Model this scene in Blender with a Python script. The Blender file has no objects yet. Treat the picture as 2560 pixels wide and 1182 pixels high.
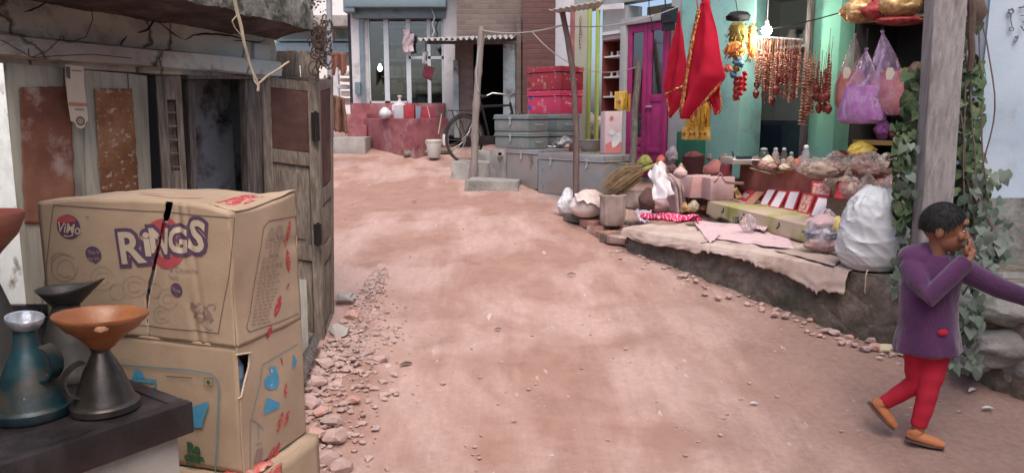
import bpy, bmesh, math, random
from mathutils import Vector, Matrix, noise, Euler
V = Vector
rnd = random.Random(7)
SC = bpy.context.scene
COL = SC.collection
# ---------------------------------------------------------------- camera geometry
F = 1900.0; CAMZ = 1.6; PITCH = math.radians(9)
cp, sp = math.cos(PITCH), math.sin(PITCH)
FW = V((0, cp, -sp)); UP = V((0, sp, cp)); RT = V((1, 0, 0)); CAM = V((0, 0, CAMZ))
def ray(px, py):
    return FW + RT * ((px - 1280) / F) + UP * ((591 - py) / F)
def P(px, py, d): return CAM + ray(px, py) * d
def PZ(px, py, z):
    r = ray(px, py); return CAM + r * ((z - CAMZ) / r.z)
def PV(px, py, A, D, off=0.0):
    """ray meets the vertical plane through A along D (xy); off moves it towards the camera side"""
    n = V((D[1], -D[0], 0)).normalized()
    r = ray(px, py)
    if r.dot(n) > 0: n = -n
    t = ((V((A[0], A[1], 0)) + n * off - CAM).dot(n)) / r.dot(n)
    return CAM + r * t
def smooth(a, b, x):
    t = min(1, max(0, (x - a) / (b - a))); return t * t * (3 - 2 * t)
def nz(x, y, z=0.0, s=1.0): return noise.noise(V((x * s, y * s, z * s)))
def gz0(x, y):
    if y < 12: h = .13 * (y - 3.6)
    else: h = 1.092 + .05 * (y - 12) if y < 22 else 1.592
    if y < 1: h = .13 * (1 - 3.6)
    return h
def gz(x, y):
    h = gz0(x, y)
    h += .035 * nz(x, y, 0, .9) + .018 * nz(x, y, 5, 2.3)
    # banked edges: a low rubble bank along the left building, shoulder by the trunks
    e = -1.02 + .0 * y
    h += .07 * smooth(-.55, -1.15, x) * smooth(2.2, 3.2, y) * (1 - smooth(5.2, 7.5, y))
    h += .07 * smooth(-.9, .2, x) * smooth(8.6, 9.6, y) * (1 - smooth(1.0, 2.0, x))
    return h
def PG(px, py):
    r = ray(px, py); t = 1.0
    for i in range(4000):
        p = CAM + r * t
        if p.z <= gz(p.x, p.y): break
        t += .01
    return p
# the shop row on the right: s runs along the street away from the camera, m into the shop
RO = V((2.42, 4.7, 0)); RTAN = V((-.546, .838, 0)).normalized(); RN = V((.838, .546, 0)).normalized()
def R(s, m, z=0): return RO + RTAN * s + RN * m + V((0, 0, z))
def RV(px, py, m): return PV(px, py, RO + RN * m, RTAN)

# ---------------------------------------------------------------- materials
MATS = {}
class N:
    def __init__(s, name):
        s.m = bpy.data.materials.new(name); s.m.use_nodes = True
        s.t = s.m.node_tree; s.t.nodes.clear()
        s.out = s.add('ShaderNodeOutputMaterial')
    def add(s, k, **kw):
        n = s.t.nodes.new(k)
        for a, b in kw.items(): setattr(n, a, b)
        return n
    def l(s, a, b): s.t.links.new(a, b)
    def val(s, sock, v):
        if hasattr(v, 'is_linked') or hasattr(v, 'links'): s.l(v, sock)
        else: sock.default_value = v
    def noise(s, vec, scale, detail=6, rough=.6, dist=0):
        n = s.add('ShaderNodeTexNoise'); n.inputs['Scale'].default_value = scale
        n.inputs['Detail'].default_value = detail; n.inputs['Roughness'].default_value = rough
        n.inputs['Distortion'].default_value = dist
        if vec is not None: s.l(vec, n.inputs['Vector'])
        return n.outputs['Fac']
    def ramp(s, fac, stops, interp='LINEAR'):
        r = s.add('ShaderNodeValToRGB'); e = r.color_ramp; e.interpolation = interp
        while len(e.elements) < len(stops): e.elements.new(.5)
        for k, (p, c) in zip(e.elements, stops):
            k.position = p
            k.color = (c, c, c, 1) if isinstance(c, (int, float)) else (*c[:3], 1)
        s.l(fac, r.inputs['Fac']); return r.outputs['Color']
    def mix(s, fac, a, b, mode='MIX'):
        m = s.add('ShaderNodeMix', data_type='RGBA', blend_type=mode)
        s.val(m.inputs[0], fac)
        for k, v in ((6, a), (7, b)):
            if isinstance(v, tuple): m.inputs[k].default_value = (*v[:3], 1)
            else: s.l(v, m.inputs[k])
        return m.outputs[2]
    def math(s, op, a, b=None):
        m = s.add('ShaderNodeMath', operation=op)
        s.val(m.inputs[0], a)
        if b is not None: s.val(m.inputs[1], b)
        return m.outputs[0]
    def coords(s, kind='Object', stretch=(1, 1, 1), vary=True, rot=(0, 0, 0)):
        tc = s.add('ShaderNodeTexCoord'); o = tc.outputs[kind]
        if vary:
            oi = s.add('ShaderNodeObjectInfo'); mu = s.math('MULTIPLY', oi.outputs['Random'], 37.0)
            ad = s.add('ShaderNodeVectorMath', operation='ADD'); s.l(o, ad.inputs[0]); s.l(mu, ad.inputs[1]); o = ad.outputs[0]
        mp = s.add('ShaderNodeMapping'); mp.inputs['Scale'].default_value = stretch; mp.inputs['Rotation'].default_value = rot
        s.l(o, mp.inputs['Vector']); return mp.outputs[0]
    def bsdf(s, base, rough=.8, metal=0, spec=.3, normal=None, **kw):
        b = s.add('ShaderNodeBsdfPrincipled')
        if isinstance(base, tuple): b.inputs['Base Color'].default_value = (*base[:3], 1)
        else: s.l(base, b.inputs['Base Color'])
        s.val(b.inputs['Roughness'], rough); s.val(b.inputs['Metallic'], metal)
        b.inputs['Specular IOR Level'].default_value = spec
        for k, v in kw.items(): s.val(b.inputs[k], v)
        if normal is not None: s.l(normal, b.inputs['Normal'])
        return b
    def bump(s, h, strength=.3, dist=.02, prev=None):
        b = s.add('ShaderNodeBump'); b.inputs['Strength'].default_value = strength; b.inputs['Distance'].default_value = dist
        s.l(h, b.inputs['Height'])
        if prev is not None: s.l(prev, b.inputs['Normal'])
        return b.outputs[0]
    def done(s, sh):
        s.l(sh.outputs[0] if hasattr(sh, 'outputs') else sh, s.out.inputs['Surface']); return s.m
def pm(name, cols, scale=4, rough=.85, bump=.3, bscale=None, metal=0, stretch=(1, 1, 1), stain=None, stain2=None,
       spec=.25, bd=.01, kind='Object', rrange=0, detail=7, dist=0, lo=.3, hi=.7, sheen=0, vary=True):
    """weathered surface: noise-mixed colours, optional stain colours with their own scale, fine bump"""
    if name in MATS: return MATS[name]
    n = N(name); c = n.coords(kind, stretch, vary)
    if len(cols) == 1: cols = [tuple(x * .82 for x in cols[0]), tuple(min(1, x * 1.15) for x in cols[0])]
    k = len(cols)
    st = [(lo + (hi - lo) * i / (k - 1), cc) for i, cc in enumerate(cols)]
    f = n.noise(c, scale, detail, .62, dist)
    col = n.ramp(f, st)
    for sn in (stain, stain2):
        if sn:
            sc, ss, th = sn[0], sn[1], sn[2]; soft = sn[3] if len(sn) > 3 else .08
            cc = n.coords(kind, sn[4], vary) if len(sn) > 4 else c
            g = n.noise(cc, ss, 8, .65)
            col = n.mix(n.ramp(g, [(max(0, th - soft), 0.), (min(1, th + soft), 1.)]), col, sc)
    g2 = n.noise(c, bscale or scale * 9, 5, .65)
    nb = n.bump(g2, bump, bd)
    r = rough
    if rrange: r = n.ramp(f, [(.3, max(0, rough - rrange)), (.7, min(1, rough + rrange))])
    kw = {}
    if sheen: kw['Sheen Weight'] = sheen
    MATS[name] = n.done(n.bsdf(col, r, metal, spec, nb, **kw)); return MATS[name]
def flat(name, c, rough=.6, metal=0, spec=.3): return pm(name, [tuple(x * .9 for x in c), tuple(min(1, x * 1.08) for x in c)], 9, rough, .12, 60, metal, spec=spec)
def clear(name, tint=(.9, .9, .92), op=.35, rough=.18, wr=25, bump=.6, st=(1, 1, .35)):
    """thin plastic film: partly see-through with crinkled gloss"""
    if name in MATS: return MATS[name]
    n = N(name); c = n.coords('Object')
    nb = n.bump(n.noise(c, wr, 5, .6, 1.2), bump, .012)
    tr = n.add('ShaderNodeBsdfTransparent'); tr.inputs[0].default_value = (.97, .96, .97, 1)
    b = n.bsdf(tint, rough, 0, .6, nb)
    b.inputs['Transmission Weight'].default_value = 0
    mx = n.add('ShaderNodeMixShader')
    fr = n.add('ShaderNodeLayerWeight'); fr.inputs[0].default_value = .35; n.l(nb, fr.inputs['Normal'])
    sc_ = n.coords('Object', st); sk_ = n.ramp(n.noise(sc_, wr * .6, 4, .65, .6), [(.42, op * .45), (.55, op), (.66, min(1, op + .42))])  # opacity streaks stand in for highlights on the film
    n.l(n.math('MAXIMUM', sk_, n.ramp(fr.outputs['Facing'], [(.35, 0.), (1, min(1, op + .45))])), mx.inputs[0])
    n.l(tr.outputs[0], mx.inputs[1]); n.l(b.outputs[0], mx.inputs[2])
    MATS[name] = n.done(mx); return MATS[name]
def glass(name, tint=(.75, .85, .85), refl=.25):
    if name in MATS: return MATS[name]
    n = N(name); c = n.coords('Object')
    tr = n.add('ShaderNodeBsdfTransparent'); tr.inputs[0].default_value = (*tint, 1)
    gl = n.add('ShaderNodeBsdfGlossy'); gl.inputs['Roughness'].default_value = .05
    n.l(n.bump(n.noise(c, 2.5, 2), .05, .02), gl.inputs['Normal'])
    mx = n.add('ShaderNodeMixShader')
    fr = n.add('ShaderNodeFresnel'); fr.inputs[0].default_value = 1.5
    n.l(n.math('ADD', fr.outputs[0], refl), mx.inputs[0])
    n.l(tr.outputs[0], mx.inputs[1]); n.l(gl.outputs[0], mx.inputs[2])
    MATS[name] = n.done(mx); return MATS[name]

# ---------------------------------------------------------------- mesh builder
class MB:
    def __init__(s): s.v = []; s.f = []; s.mi = []; s.mats = []; s.cur = 0
    def mat(s, m):
        if m not in s.mats: s.mats.append(m)
        s.cur = s.mats.index(m); return s
    def add(s, vs, fs):
        o = len(s.v); s.v += [V(p) for p in vs]
        for f in fs: s.f.append([i + o for i in f]); s.mi.append(s.cur)
        return s
    def box(s, c, size, M=None, jit=0, seed=0):
        """box of a size centred on c, M = 3x3 rotation"""
        r = random.Random(seed)
        hx, hy, hz = [x / 2 for x in size]
        vs = [V((x, y, z)) for z in (-hz, hz) for y in (-hy, hy) for x in (-hx, hx)]
        if jit: vs = [p + V((r.uniform(-jit, jit), r.uniform(-jit, jit), r.uniform(-jit, jit))) for p in vs]
        if M is not None: vs = [M @ p for p in vs]
        c = V(c)
        return s.add([p + c for p in vs], [(0, 2, 3, 1), (4, 5, 7, 6), (0, 1, 5, 4), (2, 6, 7, 3), (0, 4, 6, 2), (1, 3, 7, 5)])
    def hexa(s, q0, q1):
        """solid between two quads given in the same turning order"""
        return s.add(list(q0) + list(q1), [(3, 2, 1, 0), (4, 5, 6, 7), (0, 1, 5, 4), (1, 2, 6, 5), (2, 3, 7, 6), (3, 0, 4, 7)])
    def slab(s, quad, th, n=None):
        """thick board: front quad (4 pts) pushed back by th along -n"""
        q = [V(p) for p in quad]
        if n is None: n = (q[1] - q[0]).cross(q[3] - q[0]).normalized()
        if n.dot(CAM - q[0]) < 0: n = -n
        return s.hexa([p - n * th for p in q], q)
    def tube(s, pts, r, n=8, cap=True, flatten=1.0):
        pts = [V(p) for p in pts]; k = len(pts)
        rs = r if isinstance(r, (list, tuple)) else [r] * k
        vs = []; fs = []
        prev = None
        for i, p in enumerate(pts):
            d = (pts[min(i + 1, k - 1)] - pts[max(i - 1, 0)])
            d = d.normalized() if d.length > 1e-9 else V((0, 0, 1))
            if prev is None:
                a = d.cross(V((0, 0, 1)));
                if a.length < .05: a = d.cross(V((1, 0, 0)))
            else: a = prev - d * prev.dot(d)
            a = a.normalized(); prev = a; b = d.cross(a)
            for j in range(n):
                t = 2 * math.pi * j / n
                vs.append(p + (a * math.cos(t) + b * math.sin(t) * flatten) * rs[i])
        for i in range(k - 1):
            for j in range(n):
                fs.append((i * n + j, i * n + (j + 1) % n, (i + 1) * n + (j + 1) % n, (i + 1) * n + j))
        if cap: fs.append(tuple(range(n))[::-1]); fs.append(tuple((k - 1) * n + j for j in range(n)))
        return s.add(vs, fs)
    def lathe(s, prof, c=(0, 0, 0), n=28, M=None, amp=0, seed=0, fx=1, fy=1, fold=0, folds=9, cap=True, fr=3.0):
        """surface of revolution from (r, z) pairs; amp = lumpy noise, fold = radial pleats"""
        c = V(c); vs = []; fs = []; k = len(prof)
        for i, (r, z) in enumerate(prof):
            for j in range(n):
                t = 2 * math.pi * j / n
                rr = r
                if amp: rr += amp * noise.noise(V((math.cos(t) * fr + seed, math.sin(t) * fr, z * fr * 4 + seed * 3.1)))
                if fold: rr *= 1 + fold * math.sin(folds * t + 2.2 * noise.noise(V((seed, z * 6, t))))
                p = V((rr * math.cos(t) * fx, rr * math.sin(t) * fy, z))
                vs.append((M @ p if M is not None else p) + c)
        for i in range(k - 1):
            for j in range(n): fs.append((i * n + j, i * n + (j + 1) % n, (i + 1) * n + (j + 1) % n, (i + 1) * n + j))
        if cap:
            if prof[0][0] > 1e-5: fs.append(tuple(range(n))[::-1])
            if prof[-1][0] > 1e-5: fs.append(tuple((k - 1) * n + j for j in range(n)))
        return s.add(vs, fs)
    def grid(s, fn, nu, nv, th=0, close=False):
        """sheet fn(u, v) for u, v in 0..1"""
        vs = [V(fn(i / (nu - 1), j / (nv - 1))) for j in range(nv) for i in range(nu)]
        fs = [(j * nu + i, j * nu + i + 1, (j + 1) * nu + i + 1, (j + 1) * nu + i) for j in range(nv - 1) for i in range(nu - 1)]
        return s.add(vs, fs)
    def poly(s, pts, th=0, n=None):
        pts = [V(p) for p in pts]; k = len(pts)
        if not th: return s.add(pts, [tuple(range(k))])
        if n is None: n = (pts[1] - pts[0]).cross(pts[2] - pts[0]).normalized()
        bk = [p - n * th for p in pts]
        return s.add(pts + bk, [tuple(range(k)), tuple(range(k, 2 * k))[::-1]] + [(i, k + i, k + (i + 1) % k, (i + 1) % k) for i in range(k)])
    def rock(s, c, r, seed=0, fx=1, fy=1, fz=.7, sub=2, amp=.3, M=None):
        bm = bmesh.new(); bmesh.ops.create_icosphere(bm, subdivisions=sub, radius=1)
        c = V(c); vs = []
        for v in bm.verts:
            d = 1 + amp * noise.noise(v.co * 1.3 + V((seed * 3.7, seed, 0))) + amp * .5 * noise.noise(v.co * 3.1 + V((seed, 0, 9)))
            # a few chopped facets
            p = v.co * d
            for q in range(4):
                rr = random.Random(seed * 17 + q); a = V((rr.uniform(-1, 1), rr.uniform(-1, 1), rr.uniform(-1, 1))).normalized()
                h = p.dot(a) - rr.uniform(.6, .85)
                if h > 0: p = p - a * h
            p = V((p.x * fx, p.y * fy, p.z * fz)) * r
            vs.append((M @ p if M is not None else p) + c)
        fs = [[v.index for v in f.verts] for f in bm.faces]; bm.free()
        return s.add(vs, fs)
    def text(s, body, size, at, ux, uy, off=0.0, rot=0, shear=0, sx=1.0, align='CENTER'):
        """lettering laid flat on the plane ux, uy at a point"""
        cu = bpy.data.curves.new('lettering', 'FONT'); cu.body = body; cu.size = size; cu.offset = off; cu.shear = shear
        cu.align_x = align; cu.align_y = 'CENTER'; cu.resolution_u = 3
        o = bpy.data.objects.new('lettering', cu); COL.objects.link(o)
        dg = bpy.context.evaluated_depsgraph_get(); dg.update()
        me = bpy.data.meshes.new_from_object(o.evaluated_get(dg))
        ux, uy = V(ux).normalized(), V(uy).normalized(); at = V(at); c, q = math.cos(rot), math.sin(rot)
        vs = []
        for v in me.vertices:
            x, y = v.co.x * sx, v.co.y; x, y = x * c - y * q, x * q + y * c
            vs.append(at + ux * x + uy * y)
        fs = [list(p.vertices) for p in me.polygons]
        bpy.data.objects.remove(o); bpy.data.meshes.remove(me); bpy.data.curves.remove(cu)
        return s.add(vs, fs)
    def build(s, name, m=None, parent=None, loc=None, sm=True, ang=40, bev=0, solid=0, sub=0, rotz=0):
        """verts are world points; the object's origin goes to its parent's place or to loc"""
        if loc is None:
            if parent is not None: loc = wloc(parent)
            else:
                b = s.v; loc = V((sum(p.x for p in b) / len(b), sum(p.y for p in b) / len(b), min(p.z for p in b)))
        loc = V(loc)
        me = bpy.data.meshes.new(name)
        me.from_pydata([p - loc for p in s.v], [], s.f)
        if m is not None: me.materials.append(m)
        else:
            for k in s.mats: me.materials.append(k)
            me.polygons.foreach_set('material_index', s.mi)
        me.validate(); me.update()
        bm = bmesh.new(); bm.from_mesh(me)
        bmesh.ops.recalc_face_normals(bm, faces=bm.faces)
        if bev: bmesh.ops.bevel(bm, geom=[e for e in bm.edges if len(e.link_faces) == 2 and e.calc_face_angle(0) > .6], offset=bev, segments=2, affect='EDGES', profile=.6)
        if solid:
            pass
        bm.to_mesh(me); bm.free()
        uv = me.uv_layers.new(name='metres')
        for p in me.polygons:
            n = p.normal
            if abs(n.z) > .75: ax, ay = V((1, 0, 0)), V((0, 1, 0))
            else: ax = V((-n.y, n.x, 0)).normalized(); ay = V((0, 0, 1))
            for li in p.loop_indices:
                co = me.vertices[me.loops[li].vertex_index].co + loc
                uv.data[li].uv = (co.dot(ax), co.dot(ay))
        o = bpy.data.objects.new(name, me); COL.objects.link(o)
        if sm:
            me.polygons.foreach_set('use_smooth', [True] * len(me.polygons))
            try: me.set_sharp_from_angle(angle=math.radians(ang))
            except Exception: pass
        if parent is not None:
            o.parent = parent; o.location = loc - wloc(parent)
        else: o.location = loc
        if solid:
            k = o.modifiers.new('thick', 'SOLIDIFY'); k.thickness = solid; k.offset = 0
        if sub:
            k = o.modifiers.new('smooth', 'SUBSURF'); k.levels = k.render_levels = sub
        return o
def wloc(o):
    l = V(o.location)
    while o.parent: o = o.parent; l += V(o.location)
    return l
def tag(o, label=None, cat=None, group=None, kind=None):
    if label: o['label'] = label
    if cat: o['category'] = cat
    if group: o['group'] = group
    if kind: o['kind'] = kind
    return o
def thing(name, loc, label, cat, group=None):
    o = bpy.data.objects.new(name, None); COL.objects.link(o); o.location = loc; o.empty_display_size = .1
    return tag(o, label, cat, group)
def one(mb, name, m, label, cat, group=None, **kw):
    return tag(mb.build(name, m, **kw), label, cat, group)
def copytree(o, loc, label=None, rotz=None, scale=None, parent=None):
    c = o.copy(); COL.objects.link(c)
    if parent is None:
        c.location = loc
        if rotz is not None: c.rotation_euler = (0, 0, rotz)
        if scale: c.scale = scale
        if label: c['label'] = label
    else: c.parent = parent
    for ch in list(o.children): copytree(ch, None, parent=c)
    return c
def RZ(a): return Matrix.Rotation(a, 3, 'Z')
def RX(a): return Matrix.Rotation(a, 3, 'X')
def RY(a): return Matrix.Rotation(a, 3, 'Y')
def basis(ux, uy, uz): return Matrix((ux, uy, uz)).transposed()
def yaw_of(d): return math.atan2(d[1], d[0])
def resample(pts, n):
    pts = [V(p) for p in pts]; L = [0]
    for a, b in zip(pts, pts[1:]): L.append(L[-1] + (b - a).length)
    out = []
    for i in range(n):
        t = L[-1] * i / (n - 1); k = 0
        while k < len(pts) - 2 and L[k + 1] < t: k += 1
        out.append(pts[k].lerp(pts[k + 1], (t - L[k]) / max(1e-9, L[k + 1] - L[k])))
    return out
def wig(pts, n, amp, seed=0, fr=3.0):
    q = resample(pts, n)
    return [p + V((noise.noise(p * fr + V((seed, 0, 0))), noise.noise(p * fr + V((0, seed + 5, 0))), noise.noise(p * fr + V((0, 0, seed + 9))))) * amp * math.sin(math.pi * min(1, (i + .0) / (n - 1))) ** .5 for i, p in enumerate(q)]
# ================================================================ world, sun, camera
SUN_EL, SUN_ROT = math.radians(62), math.radians(172)
w = bpy.data.worlds.new('World'); SC.world = w; w.use_nodes = True
wt = w.node_tree; bg = wt.nodes['Background']
sk = wt.nodes.new('ShaderNodeTexSky'); sk.sky_type = 'NISHITA'; sk.sun_disc = False
sk.sun_elevation = SUN_EL; sk.sun_rotation = SUN_ROT; sk.air_density = .6; sk.dust_density = 4.5; sk.ozone_density = .6; sk.altitude = 50
wt.links.new(sk.outputs[0], bg.inputs[0]); bg.inputs[1].default_value = .13
sl = bpy.data.lights.new('sun', 'SUN'); sl.energy = .9; sl.angle = math.radians(55); sl.color = (1, .92, .86)
so = bpy.data.objects.new('sun', sl); COL.objects.link(so); so.location = (6, 2, 12)
sd = V((math.sin(SUN_ROT) * math.cos(SUN_EL), math.cos(SUN_ROT) * math.cos(SUN_EL), math.sin(SUN_EL)))
so.rotation_euler = sd.to_track_quat('Z', 'Y').to_euler()
cam = bpy.data.cameras.new('camera'); cam.sensor_width = 36; cam.lens = F / 2560 * 36; cam.clip_end = 500; cam.clip_start = .05
co = bpy.data.objects.new('camera', cam); COL.objects.link(co); co.location = CAM
co.rotation_euler = (math.pi / 2 - PITCH, 0, 0); SC.camera = co
SC.view_settings.view_transform = 'Standard'; SC.view_settings.look = 'None'; SC.view_settings.gamma = 1
SC.view_settings.exposure = 1.07
SC.render.engine = 'CYCLES'
SC.cycles.max_bounces = 6; SC.cycles.transparent_max_bounces = 16; SC.cycles.sample_clamp_indirect = 6
SC.cycles.use_denoising = True

# ================================================================ ground
def axis(lo, hi, fine_lo, fine_hi, st, grow=1.35):
    a = []; x = fine_lo
    while x < fine_hi: a.append(x); x += st
    s = st
    while x < hi: a.append(x); s *= grow; x += s
    a.append(hi); x = fine_lo; s = st
    while x > lo: s *= grow; x -= s; a.append(max(x, lo))
    return sorted(set(a))
def fine(x, y):
    return .016 * nz(x, y, 2, 4) + .010 * nz(x, y, 7, 9) + .006 * nz(x, y, 9, 17) + .004 * nz(x * 3.2 + y * .6, y * .5, 3, 4) - .02
gx = axis(-150, 150, -2.4, 3.4, .05); gy = axis(-40, 200, 2.6, 9.5, .05)
mb = MB(); nx = len(gx)
mb.add([V((x, y, gz(x, y) + (fine(x, y) if 2 < y < 14 and -4 < x < 5 else -.02))) for y in gy for x in gx],
       [(j * nx + i, j * nx + i + 1, (j + 1) * nx + i + 1, (j + 1) * nx + i) for j in range(len(gy) - 1) for i in range(nx - 1)])
def ground_mat():
    n = N('red dust'); tc = n.coords('Object', vary=False)
    st = n.coords('Object', (1.0, .3, 1), False, (0, 0, math.radians(-14)))
    big = n.noise(tc, .75, 6, .55, .6); mid = n.noise(st, 2.6, 8, .62, .3); fn = n.noise(tc, 26, 6, .7)
    dust = n.ramp(fn, [(.25, (.38, .25, .215)), (.6, (.455, .315, .275)), (.85, (.53, .385, .345))])
    bare = n.ramp(n.noise(tc, 5, 8, .7), [(.3, (.27, .158, .124)), (.7, (.36, .225, .185))])
    f = n.math('ADD', n.math('MULTIPLY', big, .62), n.math('MULTIPLY', mid, .38))
    col = n.mix(n.ramp(f, [(.45, 0.), (.55, 1.)]), dust, bare)
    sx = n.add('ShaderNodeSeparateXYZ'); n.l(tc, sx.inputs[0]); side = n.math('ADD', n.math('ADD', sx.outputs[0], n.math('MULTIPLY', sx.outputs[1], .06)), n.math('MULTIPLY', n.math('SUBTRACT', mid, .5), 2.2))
    shaded_earth = n.ramp(fn, [(.3, (.20, .13, .108)), (.7, (.30, .205, .175))])
    col = n.mix(n.math('MULTIPLY', n.ramp(n.math('DIVIDE', side, 4.0), [(.24, 0.), (.52, .85)]), n.ramp(n.math('DIVIDE', sx.outputs[1], 10.0), [(.45, 1.), (.75, .25)])), col, shaded_earth)  # right side darkened by position, painting shade into the earth colour
    # scuffed streaks along the way and darker damp spots with a few pale scabs
    sk = n.coords('Object', (7, .45, 1), False, (0, 0, math.radians(-24)))
    col = n.mix(n.ramp(n.noise(sk, 3, 7, .65, .4), [(.50, 0.), (.78, .38)]), col, (.29, .185, .155))
    col = n.mix(n.ramp(n.noise(tc, 3.3, 4, .6, .8), [(.66, 0.), (.74, .45)]), col, (.27, .125, .085))
    col = n.mix(n.ramp(n.noise(st, 11, 3, .5), [(.70, 0.), (.745, .75)]), col, (.56, .45, .41))
    col = n.mix(n.ramp(n.noise(tc, 60, 2, .5), [(.70, 0.), (.76, .55)]), col, (.17, .10, .08))
    h = n.math('ADD', n.math('MULTIPLY', fn, .5), n.noise(tc, 90, 4, .7))
    nb = n.bump(h, .5, .012, n.bump(mid, .35, .03))
    return n.done(n.bsdf(col, .95, 0, .1, nb))
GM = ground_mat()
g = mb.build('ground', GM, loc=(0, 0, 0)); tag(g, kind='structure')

# ================================================================ shared materials
M_wood_grey = pm('weathered grey wood', [(.095, .074, .058), (.195, .16, .127), (.295, .255, .212)], 7, .85, .5, 30, stretch=(9, 9, .8), stain=((.06, .05, .045), 2.2, .62, .1))
M_wood_dark = pm('dark old wood', [(.05, .042, .038), (.11, .095, .085), (.19, .165, .15)], 7, .85, .5, 30, stretch=(9, 9, .8))
M_plank_white = pm('flaking white plank', [(.42, .44, .42), (.55, .57, .55), (.62, .62, .58)], 5, .8, .3, 40, stretch=(4, 4, .6), stain=((.16, .14, .11), 3.5, .66, .05))
M_plank_beige = pm('faded green grey plank', [(.27, .255, .20), (.37, .355, .285), (.46, .44, .36)], 4, .85, .35, 40, stretch=(6, 6, .6), stain=((.13, .11, .09), 2.0, .62, .09))
M_rust = pm('rusty tin', [(.12, .045, .03), (.20, .085, .055), (.30, .15, .10)], 3.2, .7, .35, 50, stain=((.36, .27, .23), 5, .62, .07))
M_rust2 = pm('flaking orange rust', [(.12, .05, .025), (.24, .11, .05), (.36, .20, .11)], 4.5, .7, .45, 50, stain=((.45, .38, .31), 26, .60, .04, (1, 1, 1.6)))
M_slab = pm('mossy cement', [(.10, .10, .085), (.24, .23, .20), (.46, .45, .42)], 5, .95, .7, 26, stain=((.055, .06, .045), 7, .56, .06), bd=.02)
M_under = pm('dark soffit', [(.035, .028, .027), (.075, .06, .057), (.15, .125, .12)], 5, .95, .6, 22, stain=((.16, .09, .075), 3, .62, .06), bd=.02)  # slab underside in a darker colour than its front face
M_cement = pm('grey cement', [(.20, .19, .175), (.30, .28, .26), (.38, .36, .34)], 4, .9, .5, 40, stain=((.12, .11, .10), 3, .62, .1))
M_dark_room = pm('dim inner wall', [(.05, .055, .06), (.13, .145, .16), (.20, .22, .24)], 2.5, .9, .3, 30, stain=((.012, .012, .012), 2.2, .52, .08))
M_black = flat('black for dark gaps', (.012, .012, .014), .8)
def paint_wall():
    n = N('cracked old limewash'); c = n.coords('Object', vary=False)
    a = n.noise(c, 1.3, 5, .55); b = n.noise(c, 7, 8, .7); 
    col = n.ramp(a, [(.35, (.42, .50, .50)), (.48, (.44, .45, .39)), (.6, (.36, .34, .30)), (.72, (.30, .27, .25))])
    col = n.mix(n.ramp(b, [(.52, 0.), (.70, .75)]), col, (.17, .155, .13))
    col = n.mix(n.ramp(n.noise(c, 3, 8, .7, .5), [(.56, 0.), (.62, .8)]), col, (.24, .21, .185))
    vo = n.add('ShaderNodeTexVoronoi', feature='DISTANCE_TO_EDGE'); vo.inputs['Scale'].default_value = 2.1
    wn = n.add('ShaderNodeTexNoise'); wn.inputs['Scale'].default_value = 4; wn.inputs['Detail'].default_value = 6; n.l(c, wn.inputs['Vector'])
    mv = n.add('ShaderNodeMix', data_type='VECTOR'); mv.inputs[0].default_value = .22; n.l(c, mv.inputs[4]); n.l(wn.outputs['Color'], mv.inputs[5]); n.l(mv.outputs[1], vo.inputs['Vector'])
    ck = n.ramp(vo.outputs['Distance'], [(.0, 1.), (.022, 0.)])
    col = n.mix(ck, col, (.05, .04, .035))
    return n.done(n.bsdf(col, .9, 0, .2, n.bump(b, .4, .012, n.bump(ck, -.8, .02))))
M_limewash = paint_wall()

# ================================================================ left building
LA = V((-2.22, 3.38, 0)); LT = V((.467, .884, 0)).normalized(); LN = V((.884, -.467, 0)).normalized()
def L(s, m, z): return LA + LT * s + LN * m + V((0, 0, z))
def LV(px, py, off=0.0): return PV(px, py, LA, LT, off)
LM = basis(LT, -LN, V((0, 0, 1)))
def lbox(mb, s0, s1, m0, m1, z0, z1, **k): return mb.box(L((s0 + s1) / 2, (m0 + m1) / 2, (z0 + z1) / 2), (s1 - s0, m1 - m0, z1 - z0), LM, **k)
lb = thing('plaster_building', L(0, -.6, -.1), 'crumbling plaster building with mossy concrete eave and rust patched wooden shutters', 'building')
# upper wall band: an undulating sheet with real thickness
zu = 2.09
mb = MB()
def upper(u, v):
    s = -1.7 + u * 3.33; z = 1.82 + v * .30
    return L(s, .012 * nz(s * 2, z * 4, 1) + .014 * nz(s * 6, z * 9, 4) - .004, z)
mb.grid(upper, 90, 12); lbox(mb, -1.7, 1.62, -.14, -.05, 1.82, 2.12)
mb.build('wall', M_limewash, lb)
mb = MB()
def beam(u, v):   # lintel band with a worn, wavy lower lip
    s = -1.7 + u * 3.32; a = [(.0, 1.955), (.045, 1.945), (.05, 1.90), (.048, 1.862), (.0, 1.852)][int(round(v * 4))]
    return L(s, a[0] + .006 * nz(s * 5, v * 3, 2), a[1] + .012 * nz(s * 2.2, v, 8) - .012 * s)
mb.grid(beam, 90, 5); mb.build('lintel', M_limewash, lb, ang=60)
# thin real cracks in the plaster
def crack(pix, r, nm='crack'):
    q = wig([LV(x, y, .022) for x, y in pix], 14, .012, len(pix), 14)
    return MB().tube(q, [r * .62 * (.35 + .65 * math.sin(math.pi * i / 13)) * (1 + .4 * noise.noise(p * 30)) for i, p in enumerate(q)], 6)
mb = MB()
for pix, r in (([(345, 82), (372, 70), (392, 48)], .011), ([(462, 100), (480, 88), (530, 84), (575, 90), (610, 98)], .010), ([(395, 52), (425, 78), (458, 98)], .006),
               ([(60, 30), (96, 22), (120, 2)], .007), ([(0, 80), (70, 90), (82, 100), (200, 104), (300, 120)], .005), ([(300, 118), (318, 90)], .006), ([(585, 102), (640, 106), (664, 100)], .008)):
    c = crack(pix, r); mb.add(c.v, c.f)
mb.build('crack', M_black, lb)
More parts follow.
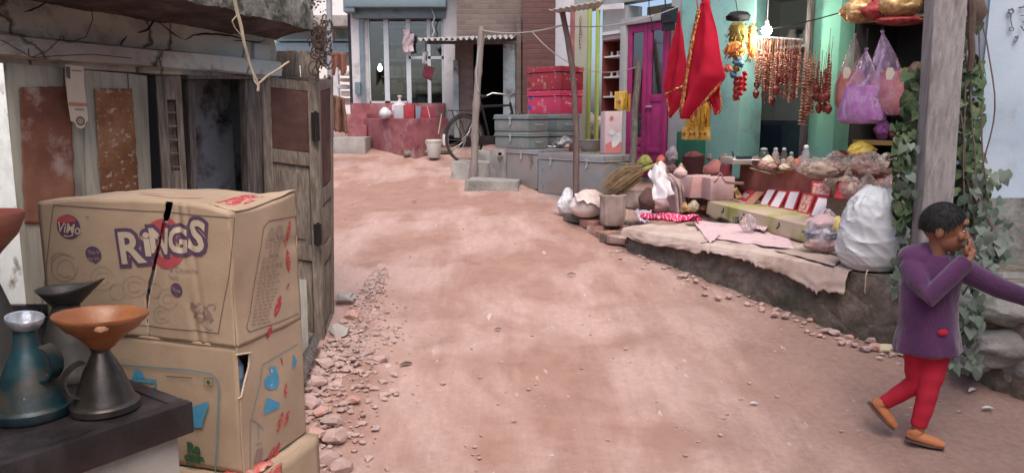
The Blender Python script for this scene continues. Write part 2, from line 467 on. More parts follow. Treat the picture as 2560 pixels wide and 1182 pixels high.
# eave slab: underside rises to the edge, drooping front face
e0 = [P(250, -70, 2.9), P(470, 0, 3.5), P(640, 40, 4.08), P(700, 56, 4.3), P(785, 76, 4.72)]
inn = [L(-.35, -.04, 2.12), L(.25, -.04, 2.10), L(.95, -.04, 2.08), L(1.35, -.04, 2.07), L(1.64, -.04, 2.07)]
e1 = resample(e0, 60); i1 = resample(inn, 60)
mb = MB(); 
def soff(u, v):
    i = int(round(u * 59)); p = i1[i].lerp(e1[i], v); return p + V((0, 0, .02 * nz(p.x * 5, p.y * 5, 1) + .03 * (1 - v) * 0 - .012 * abs(nz(p.x * 14, p.y * 14, 3))))
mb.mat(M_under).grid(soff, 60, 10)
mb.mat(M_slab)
def face(u, v):
    i = int(round(u * 59)); p = soff(u, 1.0); h = .0 + v * .34
    return p + LN * ((.012 + .02 * nz(p.x * 6, p.y * 6, h * 6)) * min(1, v * 5) - .03 * v) + V((0, 0, h * (1 + .1 * nz(p.x * 3, p.y * 3, 2))))
mb.grid(face, 60, 9)
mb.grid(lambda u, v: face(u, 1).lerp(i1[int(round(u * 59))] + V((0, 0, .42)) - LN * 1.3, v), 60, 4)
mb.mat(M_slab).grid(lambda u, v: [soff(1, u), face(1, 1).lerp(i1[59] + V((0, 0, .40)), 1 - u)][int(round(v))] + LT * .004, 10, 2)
mb.build('eave', None, lb, ang=50)
# room behind the shutters: side walls, back wall, ceiling, floor
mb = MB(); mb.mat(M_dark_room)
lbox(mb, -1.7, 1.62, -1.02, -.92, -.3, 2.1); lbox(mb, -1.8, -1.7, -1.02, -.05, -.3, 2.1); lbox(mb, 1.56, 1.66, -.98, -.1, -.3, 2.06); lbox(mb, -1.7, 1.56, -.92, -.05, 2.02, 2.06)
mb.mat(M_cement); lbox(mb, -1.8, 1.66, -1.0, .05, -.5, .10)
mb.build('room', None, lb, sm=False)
# --- boarded doors at the left: pixel outlines met with the wall plane
def board(mb, pix, off, th=.03):
    q = [LV(x, y, off) for x, y in pix]; return mb.slab(q, th)
dr = MB(); dr.mat(M_plank_beige)
for pix, off in (([(16, 156), (158, 172), (168, 760), (52, 760)], .0), ([(162, 172), (204, 175), (222, 760), (172, 760)], -.006), ([(206, 175), (318, 184), (352, 760), (226, 760)], .002), ([(321, 184), (368, 190), (392, 760), (356, 760)], -.004)):
    board(dr, pix, off)
d = dr.build('boarded_door', None, lb, bev=.004)
for pix, off, m, nm in (([(48, 219), (176, 216), (190, 560), (62, 560)], .009, M_rust, 'plain maroon rust patch'), ([(236, 222), (330, 222), (347, 480), (252, 480)], .011, M_rust2, 'orange rust patch with flaking white paint')):
    q = [LV(x, y, off) for x, y in pix]; mb = MB()
    def patch(u, v, q=q):
        a = q[0].lerp(q[1], u).lerp(q[3].lerp(q[2], u), v)
        ed = (1 if u in (0, 1) or v in (0, 1) else 0)
        return a + LN * (.004 * nz(u * 3, v * 5, q[0].x)) + LT * ed * .005 * nz(v * 9, u * 5, 1) + V((0, 0, ed * .005 * nz(u * 9, v * 5, 3)))
    mb.grid(patch, 24, 34); o = mb.build('tin_patch', m, d, solid=.002); o['label'] = nm
# slatted narrow leaf leaning in the gap
A0, A1, B1, B0 = LV(392, 190, .10), LV(452, 190, .16), LV(478, 640, .20), LV(420, 640, .12)
mb = MB()
def lf(u, v): return A0.lerp(A1, u).lerp(B0.lerp(B1, u), v)
ln = (A1 - A0).cross(B0 - A0).normalized()
if ln.dot(CAM - A0) < 0: ln = -ln
def lbd(u0, u1, v0, v1, f=0, t=.03): mb.slab([lf(u0, v0) + ln * f, lf(u1, v0) + ln * f, lf(u1, v1) + ln * f, lf(u0, v1) + ln * f], t, ln)
lbd(0, .36, 0, 1); lbd(.72, 1, 0, 1); lbd(.36, .72, 0, .13); lbd(.36, .72, .52, 1)
for k in range(5): lbd(.36, .72, .13 + .075 * (k + 1) - .012, .13 + .075 * (k + 1), -.008, .016)
lbd(-.06, 0.0, 0, 1, .02, .06)
mb.mat(M_black); lbd(.36, .72, .13, .52, -.05, .004)
sl_ = mb.build('slatted_leaf', None, lb, bev=.003); sl_.data.materials.clear(); sl_.data.materials.append(M_wood_grey)
# jambs around the dark doorway; the black one stands for a shaded gap
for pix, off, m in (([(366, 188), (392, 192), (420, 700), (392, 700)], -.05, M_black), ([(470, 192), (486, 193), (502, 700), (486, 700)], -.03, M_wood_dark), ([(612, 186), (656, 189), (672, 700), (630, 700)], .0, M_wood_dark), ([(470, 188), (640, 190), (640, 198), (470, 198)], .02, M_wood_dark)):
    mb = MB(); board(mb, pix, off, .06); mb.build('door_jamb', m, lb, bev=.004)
mb = MB(); mb.grid(lambda u, v: LV(478 + u * 140, 200 + v * 420, -.34) + LN * .006 * nz(u * 5, v * 9, 2), 12, 18); mb.build('inner_partition', pm('grey blue inner door', [(.20, .225, .25), (.32, .35, .385)], 2.5, .85, .3, 30, stain=((.02, .02, .02), 3.2, .56, .06)), lb)
# folding door leaves at the corner
def leaf(name, q, th, panels, m, rust=None):
    q = [V(p) for p in q]; mb = MB(); mb.mat(m)
    n = (q[1] - q[0]).cross(q[3] - q[0]).normalized()
    if n.dot(CAM - q[0]) < 0: n = -n
    def at(u, v): return q[0].lerp(q[1], u).lerp(q[3].lerp(q[2], u), v)
    def pc(u0, u1, v0, v1, f, t): mb.slab([at(u0, v0) + n * f, at(u1, v0) + n * f, at(u1, v1) + n * f, at(u0, v1) + n * f], t, n)
    pc(0, .17, 0, 1, 0, th); pc(.84, 1, 0, 1, 0, th)
    vs = [0] + [x for p in panels for x in p] + [1]
    for a, b in zip(vs[::2], vs[1::2]): pc(.17, .84, a, b, -.001, th * .95)
    for a, b in panels[1:]:
        pc(.17, .84, a, b, -.022, th * .4); pc(.27, .74, a + (b - a) * .09, b - (b - a) * .06, -.010, th * .3)
        pc(.30, .33, a + (b - a) * .12, b - (b - a) * .1, -.006, .01); pc(.5, .52, a + (b - a) * .12, b - (b - a) * .1, -.006, .01)
    o = mb.build(name, None, lb, bev=.0035)
    if rust:
        a, b = panels[0]; r = MB()
        r.grid(lambda u, v: at(.15 + u * .71, a - .004 + v * (b - a + .008)) + n * (-.006 + .006 * nz(u * 3, v * 4, 1)), 14, 20)
        r.build('tin_panel', rust, o, solid=.002)
    return o
M_rust3 = pm('dull maroon tin', [(.05, .025, .021), (.085, .04, .034), (.13, .07, .058)], 5, .75, .3, 50)
qd = [P(652, 192, 4.62), P(790, 206, 4.76), P(808, 884, 4.86), P(674, 858, 4.72)]
lf1 = leaf('door_leaf', qd, .045, [(.035, .26), (.31, .60), (.66, .93)], M_wood_grey, M_rust3)
qe = [P(793, 204, 4.77), P(833, 192, 5.25), P(836, 820, 5.36), P(812, 884, 4.87)]
lf2 = leaf('door_leaf', qe, .04, [(.04, .40), (.46, .62), (.68, .93)], M_wood_grey, M_rust3)
mb = MB()
for x, y0, y1 in ((789, 282, 352), (795, 560, 612)):
    a, b = P(x, y0, 4.74), P(x, y1, 4.74); mb.box((a + b) / 2, (.045, .03, (a - b).length))
    mb.tube([P(x, y0 - 4, 4.73), P(x, y1 + 4, 4.73)], .009, 8); mb.build('hinge', flat('blackened iron', (.03, .027, .026), .6, .6), lf1); mb = MB()
# masonry pier and timbers above the leaves
mb = MB()
mb.mat(M_limewash); a = LV(648, 112, .03); b = LV(680, 186, .03)
mb.slab([LV(636, 108, .02), LV(676, 112, .02), LV(676, 196, .02), LV(636, 190, .02)], .12)
mb.build('pier', None, lb, bev=.008)
for pix, dd in (([(668, 186), (800, 196), (800, 206), (668, 200)], 4.85), ([(686, 128), (740, 126), (744, 190), (690, 190)], 5.0), ([(748, 126), (790, 128), (793, 196), (752, 194)], 5.2), ([(640, 188), (668, 190), (668, 200), (640, 200)], 4.7)):
    mb = MB(); mb.slab([P(x, y, dd) for x, y in pix], .07); mb.build('timber', M_wood_grey, lb, bev=.006)
# ---- loose things about the left building
mb = MB(); mb.slab([P(-60, 150, 2.9), P(8, 158, 2.95), P(66, 760, 2.75), P(-40, 760, 2.7)], .03)
one(mb, 'white_plank', M_plank_white, 'flaking white painted plank standing beside the boarded door', 'plank', bev=.004)
mb = MB(); mb.slab([P(700, 690, 4.45), P(766, 700, 4.5), P(772, 880, 4.52), P(704, 884, 4.46)], .02)
one(mb, 'plywood_offcut', pm('grey plywood', [(.27, .26, .235), (.36, .35, .31)], 8, .85, .3, 40, stretch=(6, 6, 1)), 'pale grey board leaning against the foot of the grey door leaf', 'board', bev=.003)
a, b = P(790, 884, 4.7), P(735, 1010, 3.95); a.z = gz(a.x, a.y) + .06; b.z = gz(b.x, b.y) + .07
mb = MB(); mb.tube(wig([a, b], 8, .006), .035, 4); one(mb, 'timber_sill', M_wood_dark, 'old dark timber lying on the rubble at the foot of the door', 'timber', bev=.004)
M_wire = flat('thin rusty wire', (.05, .038, .032), .6)
for pix, lab in (([(0, 100), (14, 106), (40, 122), (80, 144), (118, 128), (152, 96)], 'thin wire looped along the plaster above the boarded door'), ([(72, 122), (71, 140), (80, 145), (140, 140), (230, 136), (330, 146)], 'bent wire hooked flat along the lintel above the doors'), ([(150, 92), (160, 90), (158, 104), (176, 108), (215, 92), (232, 50), (228, 15)], 'dark curling wire rising from a nail to the eave')):
    q = resample([LV(x, y, .075) for x, y in pix], 30); one(MB().tube(q, .0022, 5), 'wire', M_wire, lab, 'wire')
M_straw = pm('dry straw', [(.30, .25, .17), (.42, .36, .26)], 30, .9, .2)
q = [P(580, -30, 3.7), P(592, 22, 3.72), P(612, 110, 3.76), P(630, 182, 3.8), P(645, 210, 3.82)]
th = thing('dry_stalk', q[-1], 'long pale dry stalk hanging down from the mossy eave', 'dry stalk')
MB().tube(wig(q, 24, .012, 3, 9), [.011 * (1 - .02 * i) for i in range(24)], 6).build('stem', M_straw, th)
mb = MB(); mb.tube(wig([P(645, 210, 3.82), P(668, 188, 3.86), P(700, 172, 3.9), P(722, 155, 3.95)], 12, .012, 5, 9), .006, 5); mb.tube([P(634, 188, 3.81), P(638, 204, 3.82), P(646, 214, 3.82), P(645, 228, 3.82)], .008, 5)
mb.tube(wig([P(592, 40, 3.72), P(580, 55, 3.7), P(586, 72, 3.72), P(604, 92, 3.75)], 12, .01, 2, 9), .003, 5); mb.build('twig', M_straw, th)
# tangle of dried vine curls at the eave corner
M_vine = pm('dried vine', [(.055, .035, .03), (.11, .075, .06)], 20, .9, .2)
th = thing('dried_vine', P(800, 200, 4.6), 'tangle of dead brown vine curls hanging from the eave corner', 'dead vine')
r = random.Random(3)
for k in range(90):
    c = P(r.gauss(803, 11), r.gauss(108, 26) if k % 6 else r.uniform(140, 200), r.uniform(4.55, 4.8)); rad = r.uniform(.006, .034); a = r.uniform(0, 6.3); tl = V((r.uniform(-1, 1), r.uniform(-.6, .6), r.uniform(-.5, .5)))
    q = [c + V((math.cos(a + t * .55) * rad * (1 + t * .03), tl.x * .02 * t * .3, math.sin(a + t * .55) * rad * (1.5 + t * .03))) for t in range(r.randint(4, 9))]
    MB().tube(q, .0042, 5).build('tendril', M_vine, th)
for k in range(26):   # small leaves left on the stems above
    pass
mb = MB()
for k in range(70):
    c = P(r.gauss(775, 22), r.uniform(-10, 60), r.uniform(4.6, 4.75)); a = V((r.uniform(-1, 1), r.uniform(-1, 1), r.uniform(-1, 1))).normalized(); b = a.orthogonal() * .55
    sz = r.uniform(.008, .02); mb.poly([c - a * sz, c + b * sz, c + a * sz, c - b * sz])
mb.build('foliage', pm('dull dry leaf', [(.06, .055, .045), (.15, .13, .10)], 20), th, sm=False)
# paper tag hanging on the door (printed code left blank)
pp = [LV(162, 162, .05), LV(208, 164, .05), LV(220, 318, .06), LV(172, 318, .06)]
th = thing('hanging_card', pp[3], 'long cream paper payment card with a round badge hung on the boards', 'card')
def cd(u, v): return pp[0].lerp(pp[1], u).lerp(pp[3].lerp(pp[2], u), v)
mb = MB(); pts = [(0.02, 0), (1, 0.02), (.98, .35), (1.02, .62), (1.03, .9), (.86, .93), (.82, 1.0), (.62, 1.03), (.40, 1.0), (.33, .93), (.12, .90), (.03, .6), (.0, .3)]
mb.poly([cd(u, v) for u, v in pts]); mb.build('paper', pm('cream paper', [(.50, .42, .33), (.62, .54, .44)], 4, .8, .1), th, solid=.002, sm=False)
mb = MB(); ink = flat('faded dark ink', (.12, .09, .08), .8)
mb.mat(ink); c0 = cd(.60, .90); ux = (cd(1, .9) - cd(0, .9)).normalized(); uy = (cd(.6, .8) - cd(.6, 1)).normalized()
def disc(mb, c, ux, uy, r1, r0=0, n=24, rx=1, a0=0, a1=6.2832, rot=0):
    pts = []
    for i in range(n + 1):
        t = a0 + (a1 - a0) * i / n; x, y = math.cos(t) * rx, math.sin(t); x, y = x * math.cos(rot) - y * math.sin(rot), x * math.sin(rot) + y * math.cos(rot); pts.append(ux * x + uy * y)
    if r0: mb.add([c + p * r1 for p in pts] + [c + p * r0 for p in pts], [(i, i + 1, n + 2 + i, n + 1 + i) for i in range(n)])
    elif a1 - a0 < 6: mb.add([c + p * r1 for p in pts], [tuple(range(n + 1))])
    else: mb.add([c] + [c + p * r1 for p in pts], [(0, i + 1, i + 2) for i in range(n)])
off = LN * .004
disc(mb, c0 + off, ux, uy, .021, .014); disc(mb, c0 + off, ux, uy, .008, .005)
mb.slab([cd(.04, .03) + off, cd(.24, .03) + off, cd(.22, .23) + off, cd(.04, .20) + off], .002); 
mb.mat(flat('faded orange band', (.42, .2, .12))).slab([cd(.05, .60) + off, cd(1.0, .61) + off, cd(1.0, .66) + off, cd(.05, .65) + off], .002)
mb.mat(flat('grey print', (.26, .22, .18))).slab([cd(.34, .08) + off, cd(.88, .085) + off, cd(.88, .105) + off, cd(.34, .10) + off], .002)
mb.slab([cd(.36, .70) + off, cd(.84, .705) + off, cd(.84, .725) + off, cd(.36, .72) + off], .002)
mb.build('print', None, th, sm=False)
# ================================================================ cartons at the left front
M_card = pm('brown cardboard', [(.34, .245, .165), (.41, .305, .21), (.46, .35, .245)], 3, .85, .12, 60, stretch=(1, 1, 1), stain=((.30, .21, .145), 1.6, .62, .12))
M_card_in = pm('torn cardboard edge', [(.46, .36, .26), (.56, .46, .35)], 20, .9, .3)
M_purple = flat('faded purple print', (.10, .055, .10), .8)
M_redp = flat('faded red print', (.40, .07, .08), .8)
M_redt = pm('red printed tape', [(.36, .035, .04), (.44, .06, .06), (.50, .28, .22)], 120, .45, .1, lo=.4, hi=.66, spec=.4)
M_brownp = flat('brown print', (.14, .10, .09), .8)
M_greyp = flat('pale grey print', (.27, .205, .16), .85)
M_lilac = flat('pale lilac print', (.255, .18, .16), .85)
M_bluep = pm('blue print', [(.05, .23, .38), (.09, .30, .46)], 30, .85, .1)
M_bluel = flat('thin blue line print', (.14, .25, .27), .8)
M_greenp = flat('green print', (.045, .10, .05), .8)
FD = V((.951, -.309, 0)).normalized(); SD = V((.309, .951, 0)).normalized(); FN = V((-.309, -.951, 0)).normalized(); SN = V((.951, -.309, 0)).normalized()
C0 = V((-.682, 1.812, 0)); CZ = V((0, 0, 1))
def FU(px, py): p = PV(px, py, C0, FD); return (p - C0).dot(FD), p.z
def SU(px, py): p = PV(px, py, C0, SD); return (p - C0).dot(SD), p.z
split = [(414, 500, 10), (411, 520, 12), (407, 545, 11), (398, 580, 7), (393, 610, 7), (386, 645, 6), (380, 680, 6), (373, 715, 7), (367, 750, 5), (366, 780, 2), (370, 830, 1.2), (372, 880, 1)]
spz = [(FU(x, y)[1], FU(x, y)[0], w * .00098) for x, y, w in split]
def spl(z):
    for (a, ua, wa), (b, ub, wb) in zip(spz, spz[1:]):
        if b <= z <= a: t = (z - a) / (b - a); return ua + (ub - ua) * t, wa + (wb - wa) * t
    return (spz[0][1], spz[0][2]) if z > spz[0][0] else (spz[-1][1], spz[-1][2])
UA, UB = 1.036, 1.379       # upper carton z
def fd(u, z):   # inward dent of the front
    us, w = spl(z); g = max(0, min(1, (z - UA) / (UB - UA)))
    d = .013 * math.exp(-((u - us) / .035) ** 2) * (.4 + g)
    c2 = FU(484 + (z - UA) * -90, 700)[0]
    d += .007 * math.exp(-((u - c2) / .010) ** 2) * (.5 + .5 * math.sin(z * 25)) + .003 * math.exp(-((u - c2 - .03) / .008) ** 2)
    d += .0035 * nz(u * 4, z * 5, 1) - .006 * math.sin(math.pi * g) * math.sin(math.pi * min(1, max(0, -u / .6)))
    return d
def fp(u, z, off=0.0): return C0 + FD * u + V((0, 0, z)) + FN * (off - fd(u, z))
def sdent(w_, z): return .005 * nz(w_ * 9, z * 9, 3) - .004 * math.sin(math.pi * w_ / .28) + .007 * math.exp(-((z - 1.27 + w_ * .05) / .02) ** 2) * smooth(.16, .28, w_)
def spt(w_, z, off=0.0): return C0 + SD * w_ + V((0, 0, z)) + SN * (off - sdent(w_, z))
c1 = thing('carton', C0 - FD * .3 + V((0, 0, UA)), 'torn brown snack carton printed with RINGS in big purple letters, on top of the stack', 'carton', 'brown snack cartons stacked at the shop front')
mb = MB(); mb.mat(M_card)
def topz(u, w_): return UB + .012 * math.sin(math.pi * min(1, -u / .6)) + .010 * nz(u * 6, w_ * 7, 2) - .008 * smooth(-.1, 0, u) * (1 - w_ / .28) + .012 * smooth(.2, .28, w_) * smooth(-.12, 0, u)
def left(u, v):
    z = UA + v * (topz(-.4, 0) - UA); us, wd = spl(z); e = us - wd + .0025 * nz(z * 80, 1) * 2
    uu = -.6 + u ** .85 * (e + .6); z = UA + v * (topz(uu, 0) - UA); return fp(uu, z)
def right(u, v):
    z = UA + v * (topz(-.1, 0) - UA); us, wd = spl(z); s0 = us + wd * .9 + .0025 * nz(z * 80, 7) * 2
    uu = s0 + u * (0 - s0); z = UA + v * (topz(uu, 0) - UA); return fp(uu, z)
mb.grid(left, 44, 40); mb.grid(right, 44, 40)
mb.grid(lambda u, v: spt(u * .28, UA + v * (topz(0, u * .28) - UA)), 30, 40)
mb.grid(lambda u, v: C0 + FD * (-.6 + u * .6) + SD * (v * .28) + V((0, 0, topz(-.6 + u * .6, v * .28))) - FN * fd(-.6 + u * .6, UB) * (1 - v) - SN * sdent(v * .28, UB) * u, 44, 24)
mb.grid(lambda u, v: C0 - FD * .6 + SD * (u * .28) + V((0, 0, UA + v * (topz(-.6, 0) - UA))) - FN * fd(-.6, UA + v * .34) * (1 - u), 6, 20)
mb.grid(lambda u, v: C0 + FD * (-.6 + .6 * u) + SD * .28 + V((0, 0, UA + v * (topz(-.6 + .6 * u, .28) - UA))), 20, 4)
mb.grid(lambda u, v: C0 + FD * (-.6 + .6 * u) + SD * .28 * v + V((0, 0, UA + .001)), 3, 3)
body = mb.build('box', None, c1, ang=50, solid=.003)
# pale torn liner along the rip, and the packets showing through it
mb = MB()
def lip(u, v):
    z = UB - .01 - u * (UB - UA - .02); us, wd = spl(z); e = us + wd * .9; return fp(e + v * (.003 + .016 * abs(nz(z * 26, 3)) * (1 - u * .5)), z, .0022)
mb.grid(lip, 60, 3); mb.build('torn_edge', M_card_in, c1)
def rings_inside():
    n = N('packets in the box'); c = n.coords('Object', (1, 1, .5), False); f = n.noise(c, 16, 4, .6)
    b = n.bsdf(n.ramp(f, [(.3, (.02, .015, .015)), (.42, (.35, .03, .04)), (.5, (.45, .42, .44)), (.56, (.05, .09, .25)), (.66, (.4, .03, .05))], 'CONSTANT'), .35, 0, .5)
    return n.done(b)
mb = MB(); mb.grid(lambda u, v: C0 + FD * (-.36 + u * .3) + V((0, 0, UA + .01 + v * (UB - UA - .05))) - FN * (.022 + .008 * nz(u * 9, v * 20, 1)), 16, 24); mb.build('packets', rings_inside(), c1)
LB0, LB1 = .70, 1.034
def lspt(w_, z, off=0.0): return C0 + SD * w_ + V((0, 0, z)) + SN * (off + .006 * math.sin(math.pi * max(0, min(1, (z - LB0) / .33))) * math.sin(math.pi * w_ / .28) + .003 * nz(w_ * 7, z * 7, 8))
# ---- printing (each sheet of ink in one mesh, laid a hair off the board)
LAY = [0]
def refine(mb, mx=.007):
    bm = bmesh.new(); vv = [bm.verts.new(p) for p in mb.v]
    for f in mb.f:
        try: bm.faces.new([vv[i] for i in f])
        except Exception: pass
    for k in range(6):
        bmesh.ops.triangulate(bm, faces=bm.faces); es = [e for e in bm.edges if e.calc_length() > mx]
        if not es: break
        bmesh.ops.subdivide_edges(bm, edges=es, cuts=1)
    bmesh.ops.triangulate(bm, faces=bm.faces); bm.verts.index_update()
    mb.v = [v.co.copy() for v in bm.verts]; mb.f = []
    for f in bm.faces:
        c = f.calc_center_median(); u = (c - C0).dot(FD)
        if UA < c.z < UB:
            us, w = spl(c.z)
            if us - w * .9 < u < us + w * .8 and abs((c - C0).dot(FN)) < .02: continue
        mb.f.append([v.index for v in f.verts])
    mb.mi = [mb.cur] * len(mb.f); bm.free()
def warp(mb, surf='f', off=.0016):
    out = []; off += .0016
    if surf == 'f': refine(mb)
    for p in mb.v:
        q = p - C0
        if surf == 'f': out.append(fp(q.dot(FD), p.z, off) if p.z > UA else C0 + FD * q.dot(FD) + V((0, 0, p.z)) + FN * off)
        else: out.append(spt(q.dot(SD), p.z, off) if p.z > UA else lspt(q.dot(SD), p.z, off))
    mb.v = out; return mb
def fpix(x, y): return PV(x, y, C0, FD)
def spix(x, y): return PV(x, y, C0, SD)
def line(mb, pts, wd, ux, uy, closed=False):
    """flat ribbon along pts lying in the plane ux, uy"""
    n = ux.cross(uy); pts = resample(pts, max(2, len(pts) * 6)); k = len(pts); vs = []
    for i, p in enumerate(pts):
        d = (pts[min(i + 1, k - 1)] - pts[max(i - 1, 0)]).normalized(); t = n.cross(d).normalized() * wd / 2; vs += [p - t, p + t]
    return mb.add(vs, [(2 * i, 2 * i + 1, 2 * i + 3, 2 * i + 2) for i in range(k - 1)])
PXM = .00099     # metres per photo pixel at the carton
def ell(mb, c, rx, ry, **k): return disc(mb, c, FD, CZ, ry * PXM, rx=rx / ry, n=32, **k)
pr = MB(); pr.mat(M_brownp)
fr = [(105, 790), (136, 512), (360, 527), (588, 545), (574, 690), (548, 832), (380, 815), (200, 800), (105, 790)]
for a, b in zip(fr, fr[1:]): line(pr, [fpix(*a), fpix(*b)], .0022, FD, CZ)
warp(pr, 'f', .0014).build('printed_frame', None, c1, sm=False)
# round maker's badge
pr = MB(); pr.mat(M_purple); ell(pr, fpix(176, 566), 41, 32); warp(pr, off=.0014)
q = MB(); q.mat(M_redp); ell(q, fpix(170, 556), 33, 19, a0=.2, a1=3.3); ell(q, fpix(176, 566), 38, 29, a0=.6, a1=2.4); warp(q, off=.002); pr.mat(M_redp).add(q.v, q.f)
q = MB(); q.text('ViMo', .037, fpix(176, 571), FD, CZ, off=.0006, shear=.25, rot=-.05); line(q, [fpix(165, 588), fpix(178, 590), fpix(190, 586)], .003, FD, CZ); warp(q, off=.0026); pr.mat(M_card_in).add(q.v, q.f)
q = MB(); q.text('TM', .007, fpix(224, 543), FD, CZ); warp(q, off=.0016); pr.mat(M_purple).add(q.v, q.f)
pr.build('maker_badge', None, c1, sm=False)
# RINGS lettering: red oval, purple outline, board-coloured letters
pr = MB(); pr.mat(M_redp); q = MB()
[disc(q, fpix(412, yy), FD, CZ, .060 * ra, .060 * (ra - .15), 40, 1.07, a0_, a1_) for ra in (1., .86, .72) for yy, a0_, a1_ in ((606, .45, 2.69), (612, 3.5, 5.9))]; warp(q, off=.0012); pr.add(q.v, q.f)
letters = [('R', 331, 622, .112, .10, 1.06), ('i', 369, 612, .088, .02, 1.0), ('N', 397, 606, .086, .02, .92), ('G', 447, 603, .086, -.04, 1.0), ('S', 494, 594, .108, -.16, 1.0)]
for lay, (m, o, of) in enumerate(((M_purple, .0125, .0022), (pm('tan letter face', [(.46, .37, .27), (.52, .43, .33)], 20, .85, .2), .0030, .0034))):
    q = MB()
    for ch, x, y, s, ro, sx in letters: q.text(ch, s, fpix(x, y), FD, CZ, off=o, rot=ro, sx=sx)
    warp(q, off=of); pr.mat(m).add(q.v, q.f)
q = MB(); q.text('& Crunchy', .019, fpix(462, 674), FD, CZ, rot=.0); q.text('Tasty', .015, fpix(438, 692), FD, CZ); warp(q, off=.0016); pr.mat(M_lilac).add(q.v, q.f)
pr.build('lettering', None, c1, sm=False)
# speech badge, masala badge, pale ring sketches and paisley curls
pr = MB(); pr.mat(M_purple); q = MB(); ell(q, fpix(240, 634), 27, 21); q.poly([fpix(238, 650), fpix(250, 650), fpix(247, 658)]); warp(q, off=.0015); pr.add(q.v, q.f); r2_ = MB(); r2_.mat(M_purple); ell(r2_, fpix(446, 723), 18, 18); warp(r2_, off=.0015).build('flavour_badge', None, c1, sm=False)
q = MB(); q.text('This is', .015, fpix(241, 629), FD, CZ, rot=.12); q.text('my joy', .015, fpix(241, 644), FD, CZ, rot=.12); q.text('Masala', .010, fpix(446, 723), FD, CZ, rot=-.35); warp(q, off=.0024); pr.mat(M_card).add(q.v, q.f)
pr.build('speech_badge', None, c1, sm=False)
pr = MB(); pr.mat(M_lilac); q = MB()
def curl(cx, cy, r0, turns, a0, wd=.0016, grow=1.0):
    line(q, [fpix(cx + math.cos(a0 + t * .4) * r0 * (1 - grow * t * .4 / (turns * 6.3)), cy + math.sin(a0 + t * .4) * r0 * (1 - grow * t * .4 / (turns * 6.3))) for t in range(int(turns * 15))], wd, FD, CZ)
curl(502, 795, 17, 1.6, 3.1, .003); curl(525, 800, 24, 1.2, 1.2, .0022); curl(488, 765, 16, 1.2, .3, .003); curl(535, 770, 18, 1.0, 2.1, .0024)
for k in range(16): a = k * .7; ell(q, fpix(500 + 24 * math.cos(a) + k, 778 + 20 * math.sin(a * 1.3)), 5, 4)
curl(165, 668, 34, 1, 0, .0016, .02); curl(168, 670, 22, 1, 1, .0016, .02); curl(155, 655, 26, .6, 2.5, .0014, .1)
warp(q, off=.0013); pr.add(q.v, q.f); pr.mat(M_greyp); q = MB()
for cx, cy, r0 in ((262, 694, 30), (262, 694, 17), (340, 715, 27), (340, 715, 14), (300, 728, 20), (424, 745, 26), (424, 745, 12), (408, 785, 22), (408, 785, 11), (390, 725, 18), (232, 715, 16)): curl(cx, cy, r0, 1.02, .4, .0011, .03)
warp(q, off=.0015); pr.add(q.v, q.f); pr.build('printed_pattern', None, c1, sm=False)
# side face: thin frame, rows of small print, two pictures, red tape marks
pr = MB(); pr.mat(M_brownp); q = MB()
fr = [(742, 540), (664, 552), (652, 570), (640, 660), (622, 780), (612, 818), (618, 829), (690, 805), (744, 783)]
for a, b in zip(fr, fr[1:]): line(q, [spix(*a), spix(*b)], .0022, SD, CZ)
warp(q, 's', .0016); pr.add(q.v, q.f); pr.build('printed_frame', None, c1, sm=False)
pr = MB(); q = MB(); r = random.Random(5)
for k in range(24):
    y0 = 598 + k * 9.2; x0 = 658 - k * 1.45; ln_ = r.uniform(38, 56) if k not in (3, 4) else 26; slope = -.17
    if k in (3, 4): x0 += 14
    x = x0
    while x < x0 + ln_:
        wl = r.uniform(5, 11); h = 2.6 if k not in (4, 7) else 4.2
        a, b = spix(x, y0 + (x - x0) * slope), spix(min(x + wl, x0 + ln_), y0 + (x + wl - x0) * slope)
        q.add([a, b, b - CZ * .0011 * h, a - CZ * .0011 * h], [(0, 1, 2, 3)]); x += wl + 3
for cx, cy, w_, h_ in ((672, 583, 8, 15), (693, 578, 10, 16), (667, 594, 4, 5)): disc(q, spix(cx, cy), SD, CZ, h_ * .00105, rx=w_ / h_ * 1.6, n=20)
warp(q, 's', .0016); pr.mat(M_greyp).add(q.v, q.f); pr.build('small_print', None, c1, sm=False)
def leafmark(mb, a, b, wd, ux, uy):
    n = ux.cross(uy); d = (b - a); t = n.cross(d.normalized()); L_ = []; R_ = []
    for i in range(9): u = i / 8; h = wd * math.sin(math.pi * u) ** .7; L_.append(a + d * u + t * h); R_.append(a + d * u - t * h)
    mb.add(L_ + R_, [(i, i + 1, 10 + i, 9 + i) for i in range(8)])
for x0, y0, x1, y1, wd in ((723, 548, 711, 620, .009), (714, 622, 719, 680, .012), (721, 706, 712, 722, .004), (696, 736, 680, 792, .014), (674, 812, 664, 846, .012)):
    q = MB(); leafmark(q, spix(x0, y0), spix(x1, y1), wd * .8, SD, CZ); warp(q, 's', .0022); q.build('red_tape', M_redt, c1, sm=False)
mb = MB(); mb.grid(lambda u, v: C0 + FD * (-.085 + u * .06) + SD * (.06 + v * .12) + V((0, 0, topz(-.085 + u * .06, .06 + v * .12) + .004 + .006 * abs(nz(u * 5, v * 5, 1)))), 10, 10); mb.build('torn_tape', M_redt, c1, solid=.001)
mb = MB(); mb.grid(lambda u, v: C0 + FD * (-.07 + u * .075) + SD * (.02 + v * .26) + V((0, 0, topz(-.07 + u * .075, .02 + v * .26) + .003 + .006 * u * v + .003 * nz(u * 5, v * 5, 4))), 10, 16); mb.build('loose_flap', M_card, c1, solid=.003)
